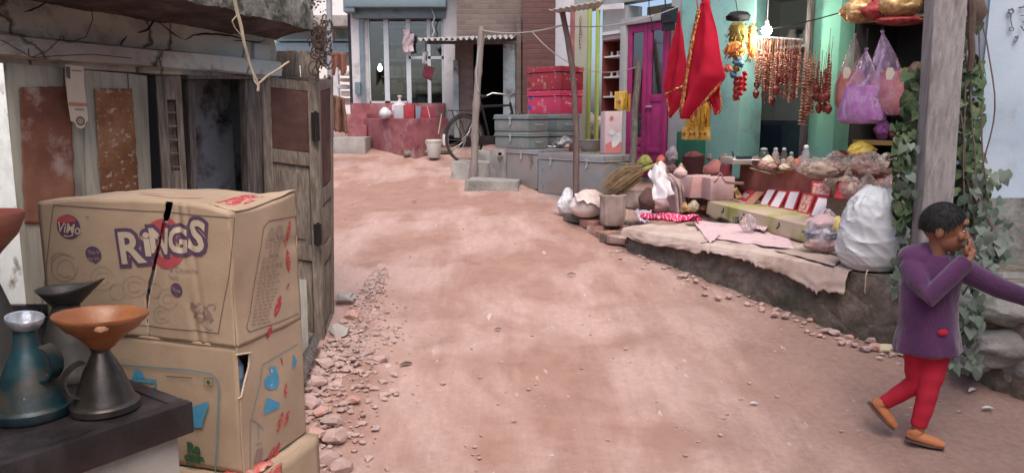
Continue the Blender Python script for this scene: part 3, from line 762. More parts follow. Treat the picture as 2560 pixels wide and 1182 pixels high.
pr = MB(); q = MB(); line(q, [C0 + FD * -.36 + SD * .10 + V((0, 0, UB + .02)), C0 + FD * -.25 + SD * .07 + V((0, 0, UB + .02)), C0 + FD * -.18 + SD * .12 + V((0, 0, UB + .018))], .008, FD, SD); q.build('top_print', M_redp, c1, sm=False)
# ---- lower carton
hole = [SU(x, y) for x, y in ((588, 886), (622, 882), (620, 915), (610, 950), (601, 992), (593, 996), (588, 950), (585, 915))]
def inside(p, poly):
    c = False
    for (x0, y0), (x1, y1) in zip(poly, poly[1:] + poly[:1]):
        if (y0 > p[1]) != (y1 > p[1]) and p[0] < (x1 - x0) * (p[1] - y0) / (y1 - y0) + x0: c = not c
    return c
c2 = thing('carton', C0 - FD * .3 + V((0, 0, LB0)), 'brown carton with blue shapes and a torn corner hole, below the RINGS carton', 'carton', 'brown snack cartons stacked at the shop front')
mb = MB(); mb.mat(M_card)
mb.grid(lambda u, v: C0 + FD * (-.6 + u * .6) + V((0, 0, LB0 + v * (LB1 - LB0))) + FN * (.004 * math.sin(math.pi * u) * math.sin(math.pi * v) + .003 * nz(u * 4, v * 3, 6) - .004), 40, 24)
nu, nv = 70, 84
vs = [lspt(.28 * i / (nu - 1), LB0 + (LB1 - LB0) * j / (nv - 1)) for j in range(nv) for i in range(nu)]
fs = [(j * nu + i, j * nu + i + 1, (j + 1) * nu + i + 1, (j + 1) * nu + i) for j in range(nv - 1) for i in range(nu - 1) if not inside((.28 * (i + .5) / (nu - 1), LB0 + (LB1 - LB0) * (j + .5) / (nv - 1)), hole)]
mb.add(vs, fs)
mb.grid(lambda u, v: C0 + FD * (-.6 + u * .6) + SD * .28 * v + V((0, 0, LB1)), 8, 8)
mb.grid(lambda u, v: C0 - FD * .6 + SD * .28 * u + V((0, 0, LB0 + (LB1 - LB0) * v)), 4, 4)
mb.grid(lambda u, v: C0 + FD * (-.6 + u * .6) + SD * .28 + V((0, 0, LB0 + (LB1 - LB0) * v)), 4, 4)
mb.build('box', None, c2, ang=50, solid=.003)
mb = MB(); hp = [lspt(a, b, .001) for a, b in hole]
mb.tube(hp[1:6], [.0015, .003, .0035, .003, .002], 5); mb.tube([hp[0] + SN * .002, hp[1] + SN * .004 + CZ * .002], .003, 5); mb.build('torn_edge', M_card_in, c2)
mb = MB(); 
mb.lathe([(.026, 0), (.03, .01), (.03, .085), (.02, .11), (.012, .118), (.012, .135)], lspt(.045, .88, -.055), 18); mb.build('bottle', pm('clear blue bottle', [(.10, .25, .45), (.45, .6, .75), (.05, .12, .3)], 8, .15, .1, stretch=(1, 1, 3), spec=.6), c2)
mb = MB(); mb.grid(lambda u, v: C0 - FD * .03 * 1 + SD * (.012 + u * .12) + V((0, 0, .80 + v * .22)) - SN * .085, 3, 3); mb.build('liner', M_black, c2)  # black sheet painting the darkness seen inside the torn hole
q = MB(); q.mat(M_bluel)
fr = [(250, 905), (350, 913), (470, 922), (532, 932), (548, 948), (550, 980), (546, 1100), (540, 1230)]
for a, b in zip(fr, fr[1:]): line(q, [fpix(*a), fpix(*b)], .0042, FD, CZ)
q.mat(M_brownp)
for a, b in (((498, 942), (534, 944)), ((534, 944), (532, 962)), ((532, 962), (497, 961)), ((497, 961), (498, 942))): pass
sq = [(515, 943), (536, 943), (535, 963), (514, 962), (515, 943)]
for a, b in zip(sq, sq[1:]): line(q, [fpix(*a), fpix(*b)], .0018, FD, CZ)
line(q, [fpix(420, 938), fpix(485, 942)], .003, FD, CZ)
q.mat(M_greenp); ell(q, fpix(525, 953), 6, 6)
q.mat(M_bluep)
q.poly([fpix(*p) for p in ((474, 1020), (490, 1012), (527, 1000), (523, 1018), (515, 1040), (508, 1066), (490, 1066), (474, 1058))])
ell(q, fpix(352, 945), 20, 26, a0=0, a1=3.14); q.poly([fpix(*p) for p in ((312, 948), (352, 942), (394, 946), (392, 955), (352, 952), (316, 956))])
line(q, [fpix(394, 948), fpix(390, 970), fpix(380, 985)], .005, FD, CZ); line(q, [fpix(325, 956), fpix(330, 975), fpix(345, 985)], .004, FD, CZ); ell(q, fpix(350, 967), 7, 6)
line(q, [fpix(360, 985), fpix(378, 992), fpix(392, 965)], .004, FD, CZ)
q.mat(M_greenp)
q.text('Re', .036, fpix(488, 1118), FD, CZ, off=.003); q.text('onda', .030, fpix(490, 1142), FD, CZ, off=.003); q.text('Fresh', .013, fpix(482, 1160), FD, CZ, off=.0005)
for i, p in enumerate(q.v): q.v[i] = p + FN * .0065
q.build('print', None, c2, sm=False)
q = MB(); q.mat(M_bluel)
for fr in ([(742, 858), (700, 882), (653, 910), (645, 960), (630, 1020), (624, 1060), (624, 1180)], [(624, 1045), (645, 1060), (655, 1072)], [(643, 1062), (643, 1100)], [(636, 1110), (652, 1106)], [(735, 1100), (700, 1130), (660, 1165)]):
    for a, b in zip(fr, fr[1:]): line(q, [spix(*a), spix(*b)], .0024, SD, CZ)
q.mat(M_bluep)
pts = [(667, 917), (684, 914), (690, 935), (691, 955), (684, 970), (668, 973), (657, 965), (656, 950), (664, 938), (672, 932)]
q.poly([spix(*p) for p in pts]); q.poly([spix(*p) for p in ((662, 992), (692, 1005), (690, 1018), (655, 1036), (657, 1010))]); q.poly([spix(*p) for p in ((729, 884), (737, 900), (734, 912), (725, 921))])
q.mat(flat('white print', (.55, .5, .44), .8)); line(q, [spix(673, 922), spix(676, 930), spix(669, 938)], .004, SD, CZ); disc(q, spix(670, 957), SD, CZ, .008, rx=1.4)
q.mat(M_redt)
for x0, y0, x1, y1, wd in ((697, 890, 702, 911, .003), (708, 955, 706, 992, .007), (701, 1026, 688, 1080, .009), (717, 1024, 705, 1064, .008), (697, 1100, 681, 1155, .010), (684, 1114, 668, 1155, .008)): leafmark(q, spix(x0, y0), spix(x1, y1), wd, SD, CZ)
q.mat(M_lilac); q.add([spix(640, 1122), spix(655, 1116), spix(653, 1150), spix(632, 1160)], [(0, 1, 2, 3)])
for i, p in enumerate(q.v): q.v[i] = lspt((p - C0).dot(SD), p.z, .0035)
q.build('print', None, c2, sm=False)
# ---- carton underneath
c3o = C0 + FD * .035 - SD * .03
c3 = thing('carton', c3o - FD * .3 + V((0, 0, .34)), 'lowest brown carton with red tape, poking out under the stack', 'carton', 'brown snack cartons stacked at the shop front')
mb = MB(); mb.grid(lambda u, v: c3o + FD * (-.6 + u * .6) + V((0, 0, .34 + v * .355)) + FN * .004 * nz(u * 4, v * 4, 1), 16, 12)
mb.grid(lambda u, v: c3o + SD * (u * .32) + V((0, 0, .34 + v * .355)) + SN * .006 * nz(u * 4, v * 4, 5), 16, 12)
mb.grid(lambda u, v: c3o + FD * (-.6 + u * .6) + SD * .32 * v + V((0, 0, .695 + .005 * nz(u * 6, v * 4, 3) - .004)), 16, 8)
mb.grid(lambda u, v: c3o - FD * .6 + SD * .32 * u + V((0, 0, .34 + v * .355)), 3, 3); mb.grid(lambda u, v: c3o + SD * .32 + FD * (-.6 + .6 * u) + V((0, 0, .34 + v * .355)), 3, 3)
mb.build('box', M_card, c3, ang=50, solid=.003)
mb = MB(); mb.grid(lambda u, v: c3o + FD * (-.09 + u * .088) + SD * (.02 + v * .09) + V((0, 0, .702 + .01 * nz(u * 5, v * 5, 1))), 8, 8)
mb.grid(lambda u, v: c3o + SD * (.03 + v * .10) + V((0, 0, .695 - u * .06)) + SN * (.008 + .004 * nz(u * 5, v * 5, 3)), 8, 8); mb.build('tape', pm('red and clear tape', [(.5, .36, .28), (.55, .08, .07), (.55, .42, .34)], 30, .3, .2, spec=.5), c3, solid=.001)
# plinth the cartons stand on
mb = MB(); mb.box((-1.5, 1.7, -.1), (1.9, 1.1, .86)); one(mb, 'plinth', M_cement, 'low cement plinth under the stacked cartons', 'plinth', bev=.01)

# ================================================================ counter
K = V((-.69, 1.526, 0)); E1 = V((-.577, -.817, 0)).normalized(); E2 = V((-.817, .577, 0)).normalized(); TZ = 1.0
def T(a, b, z): return K + E1 * a + E2 * b + V((0, 0, z))
M_oily = pm('oily black board', [(.010, .008, .0085), (.019, .015, .016), (.042, .035, .036)], 5, .42, .35, 30, rrange=.15, spec=.5, stretch=(2, 2, 1))
M_plast = pm('stained plaster', [(.20, .185, .16), (.33, .31, .27), (.42, .40, .36)], 5, .9, .4, 40, stain=((.07, .06, .05), 4, .62, .08))
ct = thing('counter', T(.5, .25, .3), 'black oily topped counter on a stained plaster base holding the oil cans', 'counter')
TM = basis(E1, E2, CZ)
mb = MB(); mb.hexa([T(0, 0, .935), T(1.2, 0, .935), T(1.2, .6, .935), T(0, .6, .935)], [T(-.003, 0, TZ), T(1.2, 0, TZ), T(1.2, .6, TZ), T(-.003, .6, TZ)])
mb.hexa([T(-.012, -.012, .938), T(1.2, -.012, .938), T(1.2, .02, .938), T(-.012, .02, .938)], [T(-.012, -.012, 1.006), T(1.2, -.012, 1.004), T(1.2, .02, 1.004), T(-.012, .02, 1.006)])
mb.hexa([T(-.012, .0202, .938), T(.02, .0202, .938), T(.02, .5, .938), T(-.012, .5, .938)], [T(-.012, .0202, 1.005), T(.02, .0202, 1.005), T(.02, .5, 1.003), T(-.012, .5, 1.003)])
mb.build('top', M_oily, ct, bev=.004)
mb = MB(); mb.hexa([T(.012, .012, .3), T(1.2, .012, .3), T(1.2, .5, .3), T(.012, .5, .3)], [T(.012, .012, .933), T(1.2, .012, .933), T(1.2, .5, .933), T(.012, .5, .933)]); mb.build('base', M_plast, ct, bev=.006)
# ---- oil measuring cans
M_tin = pm('oil stained tin', [(.038, .032, .029), (.075, .066, .06), (.125, .113, .104)], 6, .38, .10, 50, .7, stain=((.045, .032, .025), 5, .6, .1), spec=.5, rrange=.12)
M_teal = pm('chipped teal enamel', [(.007, .020, .025), (.012, .04, .05), (.028, .10, .12)], 5, .42, .12, 40, .15, stain=((.06, .055, .045), 9, .55, .06), stain2=((.30, .36, .36), 42, .70, .03), spec=.5)
M_silver = pm('worn bright tin', [(.35, .37, .40), (.75, .78, .82)], 14, .25, .3, 40, .6, spec=.6)
M_tin2 = pm('dull grey tin', [(.04, .038, .035), (.075, .07, .066), (.115, .108, .10)], 4, .55, .2, 40, .5)
def strap(mb, c, ang, r, wd, a0=-.2, a1=3.4, squash=1.2, th=.004):
    """flat strap handle curling out of the side of a can"""
    d = V((math.cos(ang), math.sin(ang), 0)); t = V((-math.sin(ang), math.cos(ang), 0)); n = 22; vs = []
    for i in range(n):
        a = a0 + (a1 - a0) * i / (n - 1)
        for k, rr in ((-1, r), (1, r), (1, r - th), (-1, r - th)):
            vs.append(V(c) + d * math.sin(a) * rr + CZ * math.cos(a) * rr * squash + t * wd * k / 2)
    fs = []
    for i in range(n - 1):
        for k in range(4): fs.append((i * 4 + k, i * 4 + (k + 1) % 4, i * 4 + 4 + (k + 1) % 4, i * 4 + 4 + k))
    return mb.add(vs, fs + [(0, 1, 2, 3), (4 * n - 1, 4 * n - 2, 4 * n - 3, 4 * n - 4)])
b = PZ(265, 1022, TZ + .001)
j = thing('oil_can', b, 'dark conical tin oil can with an orange funnel stuck in its neck', 'oil can', 'conical oil cans on the counter')
MB().lathe([(.0, .001), (.063, .001), (.066, .004), (.066, .016), (.062, .02), (.058, .022), (.050, .045), (.036, .085), (.022, .113), (.017, .124), (.019, .130), (.027, .146), (.024, .146), (.014, .128)], b, 40, cap=False).build('body', M_tin, j)
strap(MB(), b + V((-.024, -.030, .074)), math.pi + .85, .038, .022, -.1, 3.4, 1.0).build('handle', M_tin, j)
M_org = pm('grubby orange plastic', [(.16, .055, .022), (.26, .095, .034), (.34, .14, .06)], 7, .38, .12, 40, spec=.5, stain=((.10, .045, .025), 6, .62, .1))
fo = b + V((.002, 0, .128)); TI = RX(math.radians(-3)) @ RY(math.radians(2))
ff = thing('funnel', fo, 'orange plastic funnel standing in the dark oil can', 'funnel', 'plastic funnels')
MB().lathe([(.010, -.04), (.014, .0), (.026, .008), (.032, .017), (.050, .034), (.062, .042), (.066, .044), (.078, .058), (.086, .066), (.089, .071), (.0885, .075), (.085, .0735), (.080, .064), (.062, .047), (.046, .034), (.030, .018), (.012, .004)], fo, 48, TI, cap=False).build('cone', M_org, ff)
a = math.radians(-62); mb = MB(); mb.rock(fo + TI @ V((math.cos(a) * .084, math.sin(a) * .084, .060)), .010, 3, 1.3, 1, .7); mb.build('hook', pm('chipped pale plastic', [(.26, .12, .06), (.36, .2, .12)], 40, .5), ff)
b = PZ(84, 1035, TZ + .001)
j = thing('oil_can', b, 'chipped teal enamel oil can with bright tin mouth and loop handle', 'oil can', 'conical oil cans on the counter')
MB().lathe([(0, .001), (.070, .001), (.073, .005), (.073, .02), (.068, .024), (.066, .028), (.058, .06), (.044, .10), (.030, .13), (.022, .148), (.021, .178), (.027, .185)], b, 40, cap=False).build('body', M_teal, j)
strap(MB(), b + V((.043, -.018, .115)), -.25, .034, .030, .1, 3.3, 1.1).build('handle', M_teal, j)
TI = RY(math.radians(9)) @ RX(math.radians(5))
MB().lathe([(.027, .0), (.032, .008), (.035, .018), (.0345, .021), (.032, .020), (.028, .008), (.018, -.006)], b + V((0, 0, .184)), 32, TI, cap=False).build('mouth', M_silver, j)
b = V((-1.025, 1.70, TZ + .001))
j = thing('oil_can', b, 'tall dull grey can with a wide pointed pouring mouth behind the teal can', 'oil can', 'conical oil cans on the counter')
MB().lathe([(0, .001), (.067, .001), (.067, .016), (.062, .022), (.052, .09), (.036, .148), (.028, .168), (.031, .176)], b, 40, cap=False).build('body', M_tin2, j)
def spout(u, v):
    t = u * 2 * math.pi; k = v; lipx = max(0, math.cos(t)) ** 3
    r_ = .031 + .029 * k + .030 * k * lipx; return b + V((math.cos(t) * r_, math.sin(t) * r_ * .9, .174 + .036 * k + .022 * k * lipx))
mb = MB(); mb.grid(spout, 40, 6); mb.build('mouth', M_tin2, j, solid=.002)
b = V((-1.15, 1.60, TZ + .001))
j = thing('oil_can', b, 'large dark oil can cut off by the left edge with a reddish funnel above', 'oil can', 'conical oil cans on the counter')
MB().lathe([(0, .001), (.092, .001), (.092, .03), (.087, .04), (.066, .15), (.038, .245), (.030, .27), (.034, .285)], b, 40, cap=False).build('body', M_tin2, j)
M_redb = pm('dusty red and ochre plastic', [(.22, .06, .05), (.30, .10, .08), (.34, .20, .09)], 3, .5, .12, 40, stretch=(1, 1, 6))
fo = b + V((0, 0, .27)); ff = thing('funnel', fo, 'dusty red funnel at the left edge in the large dark can', 'funnel', 'plastic funnels')
MB().lathe([(.012, -.05), (.018, 0), (.035, .02), (.055, .045), (.082, .075), (.098, .112), (.100, .125), (.095, .120), (.078, .078), (.04, .03), (.014, .004)], fo, 48, cap=False).build('cone', M_redb, ff)

# ================================================================ unseen tin porch added to shade the counter
pt = thing('shade_porch', V((-1.8, 1.0, 0)), 'unseen rusty tin porch roof added to shade the counter and cartons', 'porch')
mb = MB(); mb.grid(lambda u, v: V((-3.4 + 2.35 * u, -1.6 + 3.4 * v, 2.36 - .06 * u + .012 * math.cos(v * 218))), 24, 230); mb.build('roof', M_rust, pt, solid=.006)
mb = MB(); mb.box((-3.0, .3, 1.1), (.08, 3.6, 2.7)); mb.box((-1.9, -1.6, 1.1), (2.3, .08, 2.7)); mb.build('wall', M_plank_beige, pt)  # walls of the added unseen porch
for x, y in ((-1.1, -1.5),): mb = MB(); mb.box((x, y, .9), (.09, .09, 2.8)); mb.build('post', M_wood_grey, pt)  # post of the added unseen porch
# ================================================================ far end of the lane
def brickmat(name, c1, c2, mort, sc=1.0, bump=.6):
    n = N(name); tc = n.add('ShaderNodeUVMap'); tc.uv_map = 'metres'
    ob = n.coords('Object', vary=False)
    mp = n.add('ShaderNodeMapping'); n.l(tc.outputs[0], mp.inputs[0])
    wob = n.add('ShaderNodeTexNoise'); wob.inputs['Scale'].default_value = 3; wob.inputs['Detail'].default_value = 4; n.l(ob, wob.inputs['Vector'])
    mv = n.add('ShaderNodeMix', data_type='VECTOR'); mv.inputs[0].default_value = .035; n.l(mp.outputs[0], mv.inputs[4]); n.l(wob.outputs['Color'], mv.inputs[5])
    b = n.add('ShaderNodeTexBrick'); n.l(mv.outputs[1], b.inputs['Vector'])
    b.inputs['Scale'].default_value = sc; b.inputs['Brick Width'].default_value = .23; b.inputs['Row Height'].default_value = .075; b.inputs['Mortar Size'].default_value = .010; b.inputs['Mortar Smooth'].default_value = .3
    b.inputs['Color1'].default_value = (*c1, 1); b.inputs['Color2'].default_value = (*c2, 1); b.inputs['Mortar'].default_value = (*mort, 1)
    f = n.noise(ob, 9, 7, .65)
    col = n.mix(n.ramp(f, [(.3, .55), (.6, 0.)]), b.outputs[0], mort); col = n.mix(n.ramp(n.noise(ob, 1.6, 5), [(.5, 0.), (.75, .6)]), col, (.08, .06, .055))
    nb = n.bump(n.math('ADD', n.math('MULTIPLY', b.outputs['Fac'], -.8), n.math('MULTIPLY', f, .5)), bump, .012)
    return n.done(n.bsdf(col, .92, 0, .15, nb))
M_brick = brickmat('old rough brick', (.145, .10, .088), (.195, .145, .125), (.165, .145, .135))
M_brick2 = brickmat('dark red brick', (.13, .055, .052), (.165, .08, .072), (.11, .08, .076))
M_redpl = pm('worn red oxide plaster', [(.17, .05, .06), (.25, .085, .095), (.30, .125, .13)], 3.5, .85, .3, 40, stain=((.36, .24, .23), 2.6, .60, .08), stain2=((.12, .045, .05), 5, .66, .06))
M_white = pm('grubby white paint', [(.50, .50, .51), (.62, .62, .63)], 3, .7, .15, 40, stain=((.36, .36, .36), 3, .64, .08))
M_bluewh = pm('stained bluish wall', [(.22, .28, .29), (.36, .43, .44), (.46, .50, .50)], 4, .9, .4, 30, stain=((.12, .10, .09), 3.5, .58, .07))
M_alu = pm('pale aluminium frame', [(.48, .53, .55), (.60, .65, .67)], 6, .45, .1, 60, .2)
M_shutter = pm('blue grey shutter steel', [(.15, .21, .24), (.21, .28, .31)], 3, .5, .1, 40, .3, stain=((.10, .12, .13), 3, .62, .08))
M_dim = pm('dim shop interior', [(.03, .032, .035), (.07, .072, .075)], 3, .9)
G_shop = glass('shop window glass', (.62, .70, .70), .07)
def fx(px, py, y):   # point where a pixel ray meets the frontal plane at y
    r = ray(px, py); return CAM + r * (y / r.y)
def fquad(mb, x0, y0, x1, y1, Y, th=.05):
    return mb.slab([fx(x0, y0, Y), fx(x1, y0, Y), fx(x1, y1, Y), fx(x0, y1, Y)], th, V((0, -1, 0)))
def vbox(mb, px0, px1, py0, py1, Y, depth):
    """upright block whose front face fills a pixel window at depth Y"""
    a, b = fx(px0, py1, Y), fx(px1, py0, Y)
    return mb.box(((a.x + b.x) / 2, Y + depth / 2, (a.z + b.z) / 2), (abs(b.x - a.x), depth, abs(b.z - a.z)))
# --- glass-fronted shop
SY = 13.0
gs = thing('glass_shop', fx(1000, 300, SY), 'white framed glass fronted shop with a blue grey roller shutter box', 'shop')
mb = MB(); vbox(mb, 884, 905, -60, 300, SY, .3); vbox(mb, 1112, 1142, -60, 335, SY - .05, .4); vbox(mb, 906, 918, 40, 262, SY + .08, .12)
mb.build('column', M_white, gs, bev=.01)
mb = MB(); vbox(mb, 878, 1112, 258, 300, SY - .12, .5); mb.build('sill', M_redpl, gs, bev=.012)
mb = MB(); vbox(mb, 862, 1114, -8, 18, SY - .34, .5); vbox(mb, 880, 1112, 18, 46, SY - .10, .2); vbox(mb, 858, 884, -40, 30, SY - .32, .3)
for k in range(5): vbox(mb, 866, 1112, -34 + k * 5.5, -31 + k * 5.5, SY - .36, .03)
mb.build('shutter_box', M_shutter, gs, bev=.012)
mb = MB(); vbox(mb, 903, 907, 44, 260, SY - .02, .05); vbox(mb, 888, 900, 206, 236, SY - .10, .09); mb.build('shutter_rail', M_shutter, gs)
mb = MB()
for x0, x1, y0, y1 in ((917, 922, 42, 258), (963, 970, 42, 258), (1018, 1025, 42, 262), (1070, 1075, 42, 262), (1106, 1112, 36, 266), (917, 1020, 253, 259), (1022, 1110, 260, 266), (1022, 1110, 141, 148), (917, 1112, 40, 45)): vbox(mb, x0, x1, y0, y1, SY + .10, .05)
fr_ = mb.build('window_frame', M_alu, gs)
for x0, x1, y0, y1 in ((922, 963, 45, 253), (970, 1018, 45, 253), (1025, 1070, 45, 141), (1075, 1106, 45, 141), (1025, 1070, 148, 260), (1075, 1106, 148, 260)):
    mb = MB(); vbox(mb, x0, x1, y0, y1, SY + .125, .006); mb.build('pane', G_shop, fr_, sm=False)
a, b = fx(884, 300, SY), fx(1142, -60, SY)
mb = MB(); X0, X1 = a.x, b.x; Z0, Z1 = 1.3, 3.9
mb.box(((X0 + X1) / 2, SY + 2.1, 2.6), (X1 - X0, .1, 2.6)); mb.box((X0 - .05, SY + 1.2, 2.6), (.1, 1.9, 2.6)); mb.box((X1 + .05, SY + 1.25, 2.6), (.1, 1.7, 2.6)); mb.box(((X0 + X1) / 2, SY + 1.2, 3.6), (X1 - X0, 1.78, .1)); mb.box(((X0 + X1) / 2, SY + 1.25, 1.62), (X1 - X0, 1.6, .1))
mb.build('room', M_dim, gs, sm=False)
mb = MB(); mb.box(((X0 + X1) / 2, SY + .9, 3.95), (X1 - X0 + .5, 2.6, .3)); mb.build('roof', M_cement, gs)
# shelves with packets inside
mb = MB()
for k in range(6): mb.box((fx(1020, 0, SY + 1.6).x, SY + 1.6, 1.72 + k * .3), (1.0, .3, .025))
mb.build('shelf', M_alu, gs)
r = random.Random(11); cols = [(.45, .40, .33), (.38, .34, .30), (.32, .12, .12), (.42, .42, .44), (.22, .28, .36), (.40, .30, .16), (.16, .24, .18)]
pk = [flat('packet colour %d' % i, c, .5) for i, c in enumerate(cols)]
pj = 0
for k in range(5):
    x = fx(1020, 0, SY + 1.6).x - .48
    while x < fx(1020, 0, SY + 1.6).x + .42:
        w_ = r.uniform(.10, .16); h = r.uniform(.16, .24)
        mb = MB(); mb.box((x + w_ / 2, SY + 1.55, 1.735 + k * .3 + h / 2), (w_ * .9, .12, h), jit=.004, seed=pj)
        one(mb, 'packet', pk[r.randrange(7)], 'small packet standing on the shelves inside the glass shop', 'packet', 'packets on the glass shop shelves', bev=.004); x += w_; pj += 1
bl = MB(); c = fx(950, 172, SY + .9); bl.lathe([(.0, -.05), (.03, -.04), (.045, 0), (.035, .035), (.015, .06), (.015, .085)], c, 16)
def emit(name, c, s):
    n = N(name); e = n.add('ShaderNodeEmission'); e.inputs[0].default_value = (*c, 1); e.inputs[1].default_value = s; return n.done(e)
M_bulb = emit('lit bulb', (1, .95, .85), 14)
one(bl, 'light_bulb', M_bulb, 'small lit bulb glowing inside the glass fronted shop', 'bulb')
# goods hanging behind the glass
M_foil = pm('silver and pink foil', [(.30, .27, .30), (.55, .40, .42), (.6, .58, .6)], 12, .35, .4, 30, .2)
for px, y0, y1, w_, lab in ((1014, 74, 132, .10, 'dark strip of sachets hanging behind the left of the shop glass'), (1026, 84, 130, .11, 'pink strip of sachets hanging behind the shop glass')):
    mb = MB(); q = fx(px, y0, SY - .05)
    h = q.z - fx(px, y1, SY - .05).z
    mb.grid(lambda u, v: q + V(((u - .5) * w_ * (1 - .25 * (v * 4 % 1 > .85)) + .012 * math.sin(v * 7), .01 * math.sin(v * 9 + u * 3), -h * v)), 5, 30); one(mb, 'sachet_strip', M_foil, lab, 'sachets', 'sachet strips at the glass shop', solid=.004)
q = [fx(1082, -6, SY - .15), fx(1078, 20, SY - .15), fx(1088, 45, SY - .15), fx(1080, 60, SY - .15), fx(1087, 78, SY - .15), fx(1080, 92, SY - .15)]
one(MB().tube(wig(q, 20, .01, 2, 8), .010, 6), 'cable', M_white, 'white kinked cable hanging in front of the shop shutter box', 'cable')
# red plinth and steps
def fz(px, py, d): return P(px, py, d)
mb = MB(); pa = [P(912, 300, 12.2), P(1040, 303, 11.2), P(1122, 298, 11.9), P(1100, 285, 13.0), P(915, 285, 13.0)]
zt = 1.56; pa = [V((p.x, min(p.y, SY - .13), zt)) for p in pa]
def prism(mb, pts, z0, z1=None, jit=0):
    lo = [V((p.x, p.y, z0)) for p in pts]; hi = [V((p.x, p.y, z1 if z1 is not None else p.z)) for p in pts]; k = len(pts)
    return mb.add(lo + hi, [tuple(range(k))[::-1], tuple(range(k, 2 * k))] + [(i, (i + 1) % k, k + (i + 1) % k, k + i) for i in range(k)])
prism(mb, pa, .8); one(mb, 'red_plinth', M_redpl, 'red plastered plinth in front of the glass shop', 'plinth', bev=.015)
st = thing('red_steps', fx(890, 340, 12.4), 'worn red plastered steps left of the red plinth', 'steps')
for (x0, x1, py0, Y, dep) in ((866, 916, 285, 12.55, .5), (868, 916, 313, 12.25, .29), (826, 912, 344, 11.7, .54)):
    mb = MB(); a, b = fx(x0, py0, Y), fx(x1, py0, Y); mb.box(((a.x + b.x) / 2, Y + dep / 2, (a.z + .9) / 2), (b.x - a.x, dep, a.z - .9)); mb.build('step', M_redpl if py0 < 330 else M_cement, st, bev=.012)
# goods on the red plinth
M_film = clear('milky film', (.62, .55, .58), .55, .3, 14, .5)
M_filmw = pm('crumpled white polythene', [(.40, .41, .43), (.58, .58, .60), (.66, .66, .68)], 4, .5, .8, 9, bd=.03)
def ridge(x, y, z): return 1 - 2 * abs(noise.noise(V((x, y, z))))
def blob(c, rx, ry, h, seed, amp=.14, knot=0, n=44, rows=26):
    """sagging filled bag, optionally tied off above"""
    prof = []
    for i in range(rows + 1):
        t = i / rows; rr = math.sin(math.pi * min(1, .06 + t * .92)) ** .62 * (1.05 - .28 * t); prof.append((max(.02, rr), t))
    if knot: prof = [(r_ * (1 if z < .7 else 1 - (z - .7) * 2.3), z * .82) for r_, z in prof if z < .96] + [(.12, .84), (.10, .88), (.24, .97), (.2, 1.0)]
    mb = MB(); vs = []; k = len(prof)
    for i, (r_, z) in enumerate(prof):
        for j in range(n):
            t = 2 * math.pi * j / n; q = V((math.cos(t), math.sin(t), z * 2))
            d = 1 + amp * 1.3 * noise.noise(q * 1.3 + V((seed, 0, 0))) + amp * .55 * ridge(q.x * 2.1 + seed, q.y * 2.1, q.z * 1.6) + amp * .32 * ridge(q.x * 4.6, q.y * 4.6 + seed, q.z * 3) - amp * .3
            if knot and z > .5: d *= 1 + .10 * math.sin(t * 9 + seed) * (z - .5)
            vs.append(V(c) + V((math.cos(t) * r_ * rx * d, math.sin(t) * r_ * ry * d, h * (z + .03 * noise.noise(q * 3 + V((seed, seed, 0))) * min(1, z * 6)))))
    fs = [(i * n + j, i * n + (j + 1) % n, (i + 1) * n + (j + 1) % n, (i + 1) * n + j) for i in range(k - 1) for j in range(n)]
    mb.add(vs, fs + [tuple(range(n))[::-1], tuple((k - 1) * n + j for j in range(n))]); return mb
b = fx(963, 297, 11.85); b.z = zt
one(blob(b, .105, .09, .17, 3, .1), 'plastic_bag', M_filmw, 'round white filled plastic bag at the left end of the red plinth', 'bag')
b = fx(1000, 292, 12.3); b.z = zt
one(blob(b, .14, .1, .36, 5, .2, 1), 'plastic_bag', pm('pinkish white polythene', [(.5, .38, .40), (.62, .55, .57)], 8, .5, .6, 20), 'pinkish white tied plastic bag behind the red boxes on the plinth', 'bag')
M_redbox = pm('red printed box', [(.30, .03, .045), (.42, .06, .07), (.36, .035, .06)], 10, .5, .1)
for i, (x0, x1, y0, m, lab) in enumerate(((984, 1010, 264, M_film, 'pale pink wrapped carton at the left of the red boxes'), (1010, 1036, 263, M_redbox, 'crimson box between the pale carton and the blue packets'), (1038, 1052, 266, pk[4], 'bluish packet squeezed between two red boxes'), (1052, 1084, 268, M_redbox, 'red box tied with a pale string at the right end of the row'))):
    mb = MB(); a = fx(x0, y0, 11.95); b = fx(x1, y0, 11.95); mb.box(((a.x + b.x) / 2, 12.02, (zt + a.z) / 2 + .002), (b.x - a.x - .006, .16, a.z - zt), RZ(.03 * (i - 1)), .008, i)
    t = thing('goods_box', ((a.x + b.x) / 2, 12.02, zt), lab, 'box', 'boxes on the red plinth'); mb.build('box', m if m is not M_film else pk[3], t, bev=.005)
    if i == 3: mb = MB(); c = fx(1068, 266, 11.92); mb.tube([V((c.x, 11.93, c.z)), V((c.x + .04, 11.925, zt + .01))], .008, 5); mb.build('string', M_white, t)
# bucket
bk = fx(1085, 377, 11.2); bk.z = gz(bk.x, bk.y) + .01
bt = thing('bucket', bk, 'grubby white plastic bucket standing by the red plinth', 'bucket')
M_bkt = pm('grubby white plastic', [(.50, .49, .44), (.60, .59, .54)], 5, .45, .15, 30, stain=((.32, .29, .25), 4, .62, .1))
MB().lathe([(.085, 0), (.09, .005), (.112, .22), (.118, .225), (.122, .24), (.118, .262), (.112, .262), (.108, .24), (.082, .02), (0, .015)], bk, 28, cap=False).build('pail', M_bkt, bt)
MB().tube([bk + V((math.cos(a) * .122, -.03, .235 + math.sin(a) * -.09)) for a in [math.pi * i / 12 for i in range(13)]], .004, 5).build('handle', M_bkt, bt)
mb = MB(); a = fx(1096, 335, 11.6); b = fx(1104, 285, 11.75); one(mb.tube([a, b], .010, 6), 'stick', M_straw, 'short pale stick propped on the red plinth above the bucket', 'stick')
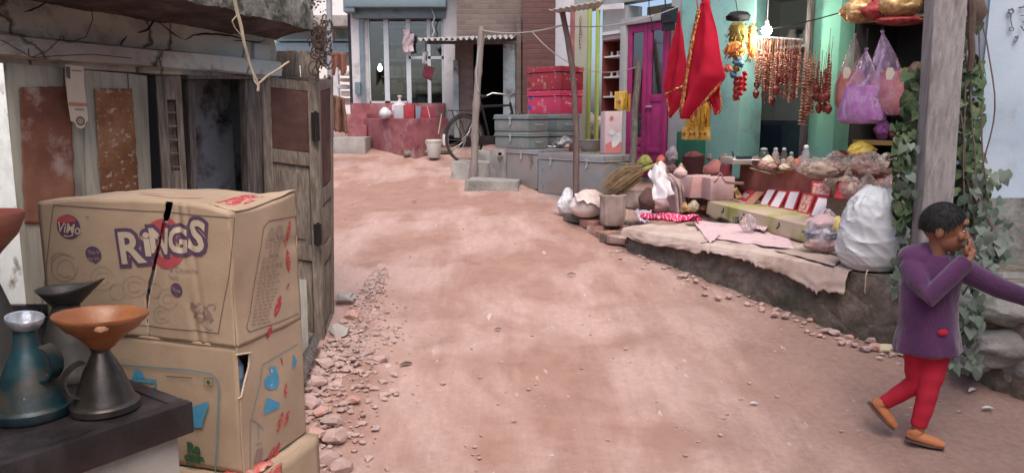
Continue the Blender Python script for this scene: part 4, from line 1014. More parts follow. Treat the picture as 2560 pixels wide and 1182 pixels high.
# pole, distant building and lane end
mb = MB(); a = fx(826, 330, 12.0); b = fx(822, -60, 12.0); a.z = .9; mb.tube([a, b], .045, 12)
one(mb, 'utility_pole', pm('grey painted steel', [(.20, .22, .24), (.28, .30, .32)], 5, .6), 'slim grey steel utility pole rising beyond the corner', 'pole')
FB = 17.0
fb = thing('distant_building', fx(855, 200, FB), 'pale green shuttered building at the far end of the lane', 'building')
mb = MB(); vbox(mb, 690, 900, 66, 150, FB, 2.0); mb.build('wall', pm('pale grey green plaster', [(.24, .31, .30), (.33, .40, .38)], 2, .9, .2, stain=((.16, .19, .18), 3, .6)), fb)
mb = MB(); vbox(mb, 690, 900, 108, 132, FB - .15, .12); vbox(mb, 690, 900, 98, 103, FB - .18, .15); mb.build('shutter', M_shutter, fb)
mb = MB(); vbox(mb, 680, 910, 38, 66, FB - .5, 2.4); mb.build('parapet', M_cement, fb, bev=.02)
for px in (700, 838, 896): mb = MB(); vbox(mb, px - 5, px + 5, 150, 330, FB - .1, .2); mb.build('post', M_white, fb)
mb = MB(); vbox(mb, 560, 1000, -70, 360, 21, .3); one(mb, 'far_wall', pm('whitewash and pale sky', [(.66, .63, .60), (.78, .76, .74)], 1.5, .8, .2, stain=((.40, .40, .42), 1.2, .62, .06)), 'bright whitewashed wall closing the lane, raised to stand for pale sky', 'wall')  # wall carried up to paint the pale sky above the lane
# stacked tiers of bright goods seen through the gap
for k, (x0, x1, y0, y1, c) in enumerate(((846, 872, 178, 188, (.55, .5, .42)), (850, 878, 196, 204, (.42, .3, .26)), (842, 868, 212, 222, (.5, .52, .56)), (852, 880, 228, 240, (.6, .56, .5)), (858, 884, 246, 262, (.42, .28, .25)))):
    mb = MB(); vbox(mb, x0, x1, y0, y1, 15.8 + .1 * k, .3); one(mb, 'far_crate', flat('far crate %d' % k, c), ['pale tan crate high in the far gap', 'reddish crate second from the top in the far gap', 'bluish white crate in the middle of the far gap', 'cream crate low in the far gap', 'brick red crate lowest in the far gap'][k], 'crate', 'crates at the far end of the lane', bev=.01)
# brown cloths and thatch hanging by the corner
M_brcloth = pm('rust brown cloth', [(.17, .075, .055), (.26, .12, .09)], 8, .95, .4, 40)
q0, q1 = P(828, 130, 11), P(864, 133, 11)
mb = MB(); mb.grid(lambda u, v: q0.lerp(q1, u) + V((.0, .04 * math.sin(u * 14), -(.27 + .06 * math.sin(u * 9 + 1) + .03 * nz(u * 20, 1)) * v)), 26, 10)
one(mb, 'hanging_cloth', M_brcloth, 'rust brown cloth hanging on a line by the grey pole', 'cloth', solid=.01)
q0, q1 = P(832, 238, 10.6), P(862, 246, 10.6)
mb = MB(); mb.grid(lambda u, v: q0.lerp(q1, u) + V((.05 * v * (u - .3) + .02 * nz(u * 9, v * 3, 2), .06 * math.sin(u * 11 + v) , -(.48 + .05 * nz(u * 25, 3)) * v)), 40, 16)
one(mb, 'reed_bundle', pm('brown reed thatch', [(.13, .065, .045), (.24, .135, .095)], 12, .95, .8, 40, stretch=(6, 6, .6)), 'upright bundle of brown reeds behind the folded door leaf', 'reed bundle', solid=.02)
# ================================================================ brick hut with a corrugated roof
HY = 12.3
ht = thing('brick_hut', fx(1220, 320, HY), 'rough brick hut with a dark doorway under a corrugated sheet', 'hut')
mb = MB(); vbox(mb, 1142, 1420, -80, 104, HY, .3); vbox(mb, 1140, 1182, 104, 345, HY + .0, .3); vbox(mb, 1288, 1420, 104, 345, HY + .25, .3); mb.build('wall', M_brick, ht, sm=False)
mb = MB(); vbox(mb, 1290, 1303, 46, 330, HY - .06, .3); mb.build('brick_pier', M_brick, ht, sm=False)
mb = MB(); vbox(mb, 1258, 1289, 104, 330, HY - .03, .25); mb.build('door_jamb', M_bluewh, ht, bev=.01)
mb = MB(); vbox(mb, 1135, 1146, 150, 345, HY - .04, .2); mb.build('door_jamb', M_bluewh, ht, bev=.01)
mb = MB(); vbox(mb, 1306, 1390, -80, 330, HY - .10, .06); mb.build('brick_panel', M_brick2, ht, sm=False)
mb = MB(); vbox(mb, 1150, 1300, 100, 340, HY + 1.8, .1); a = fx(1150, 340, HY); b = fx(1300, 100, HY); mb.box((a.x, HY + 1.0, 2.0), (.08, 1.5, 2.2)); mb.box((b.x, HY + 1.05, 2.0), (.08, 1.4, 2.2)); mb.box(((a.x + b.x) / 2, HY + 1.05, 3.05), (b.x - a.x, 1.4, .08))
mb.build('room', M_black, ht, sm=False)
def corr(u, v):
    a = fx(1044, 100, 11.1).lerp(fx(1286, 94, 11.35), u); b = fx(1062, 92, HY - .01).lerp(fx(1292, 88, HY - .01), u); b.z = a.z + .12
    return a.lerp(b, v) + V((0, 0, .022 * math.cos(u * 2 * math.pi * 17)))
mb = MB(); mb.grid(corr, 17 * 8 + 1, 5)
M_corr = pm('weathered corrugated sheet', [(.30, .30, .30), (.46, .46, .45)], 3, .7, .2, stain=((.15, .12, .11), 3, .6))
mb.build('roof', M_corr, ht, solid=.006)
mb = MB(); vbox(mb, 1066, 1290, 103, 110, 11.5, .08); mb.build('roof_beam', M_wood_dark, ht)
# maroon purse and papers hung from the roof edge
q = P(1068, 178, 11.15); t = thing('hanging_pennant', q + V((0, 0, .12)), 'maroon square cloth hanging below the corrugated roof edge', 'cloth')
mb = MB(); pts = [P(1054, 190, 11.1), P(1062, 162, 11.1), P(1087, 170, 11.1), P(1078, 203, 11.1)]
mb.grid(lambda u, v: pts[0].lerp(pts[1], v).lerp(pts[3].lerp(pts[2], v), u) + V((0, .012 * nz(u * 5, v * 5), 0)), 8, 8); mb.build('cloth', pm('maroon cloth', [(.10, .02, .035), (.16, .035, .055)], 8, .9, .2), t, solid=.006)
mb = MB(); mb.grid(lambda u, v: P(1056 + 14 * u, 130 + 30 * v, 11.1) + V((0, .02 * math.sin(u * 7 + v * 5), 0)), 8, 8); mb.build('paper', M_white, t, solid=.003)
mb = MB(); mb.tube([P(1064, 104, 11.1), P(1065, 140, 11.1), P(1068, 165, 11.1)], .006, 5); mb.build('string', M_black, t)
# ================================================================ bicycle
bd = V((.76, .65, 0)).normalized(); wc = P(1162, 350, 10.75); wr = .33
wc.z = gz(wc.x, wc.y) + wr
bn = V((-bd.y, bd.x, 0))
def B(x, z, s=0): return wc + bd * x + bn * s + V((0, 0, z))
by = thing('bicycle', wc - V((0, 0, wr)), 'old black roadster bicycle parked behind the bamboo pole', 'bicycle')
M_tyre = flat('dusty tyre rubber', (.06, .052, .048), .9); M_bframe = pm('black bike enamel', [(.012, .012, .012), (.03, .028, .026)], 9, .5, .1); M_chrome = pm('dull chrome', [(.25, .25, .25), (.42, .42, .42)], 9, .35, .1, 40, .8)
def ring(c, r, tr, m, nm, par, n=48, k=8):
    mb = MB(); vs = []; fs = []
    for i in range(n):
        a = 2 * math.pi * i / n
        for j in range(k):
            b = 2 * math.pi * j / k; rr = r + math.cos(b) * tr; vs.append(c + bd * math.cos(a) * rr + V((0, 0, math.sin(a) * rr)) + bn * math.sin(b) * tr)
    for i in range(n):
        for j in range(k): fs.append((i * k + j, i * k + (j + 1) % k, ((i + 1) % n) * k + (j + 1) % k, ((i + 1) % n) * k + j))
    mb.add(vs, fs); return mb.build(nm, m, par)
for x in (0, 1.08):
    c = B(x, 0); tyre = None
    w_ = MB(); 
    for k in range(24): a = k * 2 * math.pi / 24; w_.tube([c + bn * (.03 if k % 2 else -.03) + (bd * math.cos(a + .5) + V((0, 0, math.sin(a + .5)))) * .02, c + (bd * math.cos(a) + V((0, 0, math.sin(a)))) * .29], .0022, 4)
    w_.tube([c - bn * .05, c + bn * .05], .02, 8)
    wh = w_.build('wheel', M_chrome, by); ring(c, .315, .018, M_tyre, 'tyre', wh); ring(c, .292, .009, M_chrome, 'rim', wh)
    mb = MB(); q = [c + (bd * math.cos(a) + V((0, 0, math.sin(a)))) * .352 for a in [math.radians(10 + 10 * k) for k in range(18)]]
    mb.tube(q, .028, 6, flatten=.35); mb.build('mudguard', M_bframe, by)
mb = MB(); q = [wc + (bd * math.cos(a) + V((0, 0, math.sin(a)))) * .366 for a in [math.radians(168 + 6 * k) for k in range(5)]]; mb.tube(q, .03, 6, flatten=.3); mb.build('reflector_strip', M_white, by)
mb = MB()
for a, b, r_ in ((B(.46, -.05), B(.30, .50), .017), (B(.30, .46), B(.86, .48), .017), (B(.46, -.05), B(.88, .38), .019), (B(.84, .52), B(.90, .32), .02), (B(0, 0, .05), B(.46, -.05, .02), .011), (B(0, 0, -.05), B(.46, -.05, -.02), .011), (B(0, 0, .05), B(.30, .46, .02), .010), (B(0, 0, -.05), B(.30, .46, -.02), .010), (B(.90, .32, .05), B(1.08, 0, .05), .012), (B(.90, .32, -.05), B(1.08, 0, -.05), .012)): mb.tube([a, b], r_, 8)
mb.build('frame', M_bframe, by)
mb = MB(); mb.lathe([(0, 0), (.05, .01), (.09, .03), (.08, .06), (0, .075)], B(.24, .56), 14, basis(bd, bn, CZ), fx=1.5); mb.tube([B(.30, .48), B(.27, .58)], .012, 6); mb.build('saddle', M_bframe, by)
mb = MB(); mb.tube([B(.62, .62, .28), B(.72, .66, .26), B(.84, .64, .1), B(.84, .60, 0), B(.84, .64, -.1), B(.72, .66, -.26), B(.62, .62, -.28)], .011, 6); mb.tube([B(.84, .5), B(.84, .62)], .012, 6); mb.build('handlebar', M_chrome, by)
mb = MB(); mb.box(B(.26, -.02, -.06), (.56, .012, .12), basis(bd, bn, CZ)); mb.build('chain_guard', M_bframe, by, bev=.01)
mb = MB()
for s in (-.06, 0, .06): mb.tube([B(-.24, .40, s), B(.22, .40, s)], .006, 5)
for x in (-.24, .0, .22): mb.tube([B(x, .40, -.07), B(x, .40, .07)], .006, 5)
for s in (-.06, .06): mb.tube([B(-.18, .40, s), B(0, .0, s)], .006, 5)
mb.build('carrier', M_bframe, by)
mb = MB(); mb.tube([B(.1, .3, -.08), B(.16, -.3, -.14)], .009, 5); mb.build('kickstand', M_chrome, by)
# ================================================================ bamboo poles, ropes, awning
M_bamb = pm('grey bamboo', [(.17, .14, .125), (.25, .21, .19)], 5, .8, .3, 30, stretch=(5, 5, .5))
M_bark = pm('crooked brown branch', [(.085, .055, .05), (.15, .105, .095)], 8, .9, .5, 30, stretch=(4, 4, .6))
def pole(name, pts, r, m, lab, cat, nodes=0, seed=1):
    q = wig(pts, 26, .012, seed, 3); rs = [r * (1 - .15 * i / 25) for i in range(26)]
    if nodes:
        for i in range(3, 26, nodes): rs[i] *= 1.22
    return one(MB().tube(q, rs, 10), name, m, lab, cat, loc=q[0])
a = PG(1182, 450); dpt = (a - CAM).dot(FW); 
pole('bamboo_pole', [a - V((0, 0, .1)), P(1192, 240, dpt), P(1204, 68, dpt)], .048, M_bamb, 'grey bamboo pole standing in the street by the bicycle', 'pole', 5)
BP1 = P(1204, 76, dpt)
pole('branch_post', [P(1440, 512, 7.85), P(1440, 300, 7.85), P(1430, 170, 7.85), P(1418, 90, 7.85), P(1406, 32, 7.85)], .034, M_bark, 'crooked brown branch post in front of the galvanised trunks', 'post', 0, 4)
pole('branch_post', [P(1580, 450, 8.1), P(1586, 300, 8.1), P(1598, 150, 8.1)], .040, M_wood_dark, 'dark post leaning in front of the magenta door', 'post', 0, 8)
M_rope = pm('pale rope', [(.30, .27, .25), (.42, .38, .35)], 40, .9)
def sag(a, b, s, n=24): return [a.lerp(b, i / (n - 1)) - V((0, 0, s * 4 * (i / (n - 1)) * (1 - i / (n - 1)))) for i in range(n)]
one(MB().tube(sag(BP1, P(1412, 62, 7.86), .06), .009, 6), 'rope', M_rope, 'pale rope tied between the bamboo pole and the crooked branch', 'rope')
one(MB().tube(sag(P(1414, 66, 7.85), P(1700, 16, 7.4), .07), .006, 6), 'rope', M_rope, 'rope running from the crooked branch across the magenta door', 'rope')
one(MB().tube(sag(P(1330, 80, 9.4), P(1590, 168, 8.1), .22), .005, 6), 'rope', M_rope, 'sagging cord from the rope down to the dark leaning post', 'rope')
one(MB().tube(wig([BP1, P(1194, 150, dpt - .06), P(1190, 200, dpt - .06), P(1197, 230, dpt - .05)], 20, .02, 3, 9), .008, 6), 'rag_string', pm('blue grey rag', [(.25, .3, .34), (.36, .38, .4)], 20), 'knotted grey rag string hanging down the bamboo pole', 'string')
def awn(u, v):
    a = P(1372, 26, 7.75).lerp(P(1512, 2, 7.3), u); b = P(1396, -16, 9.3).lerp(P(1500, -30, 9.0), u); b.z = a.z + .18
    return a.lerp(b, v) + V((0, 0, .006 * math.cos(u * 2 * math.pi * 9)))
mb = MB(); mb.grid(awn, 91, 4); one(mb, 'awning_sheet', pm('whitish roofing sheet', [(.42, .40, .38), (.56, .53, .51)], 3, .7, .2, stain=((.22, .19, .18), 3, .62)), 'whitish corrugated awning sheet resting on the crooked branch post', 'awning', solid=.008)
# ================================================================ trunks
M_galv = pm('galvanised trunk steel', [(.185, .215, .22), (.26, .29, .295), (.32, .345, .345)], 2.6, .5, .15, 30, .3, stain=((.30, .24, .215), 1.8, .54, .12), stain2=((.12, .10, .09), 7, .66, .05, (1, 1, .4)), spec=.5)
M_greytr = pm('grey green painted trunk', [(.155, .19, .185), (.205, .245, .235)], 5, .55, .3, 60, .15, stain=((.27, .25, .235), 3, .58, .1), stain2=((.08, .085, .08), 12, .68, .05))
def floral(name, base, b2, c1, c2, c3):
    n = N(name); c = n.coords('Object', vary=False)
    v = n.add('ShaderNodeTexVoronoi'); v.inputs['Scale'].default_value = 7; n.l(c, v.inputs['Vector'])
    v2 = n.add('ShaderNodeTexVoronoi'); v2.inputs['Scale'].default_value = 15; n.l(c, v2.inputs['Vector'])
    col = n.mix(n.ramp(n.noise(c, 5, 4), [(.4, 0.), (.6, 1.)]), base, b2)
    sel = n.add('ShaderNodeSeparateColor'); n.l(v.outputs['Color'], sel.inputs[0]); sel2 = n.add('ShaderNodeSeparateColor'); n.l(v2.outputs['Color'], sel2.inputs[0])
    ringm = n.ramp(v2.outputs['Distance'], [(.18, 0.), (.24, 1.), (.34, 1.), (.40, 0.)])
    col = n.mix(n.math('MULTIPLY', ringm, n.math('GREATER_THAN', sel2.outputs[0], .45)), col, c2)
    petal = n.math('MULTIPLY', n.math('LESS_THAN', n.math('ADD', v.outputs['Distance'], n.math('MULTIPLY', n.noise(c, 22, 2), .5)), .52), n.math('GREATER_THAN', sel.outputs[0], .55))
    col = n.mix(petal, col, c1); dot = n.math('LESS_THAN', v2.outputs['Distance'], .12); col = n.mix(dot, col, c3)
    return n.done(n.bsdf(col, .4, 0, .4, n.bump(n.noise(c, 30, 3), .1, .01)))
M_flor1 = floral('red floral tin', (.36, .03, .05), (.27, .03, .045), (.10, .05, .035), (.36, .24, .16), (.45, .38, .28))
M_flor2 = floral('pink floral tin', (.55, .04, .10), (.48, .05, .11), (.05, .09, .36), (.62, .24, .28), (.10, .05, .12))
TD = V((-.66, .75, 0)).normalized(); TN_ = V((.75, .66, 0)).normalized()
M_latch = pm('bright latch steel', [(.42, .43, .44), (.55, .56, .57)], 20, .35, .2, 40, .7)
def trunk(corner, ln_, dep, h, m, lab, group=None, lidh=.3, r=.02, yaw=0.0, latches=2, handle=True, td=TD, tn=TN_):
    """corner = front right bottom corner; front runs along td, the end along tn"""
    c = V(corner); rot = RZ(yaw); td, tn = rot @ td, rot @ tn
    def q(a, b, z): return c + td * a + tn * b + V((0, 0, z))
    t = thing('steel_chest', q(ln_ / 2, dep / 2, 0), lab, 'chest', group); zl = h * (1 - lidh)
    def shell(z0, z1, o, nm, par):
        mb = MB(); mb.hexa([q(-o, -o, z0), q(ln_ + o, -o, z0), q(ln_ + o, dep + o, z0), q(-o, dep + o, z0)], [q(-o, -o, z1), q(ln_ + o, -o, z1), q(ln_ + o, dep + o, z1), q(-o, dep + o, z1)])
        return mb.build(nm, m, par, bev=r)
    shell(0, zl, 0, 'body', t)
    lid = shell(zl + .001, h, .006, 'lid', t)
    mb = MB(); mb.tube([q(-.008, -.008, zl + .012), q(ln_ + .008, -.008, zl + .012)], .006, 6); mb.tube([q(-.008, -.008, zl + .012), q(-.008, dep + .008, zl + .012)], .006, 6); mb.build('bead', M_latch if m is M_galv else m, lid)
    for k in range(latches):
        a = ln_ * (.5 if latches == 1 else (.22 + .56 * k)); mb = MB(); M_ = basis(td, tn, CZ)
        mb.box(q(a, -.014, zl + .02), (.045, .012, .03), M_); mb.box(q(a, -.010, zl - .02), (.028, .010, .07), M_); mb.tube([q(a - .012, -.018, zl - .045), q(a, -.026, zl - .07), q(a + .012, -.018, zl - .045)], .005, 5); mb.build('latch', M_latch, t)
    if handle:
        mb = MB(); mb.tube([q(-.004, dep * .34, zl * .62), q(-.03, dep * .36, zl * .58), q(-.03, dep * .64, zl * .58), q(-.004, dep * .66, zl * .62)], .006, 6); mb.build('handle', M_latch, t)
    return t
c0 = P(1505, 500, 8.3); c0.z = .70
trunk(c0, 1.02, .5, .47, M_galv, 'large galvanised grain trunk behind the crooked branch post', 'steel trunks outside the shop', .16, .012)
trunk(c0 + TD * 1.06 + V((0, 0, .03)) + TN_ * .03, .56, .5, .47, M_galv, 'dull galvanised trunk with faded front left of the largest trunk', 'steel trunks outside the shop', .12, .012, latches=1)
s1 = c0 + TD * 1.24 + TN_ * .10; s1.z = 1.205
s1 = P(1320, 368, 9.15); s1.z = 1.203
trunk(s1, .62, .34, .205, M_greytr, 'lower of two small grey green trunks stacked at the left', 'steel trunks outside the shop', .3, .02, .0, 1)
trunk(s1 + V((.004, 0, .209)), .62, .34, .205, M_greytr, 'upper of two small grey green trunks stacked at the left', 'steel trunks outside the shop', .3, .02, .03, 1)
s2 = P(1393, 330, 9.55); s2.z = 1.203
trunk(s2, .62, .40, .20, M_greytr, 'grey green trunk half hidden behind the foil wraps', 'steel trunks outside the shop', .3, .02, .0, 1)
trunk(s2 + V((.0, 0, .204)), .62, .40, .215, M_greytr, 'grey green trunk carrying the two red floral trunks', 'steel trunks outside the shop', .3, .02, -.02, 1)
s3 = P(1400, 283, 9.75); s3.z = 1.626
trunk(s3, .62, .42, .30, M_flor2, 'pink floral tin trunk with blue flowers, lower of the two', 'floral tin trunks', .25, .015, .0, 0)
trunk(s3 + V((.0, 0, .304)) - TD * .01, .63, .43, .30, M_flor1, 'red floral tin trunk with brown flowers, topmost of the pile', 'floral tin trunks', .25, .015, .02, 0)
# support blocks and cement steps in front of the hut
TB = basis(TD, TN_, CZ)
mb = MB(); q = c0 + TD * .85 + TN_ * .28; mb.box(V((q.x, q.y, .40)), (1.95, .55, .59), TB, .01, 3); one(mb, 'trunk_base', M_cement, 'rough cement base under the galvanised trunks', 'base', bev=.012)
mb = MB(); q = c0 + TD * 1.78 + TN_ * .25; mb.box(V((q.x, q.y, .85)), (.26, .5, .68), TB, .012, 5); t = thing('cement_block', V((q.x, q.y, .5)), 'cement block with a clay pipe at the left end of the trunks', 'block'); mb.build('block', M_cement, t, bev=.015)
pq = P(1250, 388, 9.42); mb = MB(); mb.lathe([(.035, -.10), (.035, .06), (.026, .06), (.026, -.08)], pq, 16, RX(math.radians(72)) @ RZ(0)); mb.build('pipe', M_cement, t)
stp = thing('cement_steps', V((-.4, 10, .7)), 'grey cement steps climbing from the street to the brick hut', 'steps')
for (x0, x1, py, d, dep) in ((1188, 1242, 378, 10.35, .5), (1134, 1240, 407, 9.75, .6), (1166, 1300, 452, 9.05, .5)):
    a, b = P(x0, py, d), P(x1, py, d); mb = MB(); c = (a + b) / 2; mb.box((c.x, c.y + dep / 2, (c.z + .4) / 2), (b.x - a.x, dep, c.z - .4), RZ(-.12), .012, int(d * 10)); mb.build('step', M_cement, stp, bev=.015)
# logs, bricks and litter by the red plinth
mb = MB(); a, b = PG(1010, 392), PG(1130, 384); mb.tube(wig([a + V((0, 0, .04)), b + V((0, 0, .05))], 10, .02, 2), .05, 8); one(mb, 'log', M_wood_grey, 'grey log lying at the foot of the bicycle wheel', 'log')
M_bk = pm('loose brick', [(.24, .12, .09), (.34, .19, .15)], 8, .95, .4, 40, stain=((.42, .34, .31), 5, .58, .1))
for i, (px, py, a, lab) in enumerate(((1042, 388, .3, 'loose brick lying before the corner of the red plinth'), (1100, 384, -.2, 'loose brick lying under the white bucket'))):
    p = PG(px, py); mb = MB(); mb.box(p + V((0, 0, .035)), (.21, .10, .075), RZ(a), .008, i); one(mb, 'brick', M_bk, lab, 'brick', 'loose bricks by the red plinth', bev=.008)
# ================================================================ shop row on the right
RMAT = basis(RTAN, RN, CZ)
def rbox(mb, s0, s1, m0, m1, z0, z1, **k): return mb.box(R((s0 + s1) / 2, (m0 + m1) / 2, (z0 + z1) / 2), (s1 - s0, m1 - m0, z1 - z0), RMAT, **k)
def SM(p): q = p - RO; return q.dot(RTAN), q.dot(RN)
def rq(mb, pix, m, th=.04): return mb.slab([RV(x, y, m) for x, y in pix], th, -RN)
def span(px, m, py=250): return SM(RV(px, py, m))[0]
M_turq = pm('turquoise wall paint', [(.18, .40, .375), (.24, .48, .44), (.28, .52, .475)], 2, .75, .2, 40, stain=((.17, .27, .27), 3, .62, .1), stain2=((.34, .36, .34), 8, .68, .05))
M_mint = pm('mint wall paint', [(.18, .47, .32), (.24, .56, .40)], 2, .7, .2, 40, stain=((.17, .34, .27), 3, .62, .1), stain2=((.34, .38, .33), 8, .68, .05))
M_greyw = pm('grey plaster', [(.28, .30, .30), (.37, .39, .39)], 3, .85, .2, 40)
M_cream = pm('pale yellow green panel', [(.42, .45, .33), (.52, .54, .42)], 3, .7, .15, 40)
M_lime = pm('lime green paint', [(.30, .40, .09), (.40, .50, .14)], 5, .6, .15, 40, stretch=(4, 4, .6))
M_mag = pm('magenta door paint', [(.27, .022, .115), (.36, .04, .165)], 2.5, .5, .12, 40, stain=((.17, .025, .085), 3, .60, .12), stain2=((.36, .20, .25), 7, .70, .05))
M_darkgreen = flat('dark green cabinet', (.02, .11, .07), .5)
M_doorglass = glass('door glass', (.55, .55, .5), .22)
sh = thing('shop_row', R(3, 2.1, .7), 'mint and turquoise painted shop row with open fronts and a magenta door', 'shop')
sp2 = (span(2013, 2.0), span(2085, 2.0))     # mint pillar between the openings
mb = MB()
s_a, s_b = span(1850, 2.0), span(1766, 2.0)
rbox(mb, s_a, s_b, 2.0, 2.36, .6, 3.3); 
mb.build('pillar', M_turq, sh, bev=.008)
mb = MB(); s2a, s2b = span(2086, 2.05, 300), span(2016, 2.05, 300); rbox(mb, s2a, s2b, 2.05, 2.3, .6, 3.3); mb.build('pillar', M_mint, sh, bev=.008)
mb = MB(); rbox(mb, s_b + .002, span(1662, 2.0), 2.06, 2.3, .6, 3.3); mb.build('wall', M_greyw, sh, bev=.006)
mb = MB(); rbox(mb, span(1742, 2.0), span(1692, 2.0), 2.035, 2.055, 2.05, 3.2); mb.build('panel', M_turq, sh)
mb = MB(); rbox(mb, span(1768, 2.0), span(1716, 2.0), 1.86, 2.058, .7, 1.42); mb.build('cabinet', M_darkgreen, sh, bev=.008)
# mint header sheet over the opening
mb = MB(); rq(mb, [(1840, -40), (1890, -40), (1886, 58), (1838, 52)], 1.80, .02); mb.build('header_sheet', pm('bright mint board', [(.36, .66, .56), (.42, .72, .62)], 3, .6), sh)
# magenta door set in a grey surround
m_d = 2.0; sd0, sd1 = span(1664, m_d), span(1566, m_d)
mb = MB(); rbox(mb, sd1, span(1553, m_d), 1.96, 2.2, .7, 2.72); rbox(mb, sd0 - .03, span(1553, m_d), 1.96, 2.2, 2.72, 2.80); mb.build('door_surround', M_greyw, sh, bev=.006)
dr_ = MB(); W_ = sd1 - sd0; mid = sd0 + W_ * .49
def dfr(a, b, z0, z1, t=.045, mo=2.0): rbox(dr_, a, b, mo, mo + t, z0, z1)
zt0, zt1, zb = .85, 2.71, 1.72
for a, b, zg in ((sd0 + .004, mid - .004, 1.86), (mid + .004, sd1 - .004, 1.33)):
    dfr(a, a + .07, zt0, zt1); dfr(b - .07, b, zt0, zt1); dfr(a + .07, b - .07, zt1 - .09, zt1); dfr(a + .07, b - .07, zg - .09, zg); dfr(a + .07, b - .07, zt0, zg - .09, .03, 2.012)
    dfr(a + .07, b - .07, zt0 + .3, zt0 + .36, .045, 2.0)
door = dr_.build('door', M_mag, sh, bev=.005)
for a, b, zg in ((sd0 + .004, mid - .004, 1.86), (mid + .004, sd1 - .004, 1.33)):
    mb = MB(); rbox(mb, a + .07, b - .07, 2.02, 2.026, zg, zt1 - .09); mb.build('pane', M_doorglass, door, sm=False)
mb = MB(); rbox(mb, mid - .12, mid - .02, 1.975, 1.998, 1.70, 1.725); mb.build('handle', M_latch, door, bev=.004)
# pale room behind the door panes: ochre back wall
mb = MB(); rbox(mb, sd0 - .2, sd1 + .2, 2.5, 2.55, .7, 3.0); mb.build('inner_wall', pm('ochre inner wall', [(.30, .25, .16), (.40, .34, .22)], 2, .8), sh)
# niche with white shelves of little cups
n0, n1 = span(1553, 2.02), span(1506, 2.02)
M_niche = pm('red brown niche', [(.15, .035, .03), (.22, .055, .045)], 4, .6)
mb = MB(); rbox(mb, n0, n1, 2.28, 2.31, .9, 2.56); rbox(mb, n0 - .02, n0, 2.02, 2.31, .9, 2.56); rbox(mb, n1, n1 + .02, 2.02, 2.31, .9, 2.56); rbox(mb, n0 - .02, n1 + .02, 2.02, 2.31, 2.56, 2.58)
ni = mb.build('niche', M_niche, sh)
M_shelfw = pm('white shelf board', [(.6, .6, .6), (.72, .72, .71)], 5, .6); shelfz = [RV(1528, y, 2.05).z for y in (86, 142, 193, 242)]
mb = MB(); rbox(mb, n0 - .015, n1 + .015, 2.0, 2.3, shelfz[0] - .01, shelfz[0] + .03); mb.build('shelf', M_shelfw, ni)
for z in shelfz[1:]: mb = MB(); rbox(mb, n0 + .005, n1 - .005, 2.03, 2.27, z - .012, z + .008); mb.build('shelf', M_shelfw, ni)
M_cup = pm('small pale cup', [(.40, .30, .28), (.60, .5, .47)], 10, .4)
cupme = None
for z in shelfz[1:]:
    for k, f in enumerate((.18, .32, .46, .78)):
        p = R(n0 + (n1 - n0) * f, 2.1, z + .009)
        if cupme is None:
            cupme = one(MB().lathe([(.016, 0), (.02, .01), (.012, .03), (.02, .055), (.018, .055), (.010, .03), (0, .02)], p, 12, cap=False), 'cup', M_cup, 'tiny pale cup standing on a white shelf in the red niche', 'cup', 'cups on the niche shelves', loc=p)
        else: copytree(cupme, p)
mb = MB(); rbox(mb, span(1556, 2.0), span(1500, 2.0), 2.02, 2.3, 2.58, 2.98); mb.build('wall', M_greyw, sh)
mb = MB(); rq(mb, [(1496, 14), (1556, 8), (1556, 22), (1496, 26)], 1.95, .03); mb.build('trim', M_shelfw, sh)
mb = MB(); rbox(mb, span(1506, 2.05), span(1496, 2.05), 2.2, 2.25, .8, 3.0); mb.build('wall', M_black, sh)  # black strip standing for the shaded gap beside the niche
# lime posts, pale panel, white pillar
for px0, px1, m in ((1486, 1497, 1.95), (1467, 1477, 1.98)):
    mb = MB(); rbox(mb, span(px1 - 4, m), span(px0, m), m, m + .03, .7, 3.1); mb.build('post', M_lime, sh, bev=.006)
mb = MB(); rbox(mb, span(1466, 2.02), span(1434, 2.02), 2.02, 2.07, .7, 3.1); mb.build('panel', M_cream, sh)
mb = MB(); rbox(mb, span(1432, 2.0), span(1426, 2.0), 1.98, 2.08, .7, 3.1); mb.build('post', M_redpl, sh, bev=.004)
mb = MB(); rbox(mb, span(1425, 2.0), span(1388, 2.0), 1.99, 2.3, .7, 3.3); mb.build('pillar', M_white, sh, bev=.01)
# header wall above the fronts, floor, rooms
sE = span(2330, 2.0)
mb = MB(); rbox(mb, sE - 1.2, span(1380, 2.0), 2.05, 2.25, 3.02, 4.2); mb.build('upper_wall', M_greyw, sh)
mb = MB(); rbox(mb, sE - 1.2, span(1380, 2.0), 2.02, 4.6, .3, .84); mb.build('floor', M_cement, sh)
s1a, s1b = s2b, s_a                 # opening one
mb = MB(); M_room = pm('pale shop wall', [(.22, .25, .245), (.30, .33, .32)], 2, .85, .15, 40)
rbox(mb, s2b - .1, s_b + .3, 3.5, 3.56, .8, 3.1); rbox(mb, s2b - .1, s2b - .04, 2.32, 3.5, .8, 3.1); rbox(mb, s_b + .24, s_b + .3, 2.37, 3.5, .8, 3.1); rbox(mb, s2b - .04, s_b + .24, 2.3, 3.5, 2.98, 3.04)
mb.build('room', M_room, sh, sm=False)
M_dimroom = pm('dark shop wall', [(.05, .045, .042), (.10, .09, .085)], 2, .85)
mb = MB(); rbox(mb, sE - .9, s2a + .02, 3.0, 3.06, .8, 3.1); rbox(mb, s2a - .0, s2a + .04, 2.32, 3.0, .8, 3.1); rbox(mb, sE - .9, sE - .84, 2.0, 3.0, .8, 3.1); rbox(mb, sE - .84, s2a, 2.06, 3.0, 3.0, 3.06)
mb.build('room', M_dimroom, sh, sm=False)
# dark post at the right of opening one
mb = MB(); rbox(mb, span(2015, 1.98), span(2004, 1.98), 1.98, 2.04, .8, 3.1); mb.build('post', M_wood_dark, sh, bev=.004)
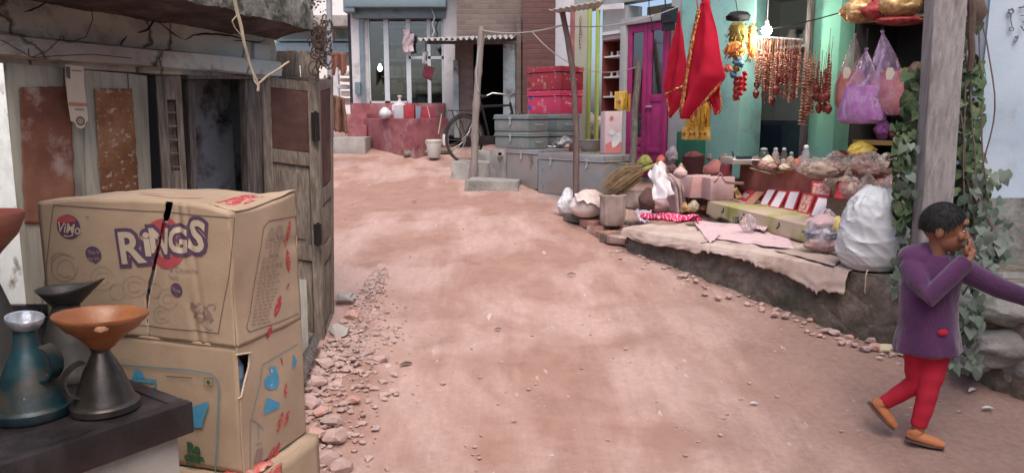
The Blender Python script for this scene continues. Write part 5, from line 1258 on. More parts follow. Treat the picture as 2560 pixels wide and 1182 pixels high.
# deep shelf edge & black display case in opening one
M_case = pm('black display case', [(.010, .012, .016), (.02, .022, .03)], 4, .25, .05, spec=.5)
dc = thing('display_case', R((s1a + s1b) / 2, 2.6, .84), 'black glazed display case standing inside the lit opening', 'display case')
mb = MB(); rbox(mb, s1a + .03, s1b + .35, 2.55, 2.95, .85, 1.55)
mb.build('case', M_case, dc, bev=.01)
mb = MB(); rbox(mb, s1a + .06, s1b + .32, 2.542, 2.548, 1.18, 1.50); mb.build('pane', pm('dark blue glass', [(.006, .010, .018), (.012, .02, .034)], 2, .08, .02, spec=.6), dc)
mb = MB()
for i, z in enumerate((1.12, .98)): rbox(mb, s1a + .03, s1b + .34, 2.53, 2.56, z, z + .018)
mb.build('rail', flat('case rail', (.05, .05, .055), .4), dc)
mb = MB(); rbox(mb, s1a, s1b + .3, 2.9, 3.4, 2.36, 2.39); mb.build('shelf', M_shelfw, sh)
for k in range(5):
    z = 1.62 + k * .0
r = random.Random(23)
for k in range(9):   # dim pots and boxes on the inner shelves
    p = R(s1a + .1 + k * (s1b - s1a + .2) / 9, 3.1 + r.uniform(-.05, .1), 2.392)
    mb = MB(); h = r.uniform(.12, .3); mb.lathe([(.05, 0), (.06, .02), (.065, h * .6), (.04, h * .85), (.045, h)], p, 14)
    one(mb, 'jar', pk[r.randrange(7)], 'dim jar on the high shelf inside the lit opening', 'jar', 'jars on the inner shelf')
# bulb that lights the opening
bp = RV(1917, 76, 1.75)
lb_ = thing('light_bulb', bp, 'bright bare bulb burning in front of the mint opening', 'bulb')
MB().lathe([(0, -.054), (.033, -.045), (.051, -.012), (.045, .020), (.022, .040), (.014, .05)], bp, 24).build('glass', emit('burning bulb', (1, .96, .86), 60), lb_)
MB().lathe([(.016, .045), (.018, .05), (.018, .085), (.008, .095)], bp, 14).build('socket', M_white, lb_)
MB().tube([bp + V((0, 0, .09)), bp + V((.0, 0, .9))], .006, 6).build('cord', M_white, lb_)
pl = bpy.data.lights.new('bulb_light', 'POINT'); pl.energy = 14; pl.color = (1, .93, .80); pl.shadow_soft_size = .05
po = bpy.data.objects.new('bulb_light', pl); COL.objects.link(po); po.location = bp - V((0, 0, .06)) - RN * .05
# shelves with packets in opening two
mb = MB()
for z in (1.02, 1.34, 1.88, 2.48): rbox(mb, sE - .6, s2a - .02, 2.35 if z > 1 else 2.1, 2.95, z, z + .025)
M_shbr = pm('brown shelf board', [(.16, .11, .08), (.24, .17, .13)], 5, .6, .2, stretch=(1, 6, 6)); mb.build('shelf', M_shbr, sh)
mb = MB(); rbox(mb, sE - .6, s2a - .02, 2.335, 2.349, 1.325, 1.37); mb.build('shelf_edge', flat('brass shelf edge', (.45, .30, .12), .4, .3), sh)
cl1 = clear('clear wrap', (.62, .50, .46), .30, .12, 22, .9); 
goldp = pm('gold foil goods', [(.25, .12, .05), (.50, .30, .12), (.62, .50, .34)], 22, .3, .5, 30, .35)
redp = pm('red foil goods', [(.18, .015, .02), (.34, .04, .045), (.45, .16, .10)], 18, .35, .5, 30, .1)
yelp = pm('yellow wrapped goods', [(.45, .30, .04), (.62, .46, .10)], 10, .3, .4, 30)
for i, (px, py, w_, h, d, m, lab) in enumerate(((2140, 62, .30, .22, .2, goldp, 'gold wrapped parcel on the top shelf at left'), (2200, 60, .24, .17, .2, redp, 'crimson wrapped parcel in the middle of the top shelf'), (2262, 62, .28, .20, .2, redp, 'red parcel with gilt top at the right of the top shelf'), (2276, 60, .20, .26, .28, goldp, 'tall gilt parcel at the back of the top shelf'),
        (2130, 122, .16, .16, .2, pk[1], 'dark tan packet on the second shelf behind the pouches'), (2262, 128, .22, .15, .2, yelp, 'yellow roll wrapped in film on the second shelf'), (2300, 132, .16, .2, .2, goldp, 'coppery round parcel at the right of the second shelf'), (2200, 120, .2, .14, .25, pk[5], 'olive packet at the middle of the second shelf'))):
    p = RV(px, py, 2.55); s, mm = SM(p); z = 2.506 if py < 100 else 1.906
    one(blob(R(s, 2.6, z), w_ / 2, d / 2, h, 50 + i, .12), 'parcel', m, lab, 'parcel', 'parcels on the right hand shelves')
# black speaker / meter box by the door
mb = MB(); t = thing('meter_box', RV(1664, 74, 1.9), 'black boxy meter hanging by the top of the magenta door', 'meter box')
mb = MB(); a = RV(1652, 20, 1.85); b = RV(1676, 56, 1.85); rbox(mb, SM(b)[0], SM(a)[0], 1.85, 1.97, b.z, a.z); mb.build('case', M_case, t, bev=.01)
mb = MB(); a = RV(1654, 56, 1.87); b = RV(1674, 76, 1.87); rbox(mb, SM(b)[0], SM(a)[0], 1.87, 1.96, b.z, a.z - .002); mb.build('cover', M_case, t, bev=.008)
mb = MB(); mb.tube([RV(1664, 20, 1.9), RV(1662, -10, 1.9)], .008, 5); mb.build('cable', M_black, t)
one(MB().tube(wig([RV(1622, -8, 1.8), RV(1624, 30, 1.8), RV(1631, 60, 1.8), RV(1628, 82, 1.8)], 14, .01, 1, 9), .006, 5), 'cable', M_black, 'dark cable dangling in front of the magenta door glass', 'cable')
# bead strings on the cream panel
for i, (px, y0, y1) in enumerate(((1449, 45, 125), (1452, 40, 90))):
    q = wig([RV(px, y0, 1.98), RV(px + 1, y1, 1.98)], 30, .008, i, 9); one(MB().tube(q, [.004 if k % 3 else (.012 if k > 14 else .007) for k in range(30)], 6), 'bead_string', M_rust, ['long brown bead string on the pale yellow green panel', 'short brown bead string beside the long one on the panel'][i], 'bead string')
# ================================================================ red flags with gilt trim
def redcloth():
    n = N('sheer red flag cloth'); c = n.coords('Object')
    nb = n.bump(n.noise(c, 14, 5, .6, .6), .25, .02)
    b = n.bsdf(n.ramp(n.noise(c, 2.2, 4), [(.3, (.42, .012, .035)), (.7, (.58, .022, .055))]), .75, 0, .15, nb)
    tr = n.add('ShaderNodeBsdfTranslucent'); tr.inputs[0].default_value = (.6, .02, .05, 1); mx = n.add('ShaderNodeMixShader'); mx.inputs[0].default_value = .3
    n.l(b.outputs[0], mx.inputs[1]); n.l(tr.outputs[0], mx.inputs[2]); return n.done(mx)
M_flag = redcloth()
M_gilt = pm('gilt tinsel trim', [(.30, .05, .03), (.55, .22, .06), (.85, .62, .25)], 40, .3, .9, 60, .5, lo=.4, hi=.62)
def flag(L_pts, R_pts, m, lab, trims, seed, fold=.05):
    A = resample([RV(x, y, m) for x, y in L_pts], 40); B_ = resample([RV(x, y, m) for x, y in R_pts], 40)
    def f(u, v):
        i = v * 39; k = min(38, int(i)); a = A[k].lerp(A[k + 1], i - k); b = B_[k].lerp(B_[k + 1], i - k)
        wdt = (b - a).length
        return a.lerp(b, u) - RN * (fold * math.sin(u * 8 + seed + v * 2.2) * min(1, wdt * 4) * (.4 + .6 * v) + .02 * nz(u * 4, v * 6, seed))
    t = thing('flag', A[-1], lab, 'flag', 'red festival flags')
    mb = MB(); mb.grid(f, 26, 40); mb.build('cloth', M_flag, t, solid=.003)
    for tr in trims:
        pts = [f(u, v) - RN * .008 for u, v in tr[0]]; mb = MB(); pts = resample(pts, 60); vs = []
        for i, p in enumerate(pts):
            d = (pts[min(59, i + 1)] - pts[max(0, i - 1)]).normalized(); sd_ = d.cross(RN).normalized() * tr[1] * (1 + .35 * noise.noise(p * 60)); vs += [p - sd_ - RN * .004 * (i % 2), p + sd_ - RN * .004 * ((i + 1) % 2)]
        mb.add(vs, [(2 * i, 2 * i + 1, 2 * i + 3, 2 * i + 2) for i in range(59)]); mb.build('trim', M_gilt, t, solid=.002)
    return f
flag([(1697, 28), (1684, 90), (1672, 150), (1660, 235), (1668, 262), (1672, 292)], [(1700, 28), (1708, 90), (1712, 150), (1708, 240), (1700, 262), (1676, 296)], 1.35, 'smaller plain red festival flag hanging left of the gilt trimmed one', [([(0, .78), (.35, .74), (.7, .70), (1, .66)], .012), ([(.02, .82), (.02, .9), (.1, .99)], .012)], 1.3, .04)
flag([(1752, 8), (1742, 60), (1720, 140), (1704, 210), (1696, 270), (1694, 296)], [(1772, 0), (1784, 60), (1798, 150), (1808, 195), (1770, 240), (1724, 298)], 1.2, 'large red festival flag with a gilt tinsel band down its side', [([(.02, .05), (.04, .3), (.05, .6), (.06, .97)], .026), ([(1, .62), (.99, .75), (.97, .9), (.9, .99)], .014)], 2.1, .05)
flag([(1776, 205), (1772, 230), (1770, 250), (1776, 262), (1784, 280)], [(1800, 200), (1802, 240), (1804, 270), (1798, 284), (1786, 288)], 1.3, 'ragged red flag corner with gilt edge peeping out behind the large flag', [([(0, .3), (0, .6), (.2, .9)], .014), ([(1, .3), (1, .7), (.9, .9)], .012)], .5, .02)
mb = MB(); mb.tube([RV(1755, -20, 1.22), RV(1764, 12, 1.22)], .03, 8); mb.tube(wig([RV(1742, 0, 1.24), RV(1746, 30, 1.24), RV(1740, 50, 1.24), RV(1747, 66, 1.24)], 14, .01, 1, 9), .006, 5)
one(mb, 'flag_knot', M_flag, 'twisted red cloth knot holding up the large flag', 'cloth knot')
# ================================================================ yellow sachets in bunches
M_yel = pm('yellow sachet', [(.50, .26, .02), (.62, .38, .05), (.68, .50, .16)], 9, .35, .3, 30, spec=.5)
def sachet_proto(p, w_, h):
    t = thing('sachet', p, 'sachet', 'sachet', 'yellow sachets')
    mb = MB(); mb.grid(lambda u, v: p + RTAN * (u - .5) * w_ - V((0, 0, v * h)) - RN * (.012 * math.sin(math.pi * u) * math.sin(math.pi * v) + .006 * nz(u * 6, v * 6, p.x * 9)), 8, 12); mb.grid(lambda u, v: p + RTAN * (u - .5) * w_ - V((0, 0, v * h)) + RN * .003, 2, 2)
    mb.build('pouch', M_yel, t)
    mb = MB(); disc(mb, p - V((0, 0, h * .55)) - RN * .0145, RTAN, CZ, w_ * .22, n=14); mb.build('emblem', flat('sachet emblem', (.38, .10, .03)), t)
    return t
sa = sachet_proto(RV(1551, 232, 1.0), .10, .19); sa['label'] = 'yellow sachet at the front of the bunch hanging before the magenta door'
r = random.Random(8)
for k in range(5):
    c = copytree(sa, RV(1544 + 5 * (k % 4), 230 + r.uniform(-3, 5), 1.0) + RN * .018 * (k + 1), 'yellow sachet hanging in the bunch before the magenta door', r.uniform(-.5, .4))
for k in range(6):
    c = copytree(sa, RV(1726 + 6.5 * k, 258 + (k % 2) * 12 + r.uniform(-6, 6), 1.45) + RN * .012 * k, 'yellow sachet hanging in the bunch below the red flags', r.uniform(-.4, .4), (1.25, 1.25, 1.35))
for k in range(5):
    c = copytree(sa, RV(1714 + 11 * k, 318, 1.45) + RN * .012 * k, 'yellow sachet in the lower fan above the dark green cabinet', r.uniform(-.4, .4), (1.3, 1.3, .7))
# ================================================================ hanging decorations round the bulb
M_orn = pm('orange tinsel', [(.32, .07, .03), (.55, .22, .05), (.70, .42, .14)], 30, .4, .9, 50, .25, lo=.35, hi=.62)
M_red = flat('crimson plastic', (.45, .03, .04), .35); M_blue = flat('dull blue pompom', (.07, .13, .19), .9); M_pink = flat('salmon pompom', (.55, .16, .12), .9); M_olv = pm('olive tassel', [(.12, .11, .03), (.25, .20, .05)], 20, .8, .6)
def tassel(px0, px1, y0, y1, m, mat, lab, seed, pleat=.12):
    a = RV((px0 + px1) / 2, y0, m); b = RV((px0 + px1) / 2, y1, m); w_ = (RV(px1, y0, m) - RV(px0, y0, m)).length / 2; h = a.z - b.z
    mb = MB(); rr_ = random.Random(seed * 7)
    for k in range(int(170 + 900 * w_)):
        a0 = rr_.uniform(0, 6.28); q_ = math.sqrt(rr_.random()); z0 = rr_.random(); pr_ = math.sin(math.pi * min(1, .15 + .8 * z0)) ** .5
        c = b + RTAN * (w_ * q_ * math.cos(a0) * pr_) + RN * (w_ * .7 * q_ * math.sin(a0) * pr_) + V((0, 0, h * z0)); d = V((rr_.gauss(0, .5), rr_.gauss(0, .5), -1 - pleat)).normalized(); s_ = d.orthogonal().normalized() * rr_.uniform(.003, .008); L2 = rr_.uniform(.02, .055); o_ = V((rr_.gauss(0, .01), rr_.gauss(0, .01), 0))
        mb.add([c - s_, c + s_, c + s_ + d * L2 + o_, c - s_ + d * L2 + o_], [(0, 1, 2, 3)])
    mb.lathe([(w_ * .3, h * .95), (w_ * .6, h * .8), (w_ * .62, h * .3), (w_ * .3, h * .06)], b, 18, amp=w_ * .2, seed=seed, fr=5)
    return one(mb, 'garland', mat, lab, 'garland', 'festive garlands hung round the bulb')
tassel(1816, 1868, 54, 112, 1.6, M_olv, 'olive and orange tasselled garland hung left of the bulb', 1)
tassel(1812, 1862, 104, 142, 1.55, M_orn, 'ruffled orange garland ball below the olive one', 2, .2)
tassel(1866, 1888, 60, 150, 1.7, M_orn, 'narrow orange tinsel garland nearest the bulb', 3, .2)
mb = MB(); mb.lathe([(0, 0), (.10, .01), (.12, .05), (.07, .09), (.02, .1)], RV(1846, 54, 1.65), 24, amp=.03, seed=4, fr=6); one(mb, 'garland', M_black, 'black ruffled topknot above the olive garland', 'garland', 'festive garlands hung round the bulb')
r = random.Random(4)
for i, (px, y, rad, m, lab) in enumerate(((1820, 172, 10, M_pink, 'salmon pompom at the left of the little cluster'), (1843, 155, 11, M_blue, 'blue pompom at the top of the little cluster'), (1852, 160, 9, M_blue, 'smaller blue pompom on the right of the cluster'), (1840, 172, 9, M_olv, 'olive pompom in the middle of the cluster'), (1834, 187, 10, M_blue, 'blue pompom at the bottom of the cluster'))):
    c = RV(px, y, 1.55); mb = MB(); mb.rock(c, rad * 7.7 / 1900, i + 3, 1, 1, 1, 3, .5); one(mb, 'pompom', m, lab, 'pompom', 'pompoms hung by the bulb')
for i, (px, y0, y1, w_, lab) in enumerate(((1852, 190, 240, .05, 'red plastic strip at the left of the paper strips'), (1840, 186, 252, .05, 'longest red printed strip hanging on the mint pillar'), (1862, 178, 228, .05, 'red printed strip at the right of the pillar'), (1846, 205, 250, .04, 'narrow crimson strip between two printed strips'))):
    a = RV(px, y0, 1.6 + i * .03); h = a.z - RV(px, y1, 1.6).z
    mb = MB(); mb.grid(lambda u, v: a + RTAN * (u - .5) * w_ * (1 + .15 * (int(v * 8) % 2)) - V((0, 0, v * h)) - RN * .01 * math.sin(v * 25), 4, 40); one(mb, 'paper_strip', redp if i % 2 else M_red, lab, 'paper strip', 'red printed strips by the bulb', solid=.003)
one(MB().tube(sag(RV(1838, -10, 1.65), RV(1846, 50, 1.65), .0), .005, 4), 'string', M_black, 'dark string holding the garlands over the mint sheet', 'string')
# hanging bead strands: one of a kind then copies of a few kinds
M_bead = pm('brown and red beads', [(.13, .03, .02), (.24, .065, .04), (.34, .19, .12)], 30, .45, .4, 40, lo=.35, hi=.62)
M_bead2 = pm('tan beads', [(.26, .12, .07), (.40, .24, .155)], 30, .5, .4, 40)
M_bead3 = pm('maroon beads', [(.12, .02, .018), (.22, .05, .035)], 30, .45, .4, 40)
protos = {}
def strand(px, y0, y1, m, kind, lab, mat=None):
    a = RV(px, y0, m); h = a.z - RV(px, y1, m).z; key = (kind, round(h, 1), mat.name if mat else '')
    if key in protos: return copytree(protos[key], a, lab, rnd.uniform(-1.5, 1.5), (1, 1, h / protos[key]['hh']))
    t = thing('bead_strand', a, lab, 'bead strand', 'bead strands hung across the opening'); n = 46; q = []; rs = []
    for i in range(n):
        v = i / (n - 1); q.append(a + V((.006 * nz(v * 9, px), .006 * nz(v * 8, px, 3), -h * v)))
        if kind == 0: rs.append(.0025 if v < .25 else (.003 + .008 * (i % 2) + (.008 if i % 7 == 0 else 0)))
        elif kind == 1: rs.append(.0025 if v < .35 else .006 + .012 * (i % 2) * (1 if v > .6 else .5))
        else: rs.append((.024 if v > .8 or .45 < v < .52 else .012) if i % 2 and v > .15 else .004)
    MB().tube(q, rs, 7).build('beads', mat or M_bead, t)
    if kind == 1:   # tassel cup at the foot
        MB().lathe([(.012, .0), (.030, .03), (.034, .06), (.012, .09), (0, .10)], a - V((0, 0, h + .03)), 12, amp=.006, fr=8).build('tassel', M_bead3, t)
    t['hh'] = h; protos[key] = t; return t
r = random.Random(31)
descr = ['thin brown bead strand in the curtain right of the bulb', 'tasselled brown bead strand in the curtain right of the bulb', 'tan beaded strand in the curtain right of the bulb']
for k in range(42):
    px = 1894 + k * 2.7 + r.uniform(-1.5, 1.5); kd = r.choice((0, 0, 1)); ma = r.choice((None, M_bead2, M_bead3))
    strand(px, 96 + r.uniform(-4, 6), r.uniform(185, 258), 1.7 + r.uniform(-.12, .14), kd, descr[2] if ma is M_bead2 else descr[kd], ma)
for k in range(7):
    strand(2012 + k * 4.6, 120 + r.uniform(0, 20), 300 + r.uniform(-18, 18) - (0 if k < 5 else 30), 1.68 + r.uniform(-.05, .05), 2, 'long chunky tan and red bead strand before the right mint pillar', (M_bead2, M_bead)[k % 2])
for k in range(8):
    strand(2046 + k * 5.2, r.uniform(60, 150), r.uniform(225, 280), 1.68 + r.uniform(-.05, .05), 1, 'tasselled maroon bead strand on the right mint pillar', (M_bead3, M_bead)[k % 2])
one(MB().tube(sag(RV(1885, 78, 1.7), RV(2170, 10, 1.7), .03), .006, 5), 'rope', M_black, 'dark cord strung across the opening holding the bead strands', 'rope')
one(MB().tube([RV(1892, 92, 1.7), RV(2006, 100, 1.7)], .010, 6), 'rail', M_shelfw, 'pale rail that the bead curtain hangs from', 'rail')
# ================================================================ hanging pouches of goods
M_purp = clear('lilac film', (.52, .36, .54), .26, .16, 20, .9); M_clr = clear('clear brownish film', (.55, .40, .36), .20, .14, 20, .9)
def pouch(top, bot, w0, w1, m, film, fill, lab, seed, lean=0, knot=True):
    a = RV(*top, m); b = RV(*bot, m); h = (a - b).length; ax = (a - b).normalized(); sx = RTAN * -1; n = 34
    t = thing('hanging_pouch', b, lab, 'plastic pouch', 'plastic pouches hung in the right opening')
    prof = [(.02, 0), (.72, .01), (.95, .06), (1.0, .18), (.96, .34), (.80, .52), (.55, .70), (.28, .86), (.10, .94), (.06, .965), (.13, .99), (.10, 1.0)]
    def shell(k, z1, am, fold):
        mb = MB(); vs = []; pr_ = [p for p in prof if p[1] <= z1]
        for i, (q, z) in enumerate(pr_):
            for j in range(n):
                th = 2 * math.pi * j / n; d = V((math.cos(th), math.sin(th), z * 3)); g = 1 + am * noise.noise(d * 1.7 + V((seed, 0, 0))) + am * .6 * noise.noise(d * 5 + V((0, seed, 0))) + fold * math.sin(th * 8 + seed + z * 3) * (.2 + z)
                wd = (w0 + (w1 - w0) * z) * q * g * k; vs.append(b + ax * h * (z * (1 if k == 1 else .96) + .012 * (k < 1)) + sx * math.cos(th) * wd + RN * math.sin(th) * wd * .55)
        kk = len(pr_); fs = [(i * n + j, i * n + (j + 1) % n, (i + 1) * n + (j + 1) % n, (i + 1) * n + j) for i in range(kk - 1) for j in range(n)]
        return mb.add(vs, fs + [tuple(range(n))[::-1]] + ([tuple((kk - 1) * n + j for j in range(n))] if k < 1 else []))
    shell(1, 1, .16, .10).build('film', film, t)
    for i, (f, z1) in enumerate(fill): shell(.93 - .1 * i, z1, .22, .04).build('contents', f, t)
    MB().tube([a, a + V((0, 0, .16))], .005, 5).build('string', M_black, t)
    return t
purpf = pm('purple goods', [(.20, .04, .20), (.40, .12, .40), (.46, .30, .46)], 9, .5, .8, 24); redf = pm('red goods', [(.30, .04, .04), (.48, .12, .09), (.50, .24, .17)], 8, .5, .8, 24); creamf = pm('cream goods', [(.45, .36, .26), (.58, .50, .38)], 8, .6, .8, 24)
pouch((2138, 84), (2118, 274), .155, .12, 1.75, M_clr, [(redf, .68)], 'clear pouch of red goods hanging left of the purple pouches', 3)
pouch((2166, 120), (2152, 312), .235, .14, 1.55, M_purp, [(purpf, .62)], 'widest lilac pouch with purple goods at the bottom', 7)
pouch((2206, 76), (2226, 290), .17, .15, 1.6, M_purp, [(redf, .60)], 'lilac pouch of red goods nearest the wooden post', 11)
for i, (px, py, m) in enumerate(((2120, 183, 1.62), (2228, 185, 1.44))):
    c = RV(px, py, m); mb = MB(); mb.poly([c + RTAN * (.045 * math.cos(a)) * (1 if a != 0 else .7) + CZ * .055 * math.sin(a) - RN * .02 for a in [k * math.pi / 3 for k in range(6)]], .006); one(mb, 'price_tag', pm('cream tag', [(.5, .44, .34), (.62, .56, .44)], 9, .6), ['cream paper tag on the clear pouch of red goods', 'cream paper tag on the pouch nearest the wooden post'][i], 'tag')
# bundled wrapped things that hang over the top of opening two
mb = MB()
one(blob(RV(2146, 58, 1.7), .17, .12, .22, 61, .14), 'wrapped_bundle', goldp, 'golden wrapped bundle hanging at the top of the right opening', 'bundle', 'wrapped bundles over the right opening')
one(blob(RV(2250, 44, 1.7), .19, .12, .22, 63, .14), 'wrapped_bundle', goldp, 'gilt crinkled bundle hanging nearest the wooden post', 'bundle', 'wrapped bundles over the right opening')
one(blob(RV(2250, 64, 1.72), .2, .12, .09, 65, .1), 'wrapped_bundle', redp, 'flat crimson bundle just below the gilt one', 'bundle', 'wrapped bundles over the right opening')
one(blob(RV(2196, 52, 1.74), .15, .12, .18, 67, .14), 'wrapped_bundle', redp, 'reddish film wrapped bundle between the golden bundles', 'bundle', 'wrapped bundles over the right opening')
# ================================================================ stall wall and platform
SZ = .58
def stonewall():
    n = N('damp mossy stone wall'); c = n.coords('Object', vary=False)
    a = n.noise(c, 3, 7, .6); b = n.noise(c, 11, 7, .68)
    col = n.ramp(b, [(.3, (.085, .07, .06)), (.5, (.15, .125, .105)), (.7, (.24, .205, .18))])
    col = n.mix(n.ramp(a, [(.48, 0.), (.66, .8)]), col, (.055, .058, .042))
    col = n.mix(n.ramp(n.noise(c, 2.2, 6, .6), [(.60, 0.), (.70, .8)]), col, (.045, .065, .025))
    col = n.mix(n.ramp(n.noise(c, 5, 8, .7, .4), [(.62, 0.), (.68, .7)]), col, (.36, .32, .30))
    vo = n.add('ShaderNodeTexVoronoi', feature='DISTANCE_TO_EDGE'); vo.inputs['Scale'].default_value = 4.2; n.l(c, vo.inputs['Vector'])
    ed = n.ramp(vo.outputs['Distance'], [(0, 0.), (.10, 1.)])
    nb = n.bump(n.math('ADD', n.math('MULTIPLY', b, .8), n.math('MULTIPLY', ed, .25)), .8, .03)
    return n.done(n.bsdf(col, .95, 0, .12, nb))
M_stone = stonewall()
wl = thing('stall_wall', R(1, 0, .2), 'low dark mossy masonry ledge carrying the street stall', 'wall')
def wf(u, v):
    s = -1.1 + u * 3.62; z = -.1 + v * (SZ + .1)
    return R(s, -.015 * (1 - v) - .02 * nz(s * 3, z * 5, 1) - .014 * nz(s * 9, z * 11, 5) + .02 * v ** 6, z)
mb = MB(); mb.grid(wf, 150, 34); mb.grid(lambda u, v: R(-1.1 + u * 3.62, .02 + v * 2.0, SZ - .004 + .006 * nz(u * 20, v * 10)), 60, 24)
mb.grid(lambda u, v: R(2.52, u * 2.0, -.1 + v * (SZ + .1)) + RTAN * .015 * nz(u * 9, v * 4, 2), 24, 10); mb.build('masonry', M_stone, wl, ang=80)
# ================================================================ cloths on the ledge
M_gunny = pm('dusty gunny sheet', [(.33, .24, .20), (.44, .34, .295), (.52, .42, .37)], 4, .95, .35, 90, stain=((.25, .17, .135), 3, .60, .1), sheen=.1)
M_pinkc = pm('pale pink cloth', [(.50, .35, .37), (.60, .45, .47)], 3, .9, .25, 60, stain=((.40, .29, .28), 3, .62, .1))
def hem(s): return .075 + .035 * math.sin(s * 2.6 + .6) + .03 * nz(s * 4, 1) + .04 * abs(nz(s * 11, 4)) + (.05 if int(s * 6.1) % 3 == 0 else 0) * abs(nz(s * 25, 2)) + .012 * nz(s * 50, 1) + .05 * (1 - smooth(.3, 1.0, s))
def drape(s0, s1, m1, h, lift, seed, amp=.02, mfront=-.035, wave=.02):
    def f(u, v):
        s = s0 + (s1 - s0) * u + .01 * nz(u * 30, v * 3, seed)
        if v < .6:
            k = v / .6; m = m1 * (1 - k) + mfront * k; z = SZ + lift + amp * (nz(s * 5, m * 6, seed) + .6 * nz(s * 12, m * 13, seed + 3) + .5 * ridge(s * 4 + m * 3, m * 5, seed)) * (1 - k ** 6 * .5) + .008
            return R(s, m, z)
        k = (v - .6) / .4; hh = h(s); z = SZ + lift + .008 - hh * k
        return R(s, mfront - .012 * math.sin(k * 2.2) - wave * k * (.5 + nz(s * 7, 2, seed) + .7 * ridge(s * 5, k * 2, seed)) , z + amp * nz(s * 5, mfront * 6, seed) * .5)
    return f
one(MB().grid(drape(.30, 1.62, .62, hem, .0, 1), 110, 26), 'gunny_sheet', M_gunny, 'ragged dusty gunny sheet hanging over the right half of the ledge', 'sheet', 'cloth sheets on the ledge', solid=.006)
one(MB().grid(drape(1.60, 2.54, .55, lambda s: .085 + .018 * nz(s * 6, 3) - .03 * smooth(2.3, 2.55, s) + .012 * abs(nz(s * 20, 1)), .008, 5), 90, 26), 'gunny_sheet', M_gunny, 'beige gunny sheet hanging over the left end of the ledge', 'sheet', 'cloth sheets on the ledge', solid=.006)
def patchcloth(pix, z0, name, m, lab, cat, group=None, seed=1, amp=.012, th=.005, hang=None, nu=26, nv=18):
    q = [PZ(x, y, z) if isinstance(z, float) else z for (x, y), z in zip(pix, z0)]
    def f(u, v):
        a = q[0].lerp(q[1], u).lerp(q[3].lerp(q[2], u), v)
        e = min(u, 1 - u, v, 1 - v) * 4
        return a + V((.008 * nz(v * 6, seed) , 0, amp * (nz(u * 3, v * 3, seed) + .7 * nz(u * 8, v * 8, seed + 4)) + .01))
    return one(MB().grid(f, nu, nv), name, m, lab, cat, group, solid=th)
patchcloth([(1742, 552), (1960, 580), (1990, 628), (1766, 596)], [.615, .60, .595, .60], 'pink_sheet', M_pinkc, 'long pale pink sheet spread along the front of the ledge', 'sheet', 'cloth sheets on the ledge', 4, .014)
patchcloth([(1736, 560), (1790, 566), (1800, 588), (1775, 612)], [.63, .63, .625, .59], 'pink_sheet', M_pinkc, 'pale pink cloth corner folding over the ledge edge', 'sheet', 'cloth sheets on the ledge', 9, .008)
patchcloth([(1872, 544), (1940, 552), (1912, 580), (1880, 572)], [.65, .65, .635, .635], 'pink_sheet', pm('lilac pink cloth', [(.46, .32, .36), (.55, .40, .44)], 3, .9, .25, 60), 'folded lilac pink cloth in front of the yellow step', 'sheet', 'cloth sheets on the ledge', 12, .012)
patchcloth([(1935, 628), (2040, 622), (2104, 652), (2085, 668)], [.60, .60, .597, .597], 'board_sheet', pm('brown card sheet', [(.33, .25, .21), (.42, .33, .28)], 5, .9, .2), 'curved brown card sheet lying under the clear bag', 'sheet', None, 15, .006)
def pattern_cloth():
    n = N('crimson patterned cloth'); c = n.coords('Object'); w_ = n.add('ShaderNodeTexWave', wave_type='BANDS'); w_.inputs['Scale'].default_value = 9; w_.inputs['Distortion'].default_value = 16; w_.inputs['Detail'].default_value = 2; n.l(c, w_.inputs['Vector'])
    col = n.mix(n.ramp(w_.outputs['Fac'], [(.86, 0.), (.92, 1.)]), (.52, .035, .12), (.70, .42, .46)); col = n.mix(n.ramp(n.noise(c, 3), [(.5, 0.), (.6, .5)]), col, (.62, .12, .22))
    return n.done(n.bsdf(col, .9, 0, .1, n.bump(n.noise(c, 30, 4), .4, .01), **{}))
M_crim = pattern_cloth()
a, b = PZ(1618, 548, .62), PZ(1738, 556, .62)
mb = MB(); 
def roll(u, v):
    p = a.lerp(b, u); r_ = .05 * (1 - .25 * abs(u - .5)) * (1 + .6 * nz(u * 5, v * 4, 2) + .3 * ridge(u * 7, v * 3, 5)); t = v * 2 * math.pi
    return p + V((0, 0, .03 + math.sin(t) * r_ * .6)) + RN * math.cos(t) * r_ * 1.7 + RN * .05 * nz(u * 5, 7)
mb.grid(roll, 40, 20); one(mb, 'crimson_cloth', M_crim, 'bundled crimson cloth with white squiggles on the left of the ledge', 'cloth')
patchcloth([(1585, 528), (1630, 528), (1622, 556), (1600, 556)], [.63, .63, .605, .605], 'lilac_cloth', pm('lilac striped cloth', [(.46, .38, .48), (.62, .56, .62)], 12, .9, .2, 40, stretch=(1, 6, 1)), 'small lilac striped cloth at the left corner of the ledge', 'cloth', None, 5, .02)
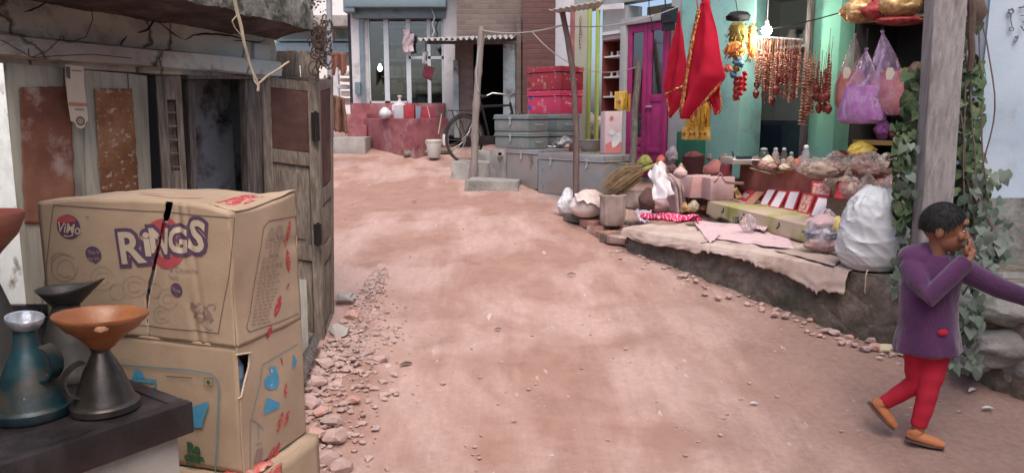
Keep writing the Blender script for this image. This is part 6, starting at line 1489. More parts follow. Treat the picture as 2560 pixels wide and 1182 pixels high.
# ================================================================ step, table and their covers
SQ = V((-.197, .98, 0)).normalized(); SR = V((.98, .197, 0)).normalized(); SO = V((2.32, 6.07, 0))
def S(a, b, z=0): return SO + SQ * a + SR * b + V((0, 0, z))
SMx = basis(SQ, SR, CZ)
mb = MB(); c = S(.65, .27, (.565 + .74) / 2); mb.box(c, (1.9, .54, .74 - .565), SMx); ds = one(mb, 'display_step', M_cement, 'low display step running along the ledge under the framed mirrors', 'step')
mb = MB(); c = S(.75, .82, .83); mb.box(c, (2.4, .6, .53), SMx); tb = one(mb, 'display_table', M_shbr, 'long display table covered by a red brown cloth behind the framed mirrors', 'table')
def check():
    n = N('red brown check cloth'); c = n.coords('Object', vary=False)
    col = n.ramp(n.noise(c, 3, 5), [(.35, (.26, .085, .07)), (.65, (.36, .14, .115))]); b = n.add('ShaderNodeTexChecker'); b.inputs['Scale'].default_value = 55; b.inputs['Color1'].default_value = (1, 1, 1, 1); b.inputs['Color2'].default_value = (.86, .83, .82, 1); n.l(c, b.inputs['Vector'])
    return n.done(n.bsdf(n.mix(1.0, col, b.outputs[0], 'MULTIPLY'), .9, 0, .1, n.bump(n.noise(c, 40, 4), .3, .008)))
M_check = check()
def cover(o, b0, ztop, zlow, a0, a1, back, seed, amp=.01, hem_=.03):
    def f(u, v):
        a = a0 + (a1 - a0) * u
        if v < .5: k = v / .5; return S(a, back + (b0 - back) * k - .012 * k, ztop + .012 + amp * nz(a * 5, k * 3, seed))
        k = (v - .5) / .5; return S(a, b0 - .014 - .018 * k * (1 + nz(a * 9, k, seed)), ztop + .012 - (ztop - zlow + hem_ * nz(a * 6, seed)) * k)
    return f
one(MB().grid(cover(0, .52, 1.10, .80, -.46, 1.96, .9, 3), 70, 18), 'table_cloth', M_check, 'red brown checked cloth hanging over the front of the display table', 'cloth', solid=.006)
M_yelc = pm('yellow green sheet', [(.26, .25, .085), (.35, .335, .13), (.43, .38, .23)], 3, .85, .2, 40, stain=((.42, .33, .25), 3, .47, .10))
ys = thing('yellow_sheet', S(.6, .1, .75), 'yellow green sheet with black squiggles covering the low display step', 'sheet')
fcov = cover(0, -.01, .742, .60, -.32, 1.6, .50, 7, .008, .03); MB().grid(fcov, 60, 16).build('cloth', M_yelc, ys, solid=.006)
mb = MB()
for a0 in (1.25, .85, .25): mb.tube(wig([fcov((a0 + .32) / 1.92, .62) - SR * .008, fcov((a0 + .32) / 1.92 - .01, .72) - SR * .008, fcov((a0 + .32) / 1.92 + .012, .8) - SR * .008], 10, .008, 3, 20), .005, 5)
for k in range(4): mb.tube([fcov((1.02 + .32 - k * .03) / 1.92, .80 + .02 * math.sin(j * .9)) - SR * .008 + V((0, 0, -.01 * j)) + SQ * .008 * math.sin(j * 1.3) for j in range(6)], .004, 4)
mb.build('printed_mark', M_black, ys)
mb = MB(); c = S(-.34, .42, .765); mb.box(c, (.96, .19, .375), SMx); one(mb, 'bench', M_shbr, 'low brown bench against the table carrying the lower film bags', 'bench')
mb = MB(); c = R(3.35, 1.74, .63); mb.box(c, (.9, .44, .62), RMAT); one(mb, 'back_bench', M_shbr, 'brown bench against the turquoise pillar under the tubs and basket', 'bench')
mb = MB(); c = S(1.62, .42, .66); mb.box(c, (.24, .18, .18), SMx); one(mb, 'low_stool', M_shbr, 'small brown stool under the milky tub', 'stool')
# ================================================================ framed mirrors
M_fred = flat('red mirror frame', (.42, .04, .05), .45); M_mirror = pm('pale mirror sheet', [(.62, .58, .62), (.74, .70, .74)], 3, .22, .02, spec=.6); M_fwood = pm('reddish frame wood', [(.36, .16, .10), (.46, .24, .16)], 6, .6, .2)
M_pat = pm('red and cream printed card', [(.42, .10, .09), (.55, .32, .27), (.6, .45, .38)], 34, .5, .1, lo=.4, hi=.6)
M_bluem = pm('bluish mirror sheet', [(.34, .38, .46), (.55, .55, .60)], 9, .2, .02, spec=.6)
def framed(pix, inner, lab, frame=None, zb=.755, lean=.07, border=.10, th=.018):
    BL, BR = PZ(*pix[3], zb), PZ(*pix[2], zb); dl, dr = (BL - CAM).dot(FW), (BR - CAM).dot(FW)
    TL, TR_ = P(*pix[0], dl + lean), P(*pix[1], dr + lean); q = [TL, TR_, BR, BL]
    n = (TR_ - TL).cross(BL - TL).normalized()
    if n.dot(CAM - TL) < 0: n = -n
    t = thing('framed_mirror', (BL + BR) / 2, lab, 'framed mirror', 'red framed mirrors on the display step')
    def at(u, v): return q[0].lerp(q[1], u).lerp(q[3].lerp(q[2], u), v)
    bu = border; bv = border * (TR_ - TL).length / max(.01, (BL - TL).length); mb = MB()
    for u0, u1, v0, v1 in ((0, bu, 0, 1), (1 - bu, 1, 0, 1), (bu, 1 - bu, 0, bv), (bu, 1 - bu, 1 - bv, 1)): mb.slab([at(u0, v0), at(u1, v0), at(u1, v1), at(u0, v1)], th, n)
    mb.build('frame', frame or M_fred, t, bev=.002)
    mb = MB(); mb.slab([at(bu, bv) - n * .005, at(1 - bu, bv) - n * .005, at(1 - bu, 1 - bv) - n * .005, at(bu, 1 - bv) - n * .005], .005, n); mb.build('mirror', inner, t, sm=False)
    return t
framed([(1868, 472), (1886, 478), (1859, 505), (1843, 496)], M_bluem, 'small red framed mirror with a bluish face, leftmost of the row', border=.16)
framed([(1890, 478), (1909, 480), (1882, 511), (1860, 509)], M_fwood, 'narrow plain wooden frame between the bluish and white mirrors', M_fwood)
framed([(1919, 471), (1942, 472), (1919, 513), (1897, 511)], M_mirror, 'first white faced red framed mirror, just right of the wooden frame')
framed([(1946, 474), (1970, 477), (1947, 521), (1920, 517)], M_mirror, 'middle of the three white faced red framed mirrors')
framed([(1974, 474), (2002, 476), (1983, 527), (1956, 522)], M_mirror, 'white faced red framed mirror beside the patterned card')
framed([(2006, 480), (2038, 485), (2017, 536), (1991, 530)], M_pat, 'red and cream patterned card frame between two white mirrors')
framed([(2044, 489), (2078, 494), (2056, 546), (2022, 541)], M_mirror, 'white faced frame half hidden by the clear bag')
framed([(2030, 452), (2082, 457), (2074, 492), (2026, 487)], M_pat, 'pink printed picture in clear wrap standing behind the mirrors', zb=.957, lean=.04, border=.07)
t = framed([(2092, 452), (2142, 456), (2132, 499), (2084, 495)], M_redbox, 'bright red picture box standing behind the clear bag', zb=.957, lean=.04, border=.05)
mb = MB(); mb.slab([PZ(1868, 516, .752), PZ(1902, 513, .752), PZ(1916, 520, .752), PZ(1884, 525, .752)], .016, CZ); one(mb, 'flat_frame', M_fwood, 'small frame lying flat in front of the white mirrors', 'frame', bev=.002)
mb = MB(); mb.slab([PZ(1800, 500, .755), PZ(1830, 494, .755), PZ(1846, 499, .755), PZ(1822, 507, .755)], .02, CZ); one(mb, 'flat_frame', M_fwood, 'reddish frame lying flat at the left end of the mirror row', 'frame', bev=.002)
mb = MB(); mb.slab([P(1834, 472, 7.6), P(1842, 468, 7.6), P(1856, 492, 7.5), P(1840, 494, 7.5)], .015); one(mb, 'wrapped_card', goldp, 'crumpled gilt card standing left of the bluish mirror', 'card')
# ================================================================ goods helper
def pl_(px0, px1, py0, py1, z):
    b = PZ((px0 + px1) / 2, py1, z); d = (b - CAM).dot(FW); return b, (px1 - px0) * d / F, (py1 - py0) * d / F
def gbox(name, px0, px1, py0, py1, z, m, lab, cat, group=None, dep=None, yaw=.35, jit=.006, bev=.006, seed=1):
    b, w_, h = pl_(px0, px1, py0, py1, z); dp = dep or w_ * .7; M_ = RZ(yaw); mb = MB(); mb.box(b + M_ @ V((0, dp / 2, h / 2)), (w_, dp, h), M_, jit, seed); return one(mb, name, m, lab, cat, group, bev=bev)
def gblob(name, px0, px1, py0, py1, z, m, lab, cat, group=None, seed=1, amp=.14, knot=0, deep=.8, **k):
    b, w_, h = pl_(px0, px1, py0, py1, z); return one(blob(b + V((0, w_ * .3, 0)), w_ / 2, w_ / 2 * deep, h, seed, amp, knot, **k), name, m, lab, cat, group)
M_sackw = pm('white woven polythene', [(.40, .42, .44), (.52, .54, .56), (.60, .62, .64)], 4, .5, .35, 9, stain=((.36, .36, .37), 7, .66, .05, (1, 1, 5)), bd=.02, spec=.4)
M_gun = pm('brown grey gunny', [(.23, .17, .15), (.32, .25, .225), (.39, .31, .28)], 5, .95, .6, 60, bd=.012)
M_gunl = pm('light pinkish sack cloth', [(.50, .41, .39), (.60, .51, .485), (.66, .57, .54)], 4, .9, .5, 30, stain=((.42, .32, .28), 3, .62, .1))
# large white sack
b, w_, h = pl_(2092, 2272, 476, 684, SZ + .012); b = b + V((.075, .19, 0))
mb = MB(); n = 120; rows = 90; vs = []
for i in range(rows + 1):
    v = i / rows
    pf = [(0, .66), (.08, .86), (.2, .97), (.38, 1.0), (.55, .97), (.68, .88), (.80, .74), (.90, .60), (.97, .42), (1.0, .25)]
    for (va, ra), (vb, rb) in zip(pf, pf[1:]):
        if va <= v <= vb + 1e-9: k = (v - va) / (vb - va); rr = ra + (rb - ra) * k; break
    for j in range(n):
        t = 2 * math.pi * j / n; q = V((math.cos(t), math.sin(t), v * 2.2))
        crease = .05 * nz(q.x * 1.4, q.y * 1.4, q.z * 1.4) + .05 * max(0, ridge(q.x * 1.3 + q.z * .9, q.y * 1.3 - q.z * .5, q.z * 1.3)) ** 4 + .035 * max(0, ridge(q.x * 2.0 + q.z * 2.2, q.y * 2.0, q.z * 2.4 + q.x * 1.5)) ** 4 - .02 + .20 * smooth(.55, .95, v) * (ridge(q.x * 1.7 + 4, q.y * 1.7, q.z * 1.2) - .4) + .08 * smooth(.6, .9, v) * ridge(q.x * 4, q.y * 4, q.z * 2)
        r_ = rr * (1 + crease); lean = .05 * v * v
        vs.append(b + V((math.cos(t) * r_ * w_ * .5 + lean * .5, math.sin(t) * r_ * w_ * .42, h * v * (1 - .02 * math.cos(t)) + .05 * smooth(.7, 1, v) * nz(t * 2, 3) * h)))
fs = [(i * n + j, i * n + (j + 1) % n, (i + 1) * n + (j + 1) % n, (i + 1) * n + j) for i in range(rows) for j in range(n)]
mb.add(vs, fs + [tuple(range(n))[::-1], tuple(rows * n + j for j in range(n))])
t = thing('white_sack', b, 'bulging white polythene sack at the right front of the ledge', 'sack'); mb.build('sack', M_sackw, t)
mb = MB(); p = b + V((-.10, -.17, .02)); mb.tube(wig([p, p + V((-.03, -.05, -.02)), p + V((-.035, -.055, -.10)), p + V((-.03, -.05, -.14))], 10, .008, 1, 12), .004, 5); mb.build('string', M_straw, t)
# bluish film bag rising behind it
gblob('film_bag', 2128, 2222, 396, 508, .75, clear('bluish film', (.44, .44, .50), .62, .2, 18, .9), 'tall bluish film bag pulled to a point behind the white sack', 'bag', None, 71, .16, 0)
# clear bag with goods
b, w_, h = pl_(2006, 2108, 526, 638, SZ + .03); b = b + V((.045, .10, 0))
t = thing('clear_bag', b, 'clear plastic bag of pink and silvery goods left of the white sack', 'bag')
blob(b, w_ / 2, w_ * .36, h, 31, .14, 0, 52, 30).build('film', clear('bag film', (.62, .57, .60), .30, .12, 12, 1.2), t)
blob(b + V((0, 0, .012)), w_ * .47, w_ * .34, h * .46, 33, .22, 0, 44, 22).build('pink_goods', pm('salmon goods', [(.40, .23, .215), (.52, .36, .34)], 8, .5, .4, 24), t)
blob(b + V((0.0, 0, h * .26)), w_ * .45, w_ * .33, h * .40, 35, .3, 0, 44, 22).build('silver_goods', pm('silver foil goods', [(.06, .06, .10), (.20, .20, .26), (.50, .50, .56)], 16, .3, .8, 22, .3), t)
blob(b + V((w_ * .24, -.05, h * .40)), w_ * .15, w_ * .13, h * .46, 36, .35).build('yellow_goods', pm('yellow goods', [(.55, .42, .10), (.68, .56, .22)], 9, .5, .5), t)
blob(b + V((-.01, .02, h * .52)), w_ * .40, w_ * .28, h * .36, 37, .3).build('rose_goods', pm('rose goods', [(.52, .28, .30), (.60, .42, .42)], 9, .5, .5), t)
# small glittering bag at the step foot
gblob('small_bag', 1852, 1896, 536, 582, .62, clear('glossy small film', (.55, .45, .46), .55, .08, 30, 1.2), 'small glossy clear bag in front of the yellow step', 'bag', None, 41, .2)
# ================================================================ sacks and bundles at the left of the ledge
def gzp(px, py): p = PG(px, py); return p.z
def open_sack(px0, px1, py0, py1, z, m, lab, seed, fill=None, cup=.78):
    b, w_, h = pl_(px0, px1, py0, py1, z); b = b + V((0, w_ * .35, 0)); t = thing('open_sack', b, lab, 'sack', 'open sacks at the left of the ledge'); R_ = w_ / 2
    MB().lathe([(0, .003), (R_ * .80, .003), (R_ * .95, h * .12), (R_ * 1.02, h * .4), (R_ * .98, h * .75), (R_ * 1.02, h * .92), (R_ * 1.06, h * .98), (R_ * .97, h * 1.0), (R_ * .92, h * .94), (R_ * .88, h * cup)], b, 44, amp=R_ * .12, seed=seed, fold=.03, folds=13, fy=.8, fr=3.2, cap=False).build('bag', m, t)
    if fill: MB().lathe([(R_ * .95, h * (cup - .06)), (R_ * .6, h * (cup + .10)), (R_ * .25, h * (cup + .19)), (0, h * (cup + .22))], b, 36, amp=R_ * .05, seed=seed, fy=.8, cap=False).build('contents', fill, t)
    return t
zb = gzp(1470, 548) + .05
b = PZ(1470, 546, zb); d = (b - CAM).dot(FW); w_ = 88 * d / F; h = 72 * d / F
t = thing('folded_sack', b, 'pale pinkish sack folded over, at the left end beside the branch post', 'sack')
mb = blob(b + V((0, w_ * .3, 0)), w_ * .56, w_ * .42, h * .90, 95, .10, 0, 44, 22); mb.build('bag', M_gunl, t)
mb = MB(); mb.grid(lambda u, v: P(1436 + 74 * u + 6 * v, 484 + 8 * nz(u * 4, v * 3, 3) - 10 * math.sin(u * 3.1) + (20 + 26 * u + 10 * nz(u * 6, 3)) * v, d - .09 + .16 * (1 - v) + .02 * nz(u * 6, v * 6, 8)), 18, 12); mb.build('flap', M_gunl, t, solid=.008)
open_sack(1502, 1566, 488, 566, gzp(1534, 566) + .05, M_gun, 'brown gunny sack with rolled rim standing on the loose bricks', 5, pm('tan grain', [(.36, .22, .15), (.46, .30, .22)], 60, .9, .8, 90))
open_sack(1556, 1632, 474, 524, .60, M_gun, 'gunny sack heaped with orange lentils below the broom grass', 9, pm('orange lentils', [(.38, .13, .06), (.50, .22, .12), (.55, .30, .2)], 70, .9, .9, 90, bd=.02), .7)
# broom grass bundle
M_grass = pm('dry broom grass', [(.17, .11, .06), (.27, .19, .11), (.34, .25, .15)], 16, .95, .9, 50, stretch=(1, 1, 1))
a, b = P(1512, 474, 7.4), P(1592, 432, 7.5); c = P(1650, 408, 7.6)
t = thing('broom', c, 'bushy brown grass broom lying across the lentil sack', 'broom'); r = random.Random(2)
mb = MB()
for k in range(220):
    sp = V((r.gauss(0, .035), r.gauss(0, .05), r.gauss(0, .055))); q0 = b + sp * .55 + (c - b) * r.uniform(-.05, .2); q1 = a + sp + (a - b) * r.uniform(-.35, .12)
    mb.tube([q0, q0.lerp(q1, .5) + V((0, 0, r.uniform(.0, .02))) + sp * .3, q1 - V((0, 0, .02))], [.004, .0045, .0015], 3, cap=False)
mb.build('bristles', M_grass, t)
mb = MB(); mb.lathe([(.012, 0), (.05, .06), (.066, .16), (.062, .26), (.035, .36)], b + (b - a) * .12, 16, (a - b).to_track_quat('Z', 'Y').to_matrix(), amp=.01, fr=5); mb.build('core', M_grass, t)
MB().tube([b + (c - b) * -.1, c], [.03, .018], 8).build('handle', pm('olive grass stalks', [(.18, .16, .06), (.28, .25, .10)], 16, .9, .5, 40), t)
gblob('olive_bundle', 1594, 1634, 388, 424, .95, pm('olive leafy bundle', [(.14, .14, .03), (.26, .27, .08), (.34, .32, .14)], 14, .9, .9, 40), 'olive green leafy bundle above the broom handle', 'bundle', None, 17, .3)
# tall striped sack by the magenta door
stripe = N('white and blue striped sack'); c_ = stripe.coords('Object'); w1 = stripe.add('ShaderNodeTexWave'); w1.inputs['Scale'].default_value = 1.6; w1.inputs['Distortion'].default_value = 2; stripe.l(c_, w1.inputs['Vector'])
M_strp = stripe.done(stripe.bsdf(stripe.mix(stripe.ramp(stripe.noise(c_, 9, 3), [(.62, 0.), (.64, .7)]), stripe.ramp(w1.outputs['Fac'], [(.18, (.08, .30, .50)), (.26, (.55, .52, .54)), (.9, (.60, .56, .58))]), (.45, .08, .10)), .6, 0, .3, stripe.bump(stripe.noise(c_, 14, 4), .5, .02)))
gblob('striped_sack', 1578, 1644, 318, 428, .85, M_strp, 'tall white sack with blue edge leaning before the magenta door', 'sack', None, 21, .14)
# more soft goods between the sacks and the step
gblob('dark_bag', 1596, 1648, 470, 532, .60, pm('maroon brown bag', [(.07, .035, .035), (.14, .075, .07)], 6, .8, .4), 'dark maroon bag tucked behind the brown gunny sack', 'bag', None, 23)
gblob('pink_bag', 1612, 1696, 484, 532, .60, pm('dusty pink bag', [(.40, .24, .25), (.50, .33, .34)], 4, .7, .4), 'low dusty pink bag behind the crimson cloth', 'bag', None, 25)
mb = MB(); b0 = P(1654, 430, 7.25)
def wc_(u, v):
    q_ = [P(1628, 424, 7.25), P(1652, 402, 7.3), P(1690, 486, 7.15), P(1634, 502, 7.05)]; p = q_[0].lerp(q_[1], u).lerp(q_[3].lerp(q_[2], u), v)
    return p + V((.03 * nz(u * 2, v * 3, 2) * (1 if 0 < u < 1 else 2), -.05 * math.sin(math.pi * u) + .05 * nz(u * 3, v * 3, 5) + .03 * ridge(u * 2.5, v * 2, 1), .03 * nz(u * 4, v * 2, 9)))
mb.grid(wc_, 30, 26); one(mb, 'white_cloth', pm('limp white film', [(.48, .44, .46), (.60, .56, .58)], 4, .6, .4, 20), 'limp white plastic sheet hung over the pile of folded packs', 'sheet', solid=.006)
M_pack = pm('pinkish grey pack', [(.24, .15, .15), (.34, .235, .23), (.42, .31, .30)], 6, .7, .4, 30, stretch=(1, 1, 3))
for k in range(6):
    px = 1676 + 9.5 * k; b, w_, h = pl_(px - 12, px + 14, 436 - 3 * (k % 2) + 2 * k, 530 - 3 * k, .61); mb = MB()
    def pk_(u, v, b=b, h=h, k=k): return b + V((-.02 + .1 * smooth(.2, 1, u) * .6 - .03 * v, .18 - .36 * u, h * (1 - .38 * u ** 3) * v + .01 * nz(u * 5, v * 5, k)))
    mb.grid(pk_, 10, 12); one(mb, 'folded_pack', M_pack, 'pinkish grey folded pack, number %s from the left of the leaning row' % ['one', 'two', 'three', 'four', 'five', 'six'][k], 'folded pack', 'folded packs leaning in a row', solid=.03)
gblob('rose_packet', 1684, 1722, 418, 446, .98, pm('rose packet', [(.45, .28, .28), (.58, .42, .41)], 8, .5, .4), 'rosy film packet resting on top of the folded packs', 'packet', None, 29)
gblob('mauve_bundle', 1664, 1706, 366, 414, 1.03, pm('mauve grey film', [(.14, .11, .13), (.26, .21, .24), (.36, .31, .34)], 9, .45, .7, 20), 'mauve grey crinkled bundle below the turquoise panel', 'bundle', None, 43, .22)
gbox('white_box', 1704, 1734, 364, 392, 1.05, pm('off white box', [(.42, .38, .36), (.52, .48, .46)], 5, .7), 'small off white box beside the dark green cabinet', 'box', yaw=.2)
b, w_, h = pl_(1712, 1768, 392, 440, .95); t = thing('basket', b, 'dark maroon basket heaped with dried red goods', 'basket')
MB().lathe([(0, .004), (w_ * .40, .004), (w_ * .48, h * .6), (w_ * .52, h * .98), (w_ * .49, h), (w_ * .46, h * .8)], b + V((0, .15, 0)), 30, cap=False).build('tub', pm('maroon tub', [(.06, .02, .025), (.10, .035, .04)], 6, .5), t)
blob(b + V((0, .15, h * .74)), w_ * .46, w_ * .44, h * .52, 47, .2).build('contents', pm('dried red goods', [(.10, .03, .03), (.19, .06, .06), (.26, .11, .10)], 26, .8, .9, 50), t)
gblob('red_tub', 1762, 1826, 400, 448, .95, pm('dull red tub', [(.22, .075, .07), (.32, .12, .11)], 5, .6, .3), 'dull red wrapped tub right of the maroon basket', 'tub', None, 49, .06)
gblob('dark_film', 1756, 1824, 392, 418, 1.02, clear('smoky film', (.22, .18, .18), .6, .15, 20, .9), 'smoky crumpled film lying on the dull red tub', 'film', None, 52, .2)
gbox('dark_red_box', 1806, 1832, 412, 456, .93, pm('dark red box', [(.12, .025, .03), (.18, .04, .045)], 5, .6), 'dark red box standing between the red tub and blue tub', 'box', yaw=.5)
M_pinkbox = pm('film wrapped salmon carton', [(.46, .24, .21), (.56, .36, .34), (.58, .46, .46)], 4, .35, .5, 16, spec=.5)
gbox('wrapped_carton', 1724, 1778, 440, 496, .76, M_pinkbox, 'film wrapped salmon carton at the left end of the display step', 'carton', dep=.25, yaw=.3, jit=.012, bev=.015)
gbox('wrapped_carton', 1772, 1838, 444, 500, .76, pm('pinkish open carton', [(.40, .24, .24), (.50, .36, .36)], 4, .8, .3), 'pinkish open carton right of the salmon one', 'carton', dep=.22, yaw=.25, jit=.008, seed=4)
mb = MB(); mb.grid(lambda u, v: P(1784 + 76 * u, 452 - 22 * math.exp(-((u - .22) / .1) ** 2) + 6 * v + 4 * u, 7.45 + .12 * v), 20, 5); one(mb, 'paper_sheet', M_pinkc, 'pale paper peak sticking up from the pinkish carton', 'paper', solid=.004)
# things on the display table
b, w_, h = pl_(1824, 1862, 420, 482, .753); t = thing('blue_tub', b, 'milky plastic tub with pale blue foot at the table corner', 'tub')
mb = MB(); mb.box(b + V((0, .12, h * .3)), (w_, .22, h * .6), RZ(.3), .004); mb.build('foot', pm('pale blue plastic', [(.22, .36, .46), (.32, .46, .55)], 5, .4), t, bev=.015)
mb = MB(); mb.box(b + V((0, .12, h * .8)), (w_ * 1.03, .24, h * .4), RZ(.3), .004); mb.build('rim', pm('milky plastic', [(.42, .42, .42), (.52, .52, .50)], 5, .4), t, bev=.015)
gbox('tray', 1830, 1894, 394, 412, 1.112, pm('grey brown tray', [(.28, .24, .21), (.38, .34, .30)], 5, .7), 'grey brown tray at the left of the table top', 'tray', dep=.3, yaw=.2)
b = PZ(1864, 399, 1.195); mb = MB(); mb.box(b, (.24, .16, .004), RZ(-.1)); one(mb, 'paper_sheet', M_shelfw, 'white paper lying under the black phone', 'paper')
t = thing('phone', b + V((-.02, -.01, .003)), 'black handset lying on the white paper', 'phone'); mb = MB(); mb.box(b + V((-.02, -.01, .018)), (.15, .055, .028), RZ(.15)); mb.build('case', M_case, t, bev=.01)
MB().tube([b + V((-.11, .02, .02)), b + V((-.12, .03, .075))], .008, 6).build('aerial', M_case, t)
r = random.Random(12); b = P(1884, 411, 7.6); c = P(1944, 418, 7.25); t = thing('stick_bundle', b, 'bundle of split tan sticks lying on the front of the table', 'stick bundle'); mb = MB()
for k in range(40): o = V((r.gauss(0, .015), r.gauss(0, .03), r.gauss(0, .022))); mb.tube([b + o * .7, c + o * 1.2 + (c - b) * r.uniform(-.1, .1)], .008, 5)
mb.build('sticks', pm('split tan sticks', [(.24, .17, .12), (.40, .31, .235)], 14, .8, .4), t)
M_jar = clear('clear jar', (.40, .35, .31), .22, .08, 4, .1); M_jarg = clear('greenish jar', (.12, .16, .13), .4, .08, 4, .1)
for i, (px0, px1, y0, y1, m, lab, fl) in enumerate(((1894, 1922, 372, 416, M_jarg, 'greenish glass jar at the left of the table jars', pk[6]), (1928, 1946, 372, 419, M_jar, 'clear jar second from the left of the table jars', pk[1]), (1950, 1966, 372, 422, M_jar, 'clear jar in the middle of the table jars', pk[0]), (1969, 1984, 382, 423, M_jar, 'short clear bottle with a narrow neck on the table', pk[0]), (2002, 2022, 366, 427, clear('milky bottle', (.48, .46, .46), .45, .2, 4, .1), 'tall milky bottle with a white cap on the table', pk[3]))):
    b, w_, h = pl_(px0, px1, y0, y1, 1.112); R_ = w_ / 2; t = thing('jar', b, lab, 'jar', 'jars on the display table')
    MB().lathe([(0, .002), (R_ * .95, .002), (R_, h * .06), (R_, h * .66), (R_ * .8, h * .8), (R_ * .55, h * .88), (R_ * .55, h * .98)], b, 24, cap=False).build('glass', m, t)
    MB().lathe([(0, .006), (R_ * .88, .006), (R_ * .9, h * .45), (0, h * .5)], b, 18).build('contents', fl, t)
    MB().lathe([(R_ * .6, h * .92), (R_ * .62, h * 1.0), (R_ * .2, h * 1.05), (0, h * 1.05)], b, 18).build('cap', M_shelfw if i == 4 else M_greyw, t)
t = one(MB().tube([P(2014, 362, 6.85), P(2014, 362, 6.85) + V((.012, 0, .09))], [.012, .004], 6), 'dark_cone', M_black, 'small dark cone standing on the milky bottle', 'cone')
# heap of clear bags on the right part of the table: each bag its own
r = random.Random(77)
tints = [clear('heap film a', (.46, .37, .33), .26, .14, 16, 1.2), clear('heap film b', (.38, .30, .27), .30, .14, 18, 1.2), clear('heap film c', (.52, .43, .40), .24, .12, 20, 1.2)]
fills = [pm('tan snacks', [(.26, .17, .12), (.42, .31, .24)], 18, .8, .7, 40), pm('brown snacks', [(.16, .08, .07), (.28, .16, .14)], 16, .8, .7, 40), pm('rosy snacks', [(.30, .15, .13), (.46, .30, .26)], 14, .8, .7, 40), creamf]
spots = [(2046, 392, 448, 58), (2084, 388, 446, 60), (2060, 400, 433, 50), (2104, 420, 478, 60), (2130, 392, 440, 60), (2170, 388, 446, 64), (2150, 430, 480, 60), (2196, 424, 478, 62), (2214, 392, 446, 60), (2236, 430, 492, 66), (2262, 392, 440, 60), (2284, 418, 478, 64), (2300, 388, 436, 56), (2250, 462, 510, 56), (2034, 398, 430, 44), (2188, 450, 492, 54), (2016, 402, 430, 40), (2090, 434, 476, 46), (2128, 440, 490, 54), (2166, 446, 498, 50), (2222, 452, 502, 54)]
where = ['behind the patterned card', 'above the pink picture', 'over the pink picture', 'above the red picture box', 'in the middle of the back row', 'below the golden bag', 'just left of the bluish film bag', 'behind the bluish film bag', 'right of the golden bag', 'behind the top of the white sack', 'in the back row near the creeper', 'in the front row near the creeper', 'farthest right beside the creeper', 'lowest at the right behind the white sack', 'beside the milky bottle', 'between the bluish film bag and the white sack', 'lowest at the left corner of the heap', 'low over the pink picture', 'low beside the red picture box', 'low at the left of the bluish film bag', 'low at the right of the bluish film bag']
for k, (px, y0, y1, wpx) in enumerate(spots):
    z = 1.112 if y1 < 450 else .957; y1 = y1 if y1 < 450 else y1 + 12; b, w_, h = pl_(px - wpx / 2, px + wpx / 2, y0, y1, z)
    t = thing('goods_bag', b, 'clear film bag of %s %s' % (['tan snacks', 'brown snacks', 'rosy snacks', 'cream goods'][k % 4], where[k]), 'bag', 'clear bags heaped on the table')
    yw = r.uniform(.85, 1.35); blob(b, w_ * .56 * yw, w_ * .42, h * (1.18 if k % 3 else .95), 100 + k, .42, 0, 44, 24).build('film', tints[k % 3], t)
    blob(b + V((0, .0, .006)), w_ * .45 * yw, w_ * .32, h * .74, 130 + k, .45, 0, 36, 18).build('contents', fills[k % 4], t)
gblob('gold_bag', 2128, 2196, 352, 396, 1.24, yelp, 'shiny golden yellow bag on top of the heap of clear bags', 'bag', None, 151, .2)
t = framed([(2104, 362), (2126, 362), (2124, 384), (2102, 384)], M_black, 'small white framed picture standing behind the bag heap', M_shelfw, 1.22, .02, .2); t['group'] = 'pictures'
gblob('red_cloth', 2084, 2130, 376, 396, 1.2, pm('dark red cloth', [(.12, .02, .03), (.2, .04, .05)], 6, .9), 'dark red cloth lump below the small framed picture', 'cloth', None, 157)
# ================================================================ things on the trunks
b = PZ(1316, 371, 1.19); t = thing('brass_fitting', b, 'cluster of brass fittings on the left galvanised trunk', 'fitting')
M_brass = pm('worn brass', [(.30, .16, .05), (.50, .32, .14)], 20, .35, .3, 40, .5)
mb = MB(); mb.rock(b + V((-.06, 0, .03)), .045, 3, 1.3, 1, .7); mb.lathe([(.035, 0), (.04, .03), (.03, .075), (.035, .08), (0, .08)], b + V((.03, .02, 0)), 14); mb.tube([b + V((.02, -.04, .02)), b + V((.13, -.02, .015))], .016, 8); mb.build('fitting', M_brass, t)
for i, (px, lab) in enumerate(((1352, 'steel tap fitting with dark hole left of centre on the trunk'), (1378, 'steel tap fitting near the branch post on the trunk'), (1335, 'flat steel pipe piece beside the brass fittings'))):
    b = PZ(px, 371 + i % 2, 1.19); t = thing('steel_fitting', b, lab, 'fitting', 'steel fittings on the trunk'); mb = MB(); mb.tube([b + V((-.06, .01, .022)), b + V((.06, -.01, .022))], .02, 10); mb.lathe([(.02, 0), (.024, .03), (.03, .06), (.02, .06)], b + V((.02, 0, .01)), 12); mb.build('fitting', M_latch, t)
gblob('foil_wrap', 1372, 1432, 334, 372, 1.19, pm('crinkled clear foil', [(.14, .15, .15), (.30, .30, .31), (.6, .58, .6)], 9, .25, .9, 18, .2), 'crinkled silvery film wrap on the trunks behind the branch post', 'film', None, 161, .25)
gblob('shell', 1400, 1426, 356, 372, 1.19, pm('cream shell', [(.5, .38, .30), (.62, .5, .42)], 9, .6), 'small cream lump beside the branch post on the trunk', 'lump', None, 163, .1)
b, w_, h = pl_(1448, 1512, 352, 380, 1.175); b = b + V((0, .12, 0)); t = thing('cooking_pan', b, 'round grey metal pan on the largest trunk', 'pan')
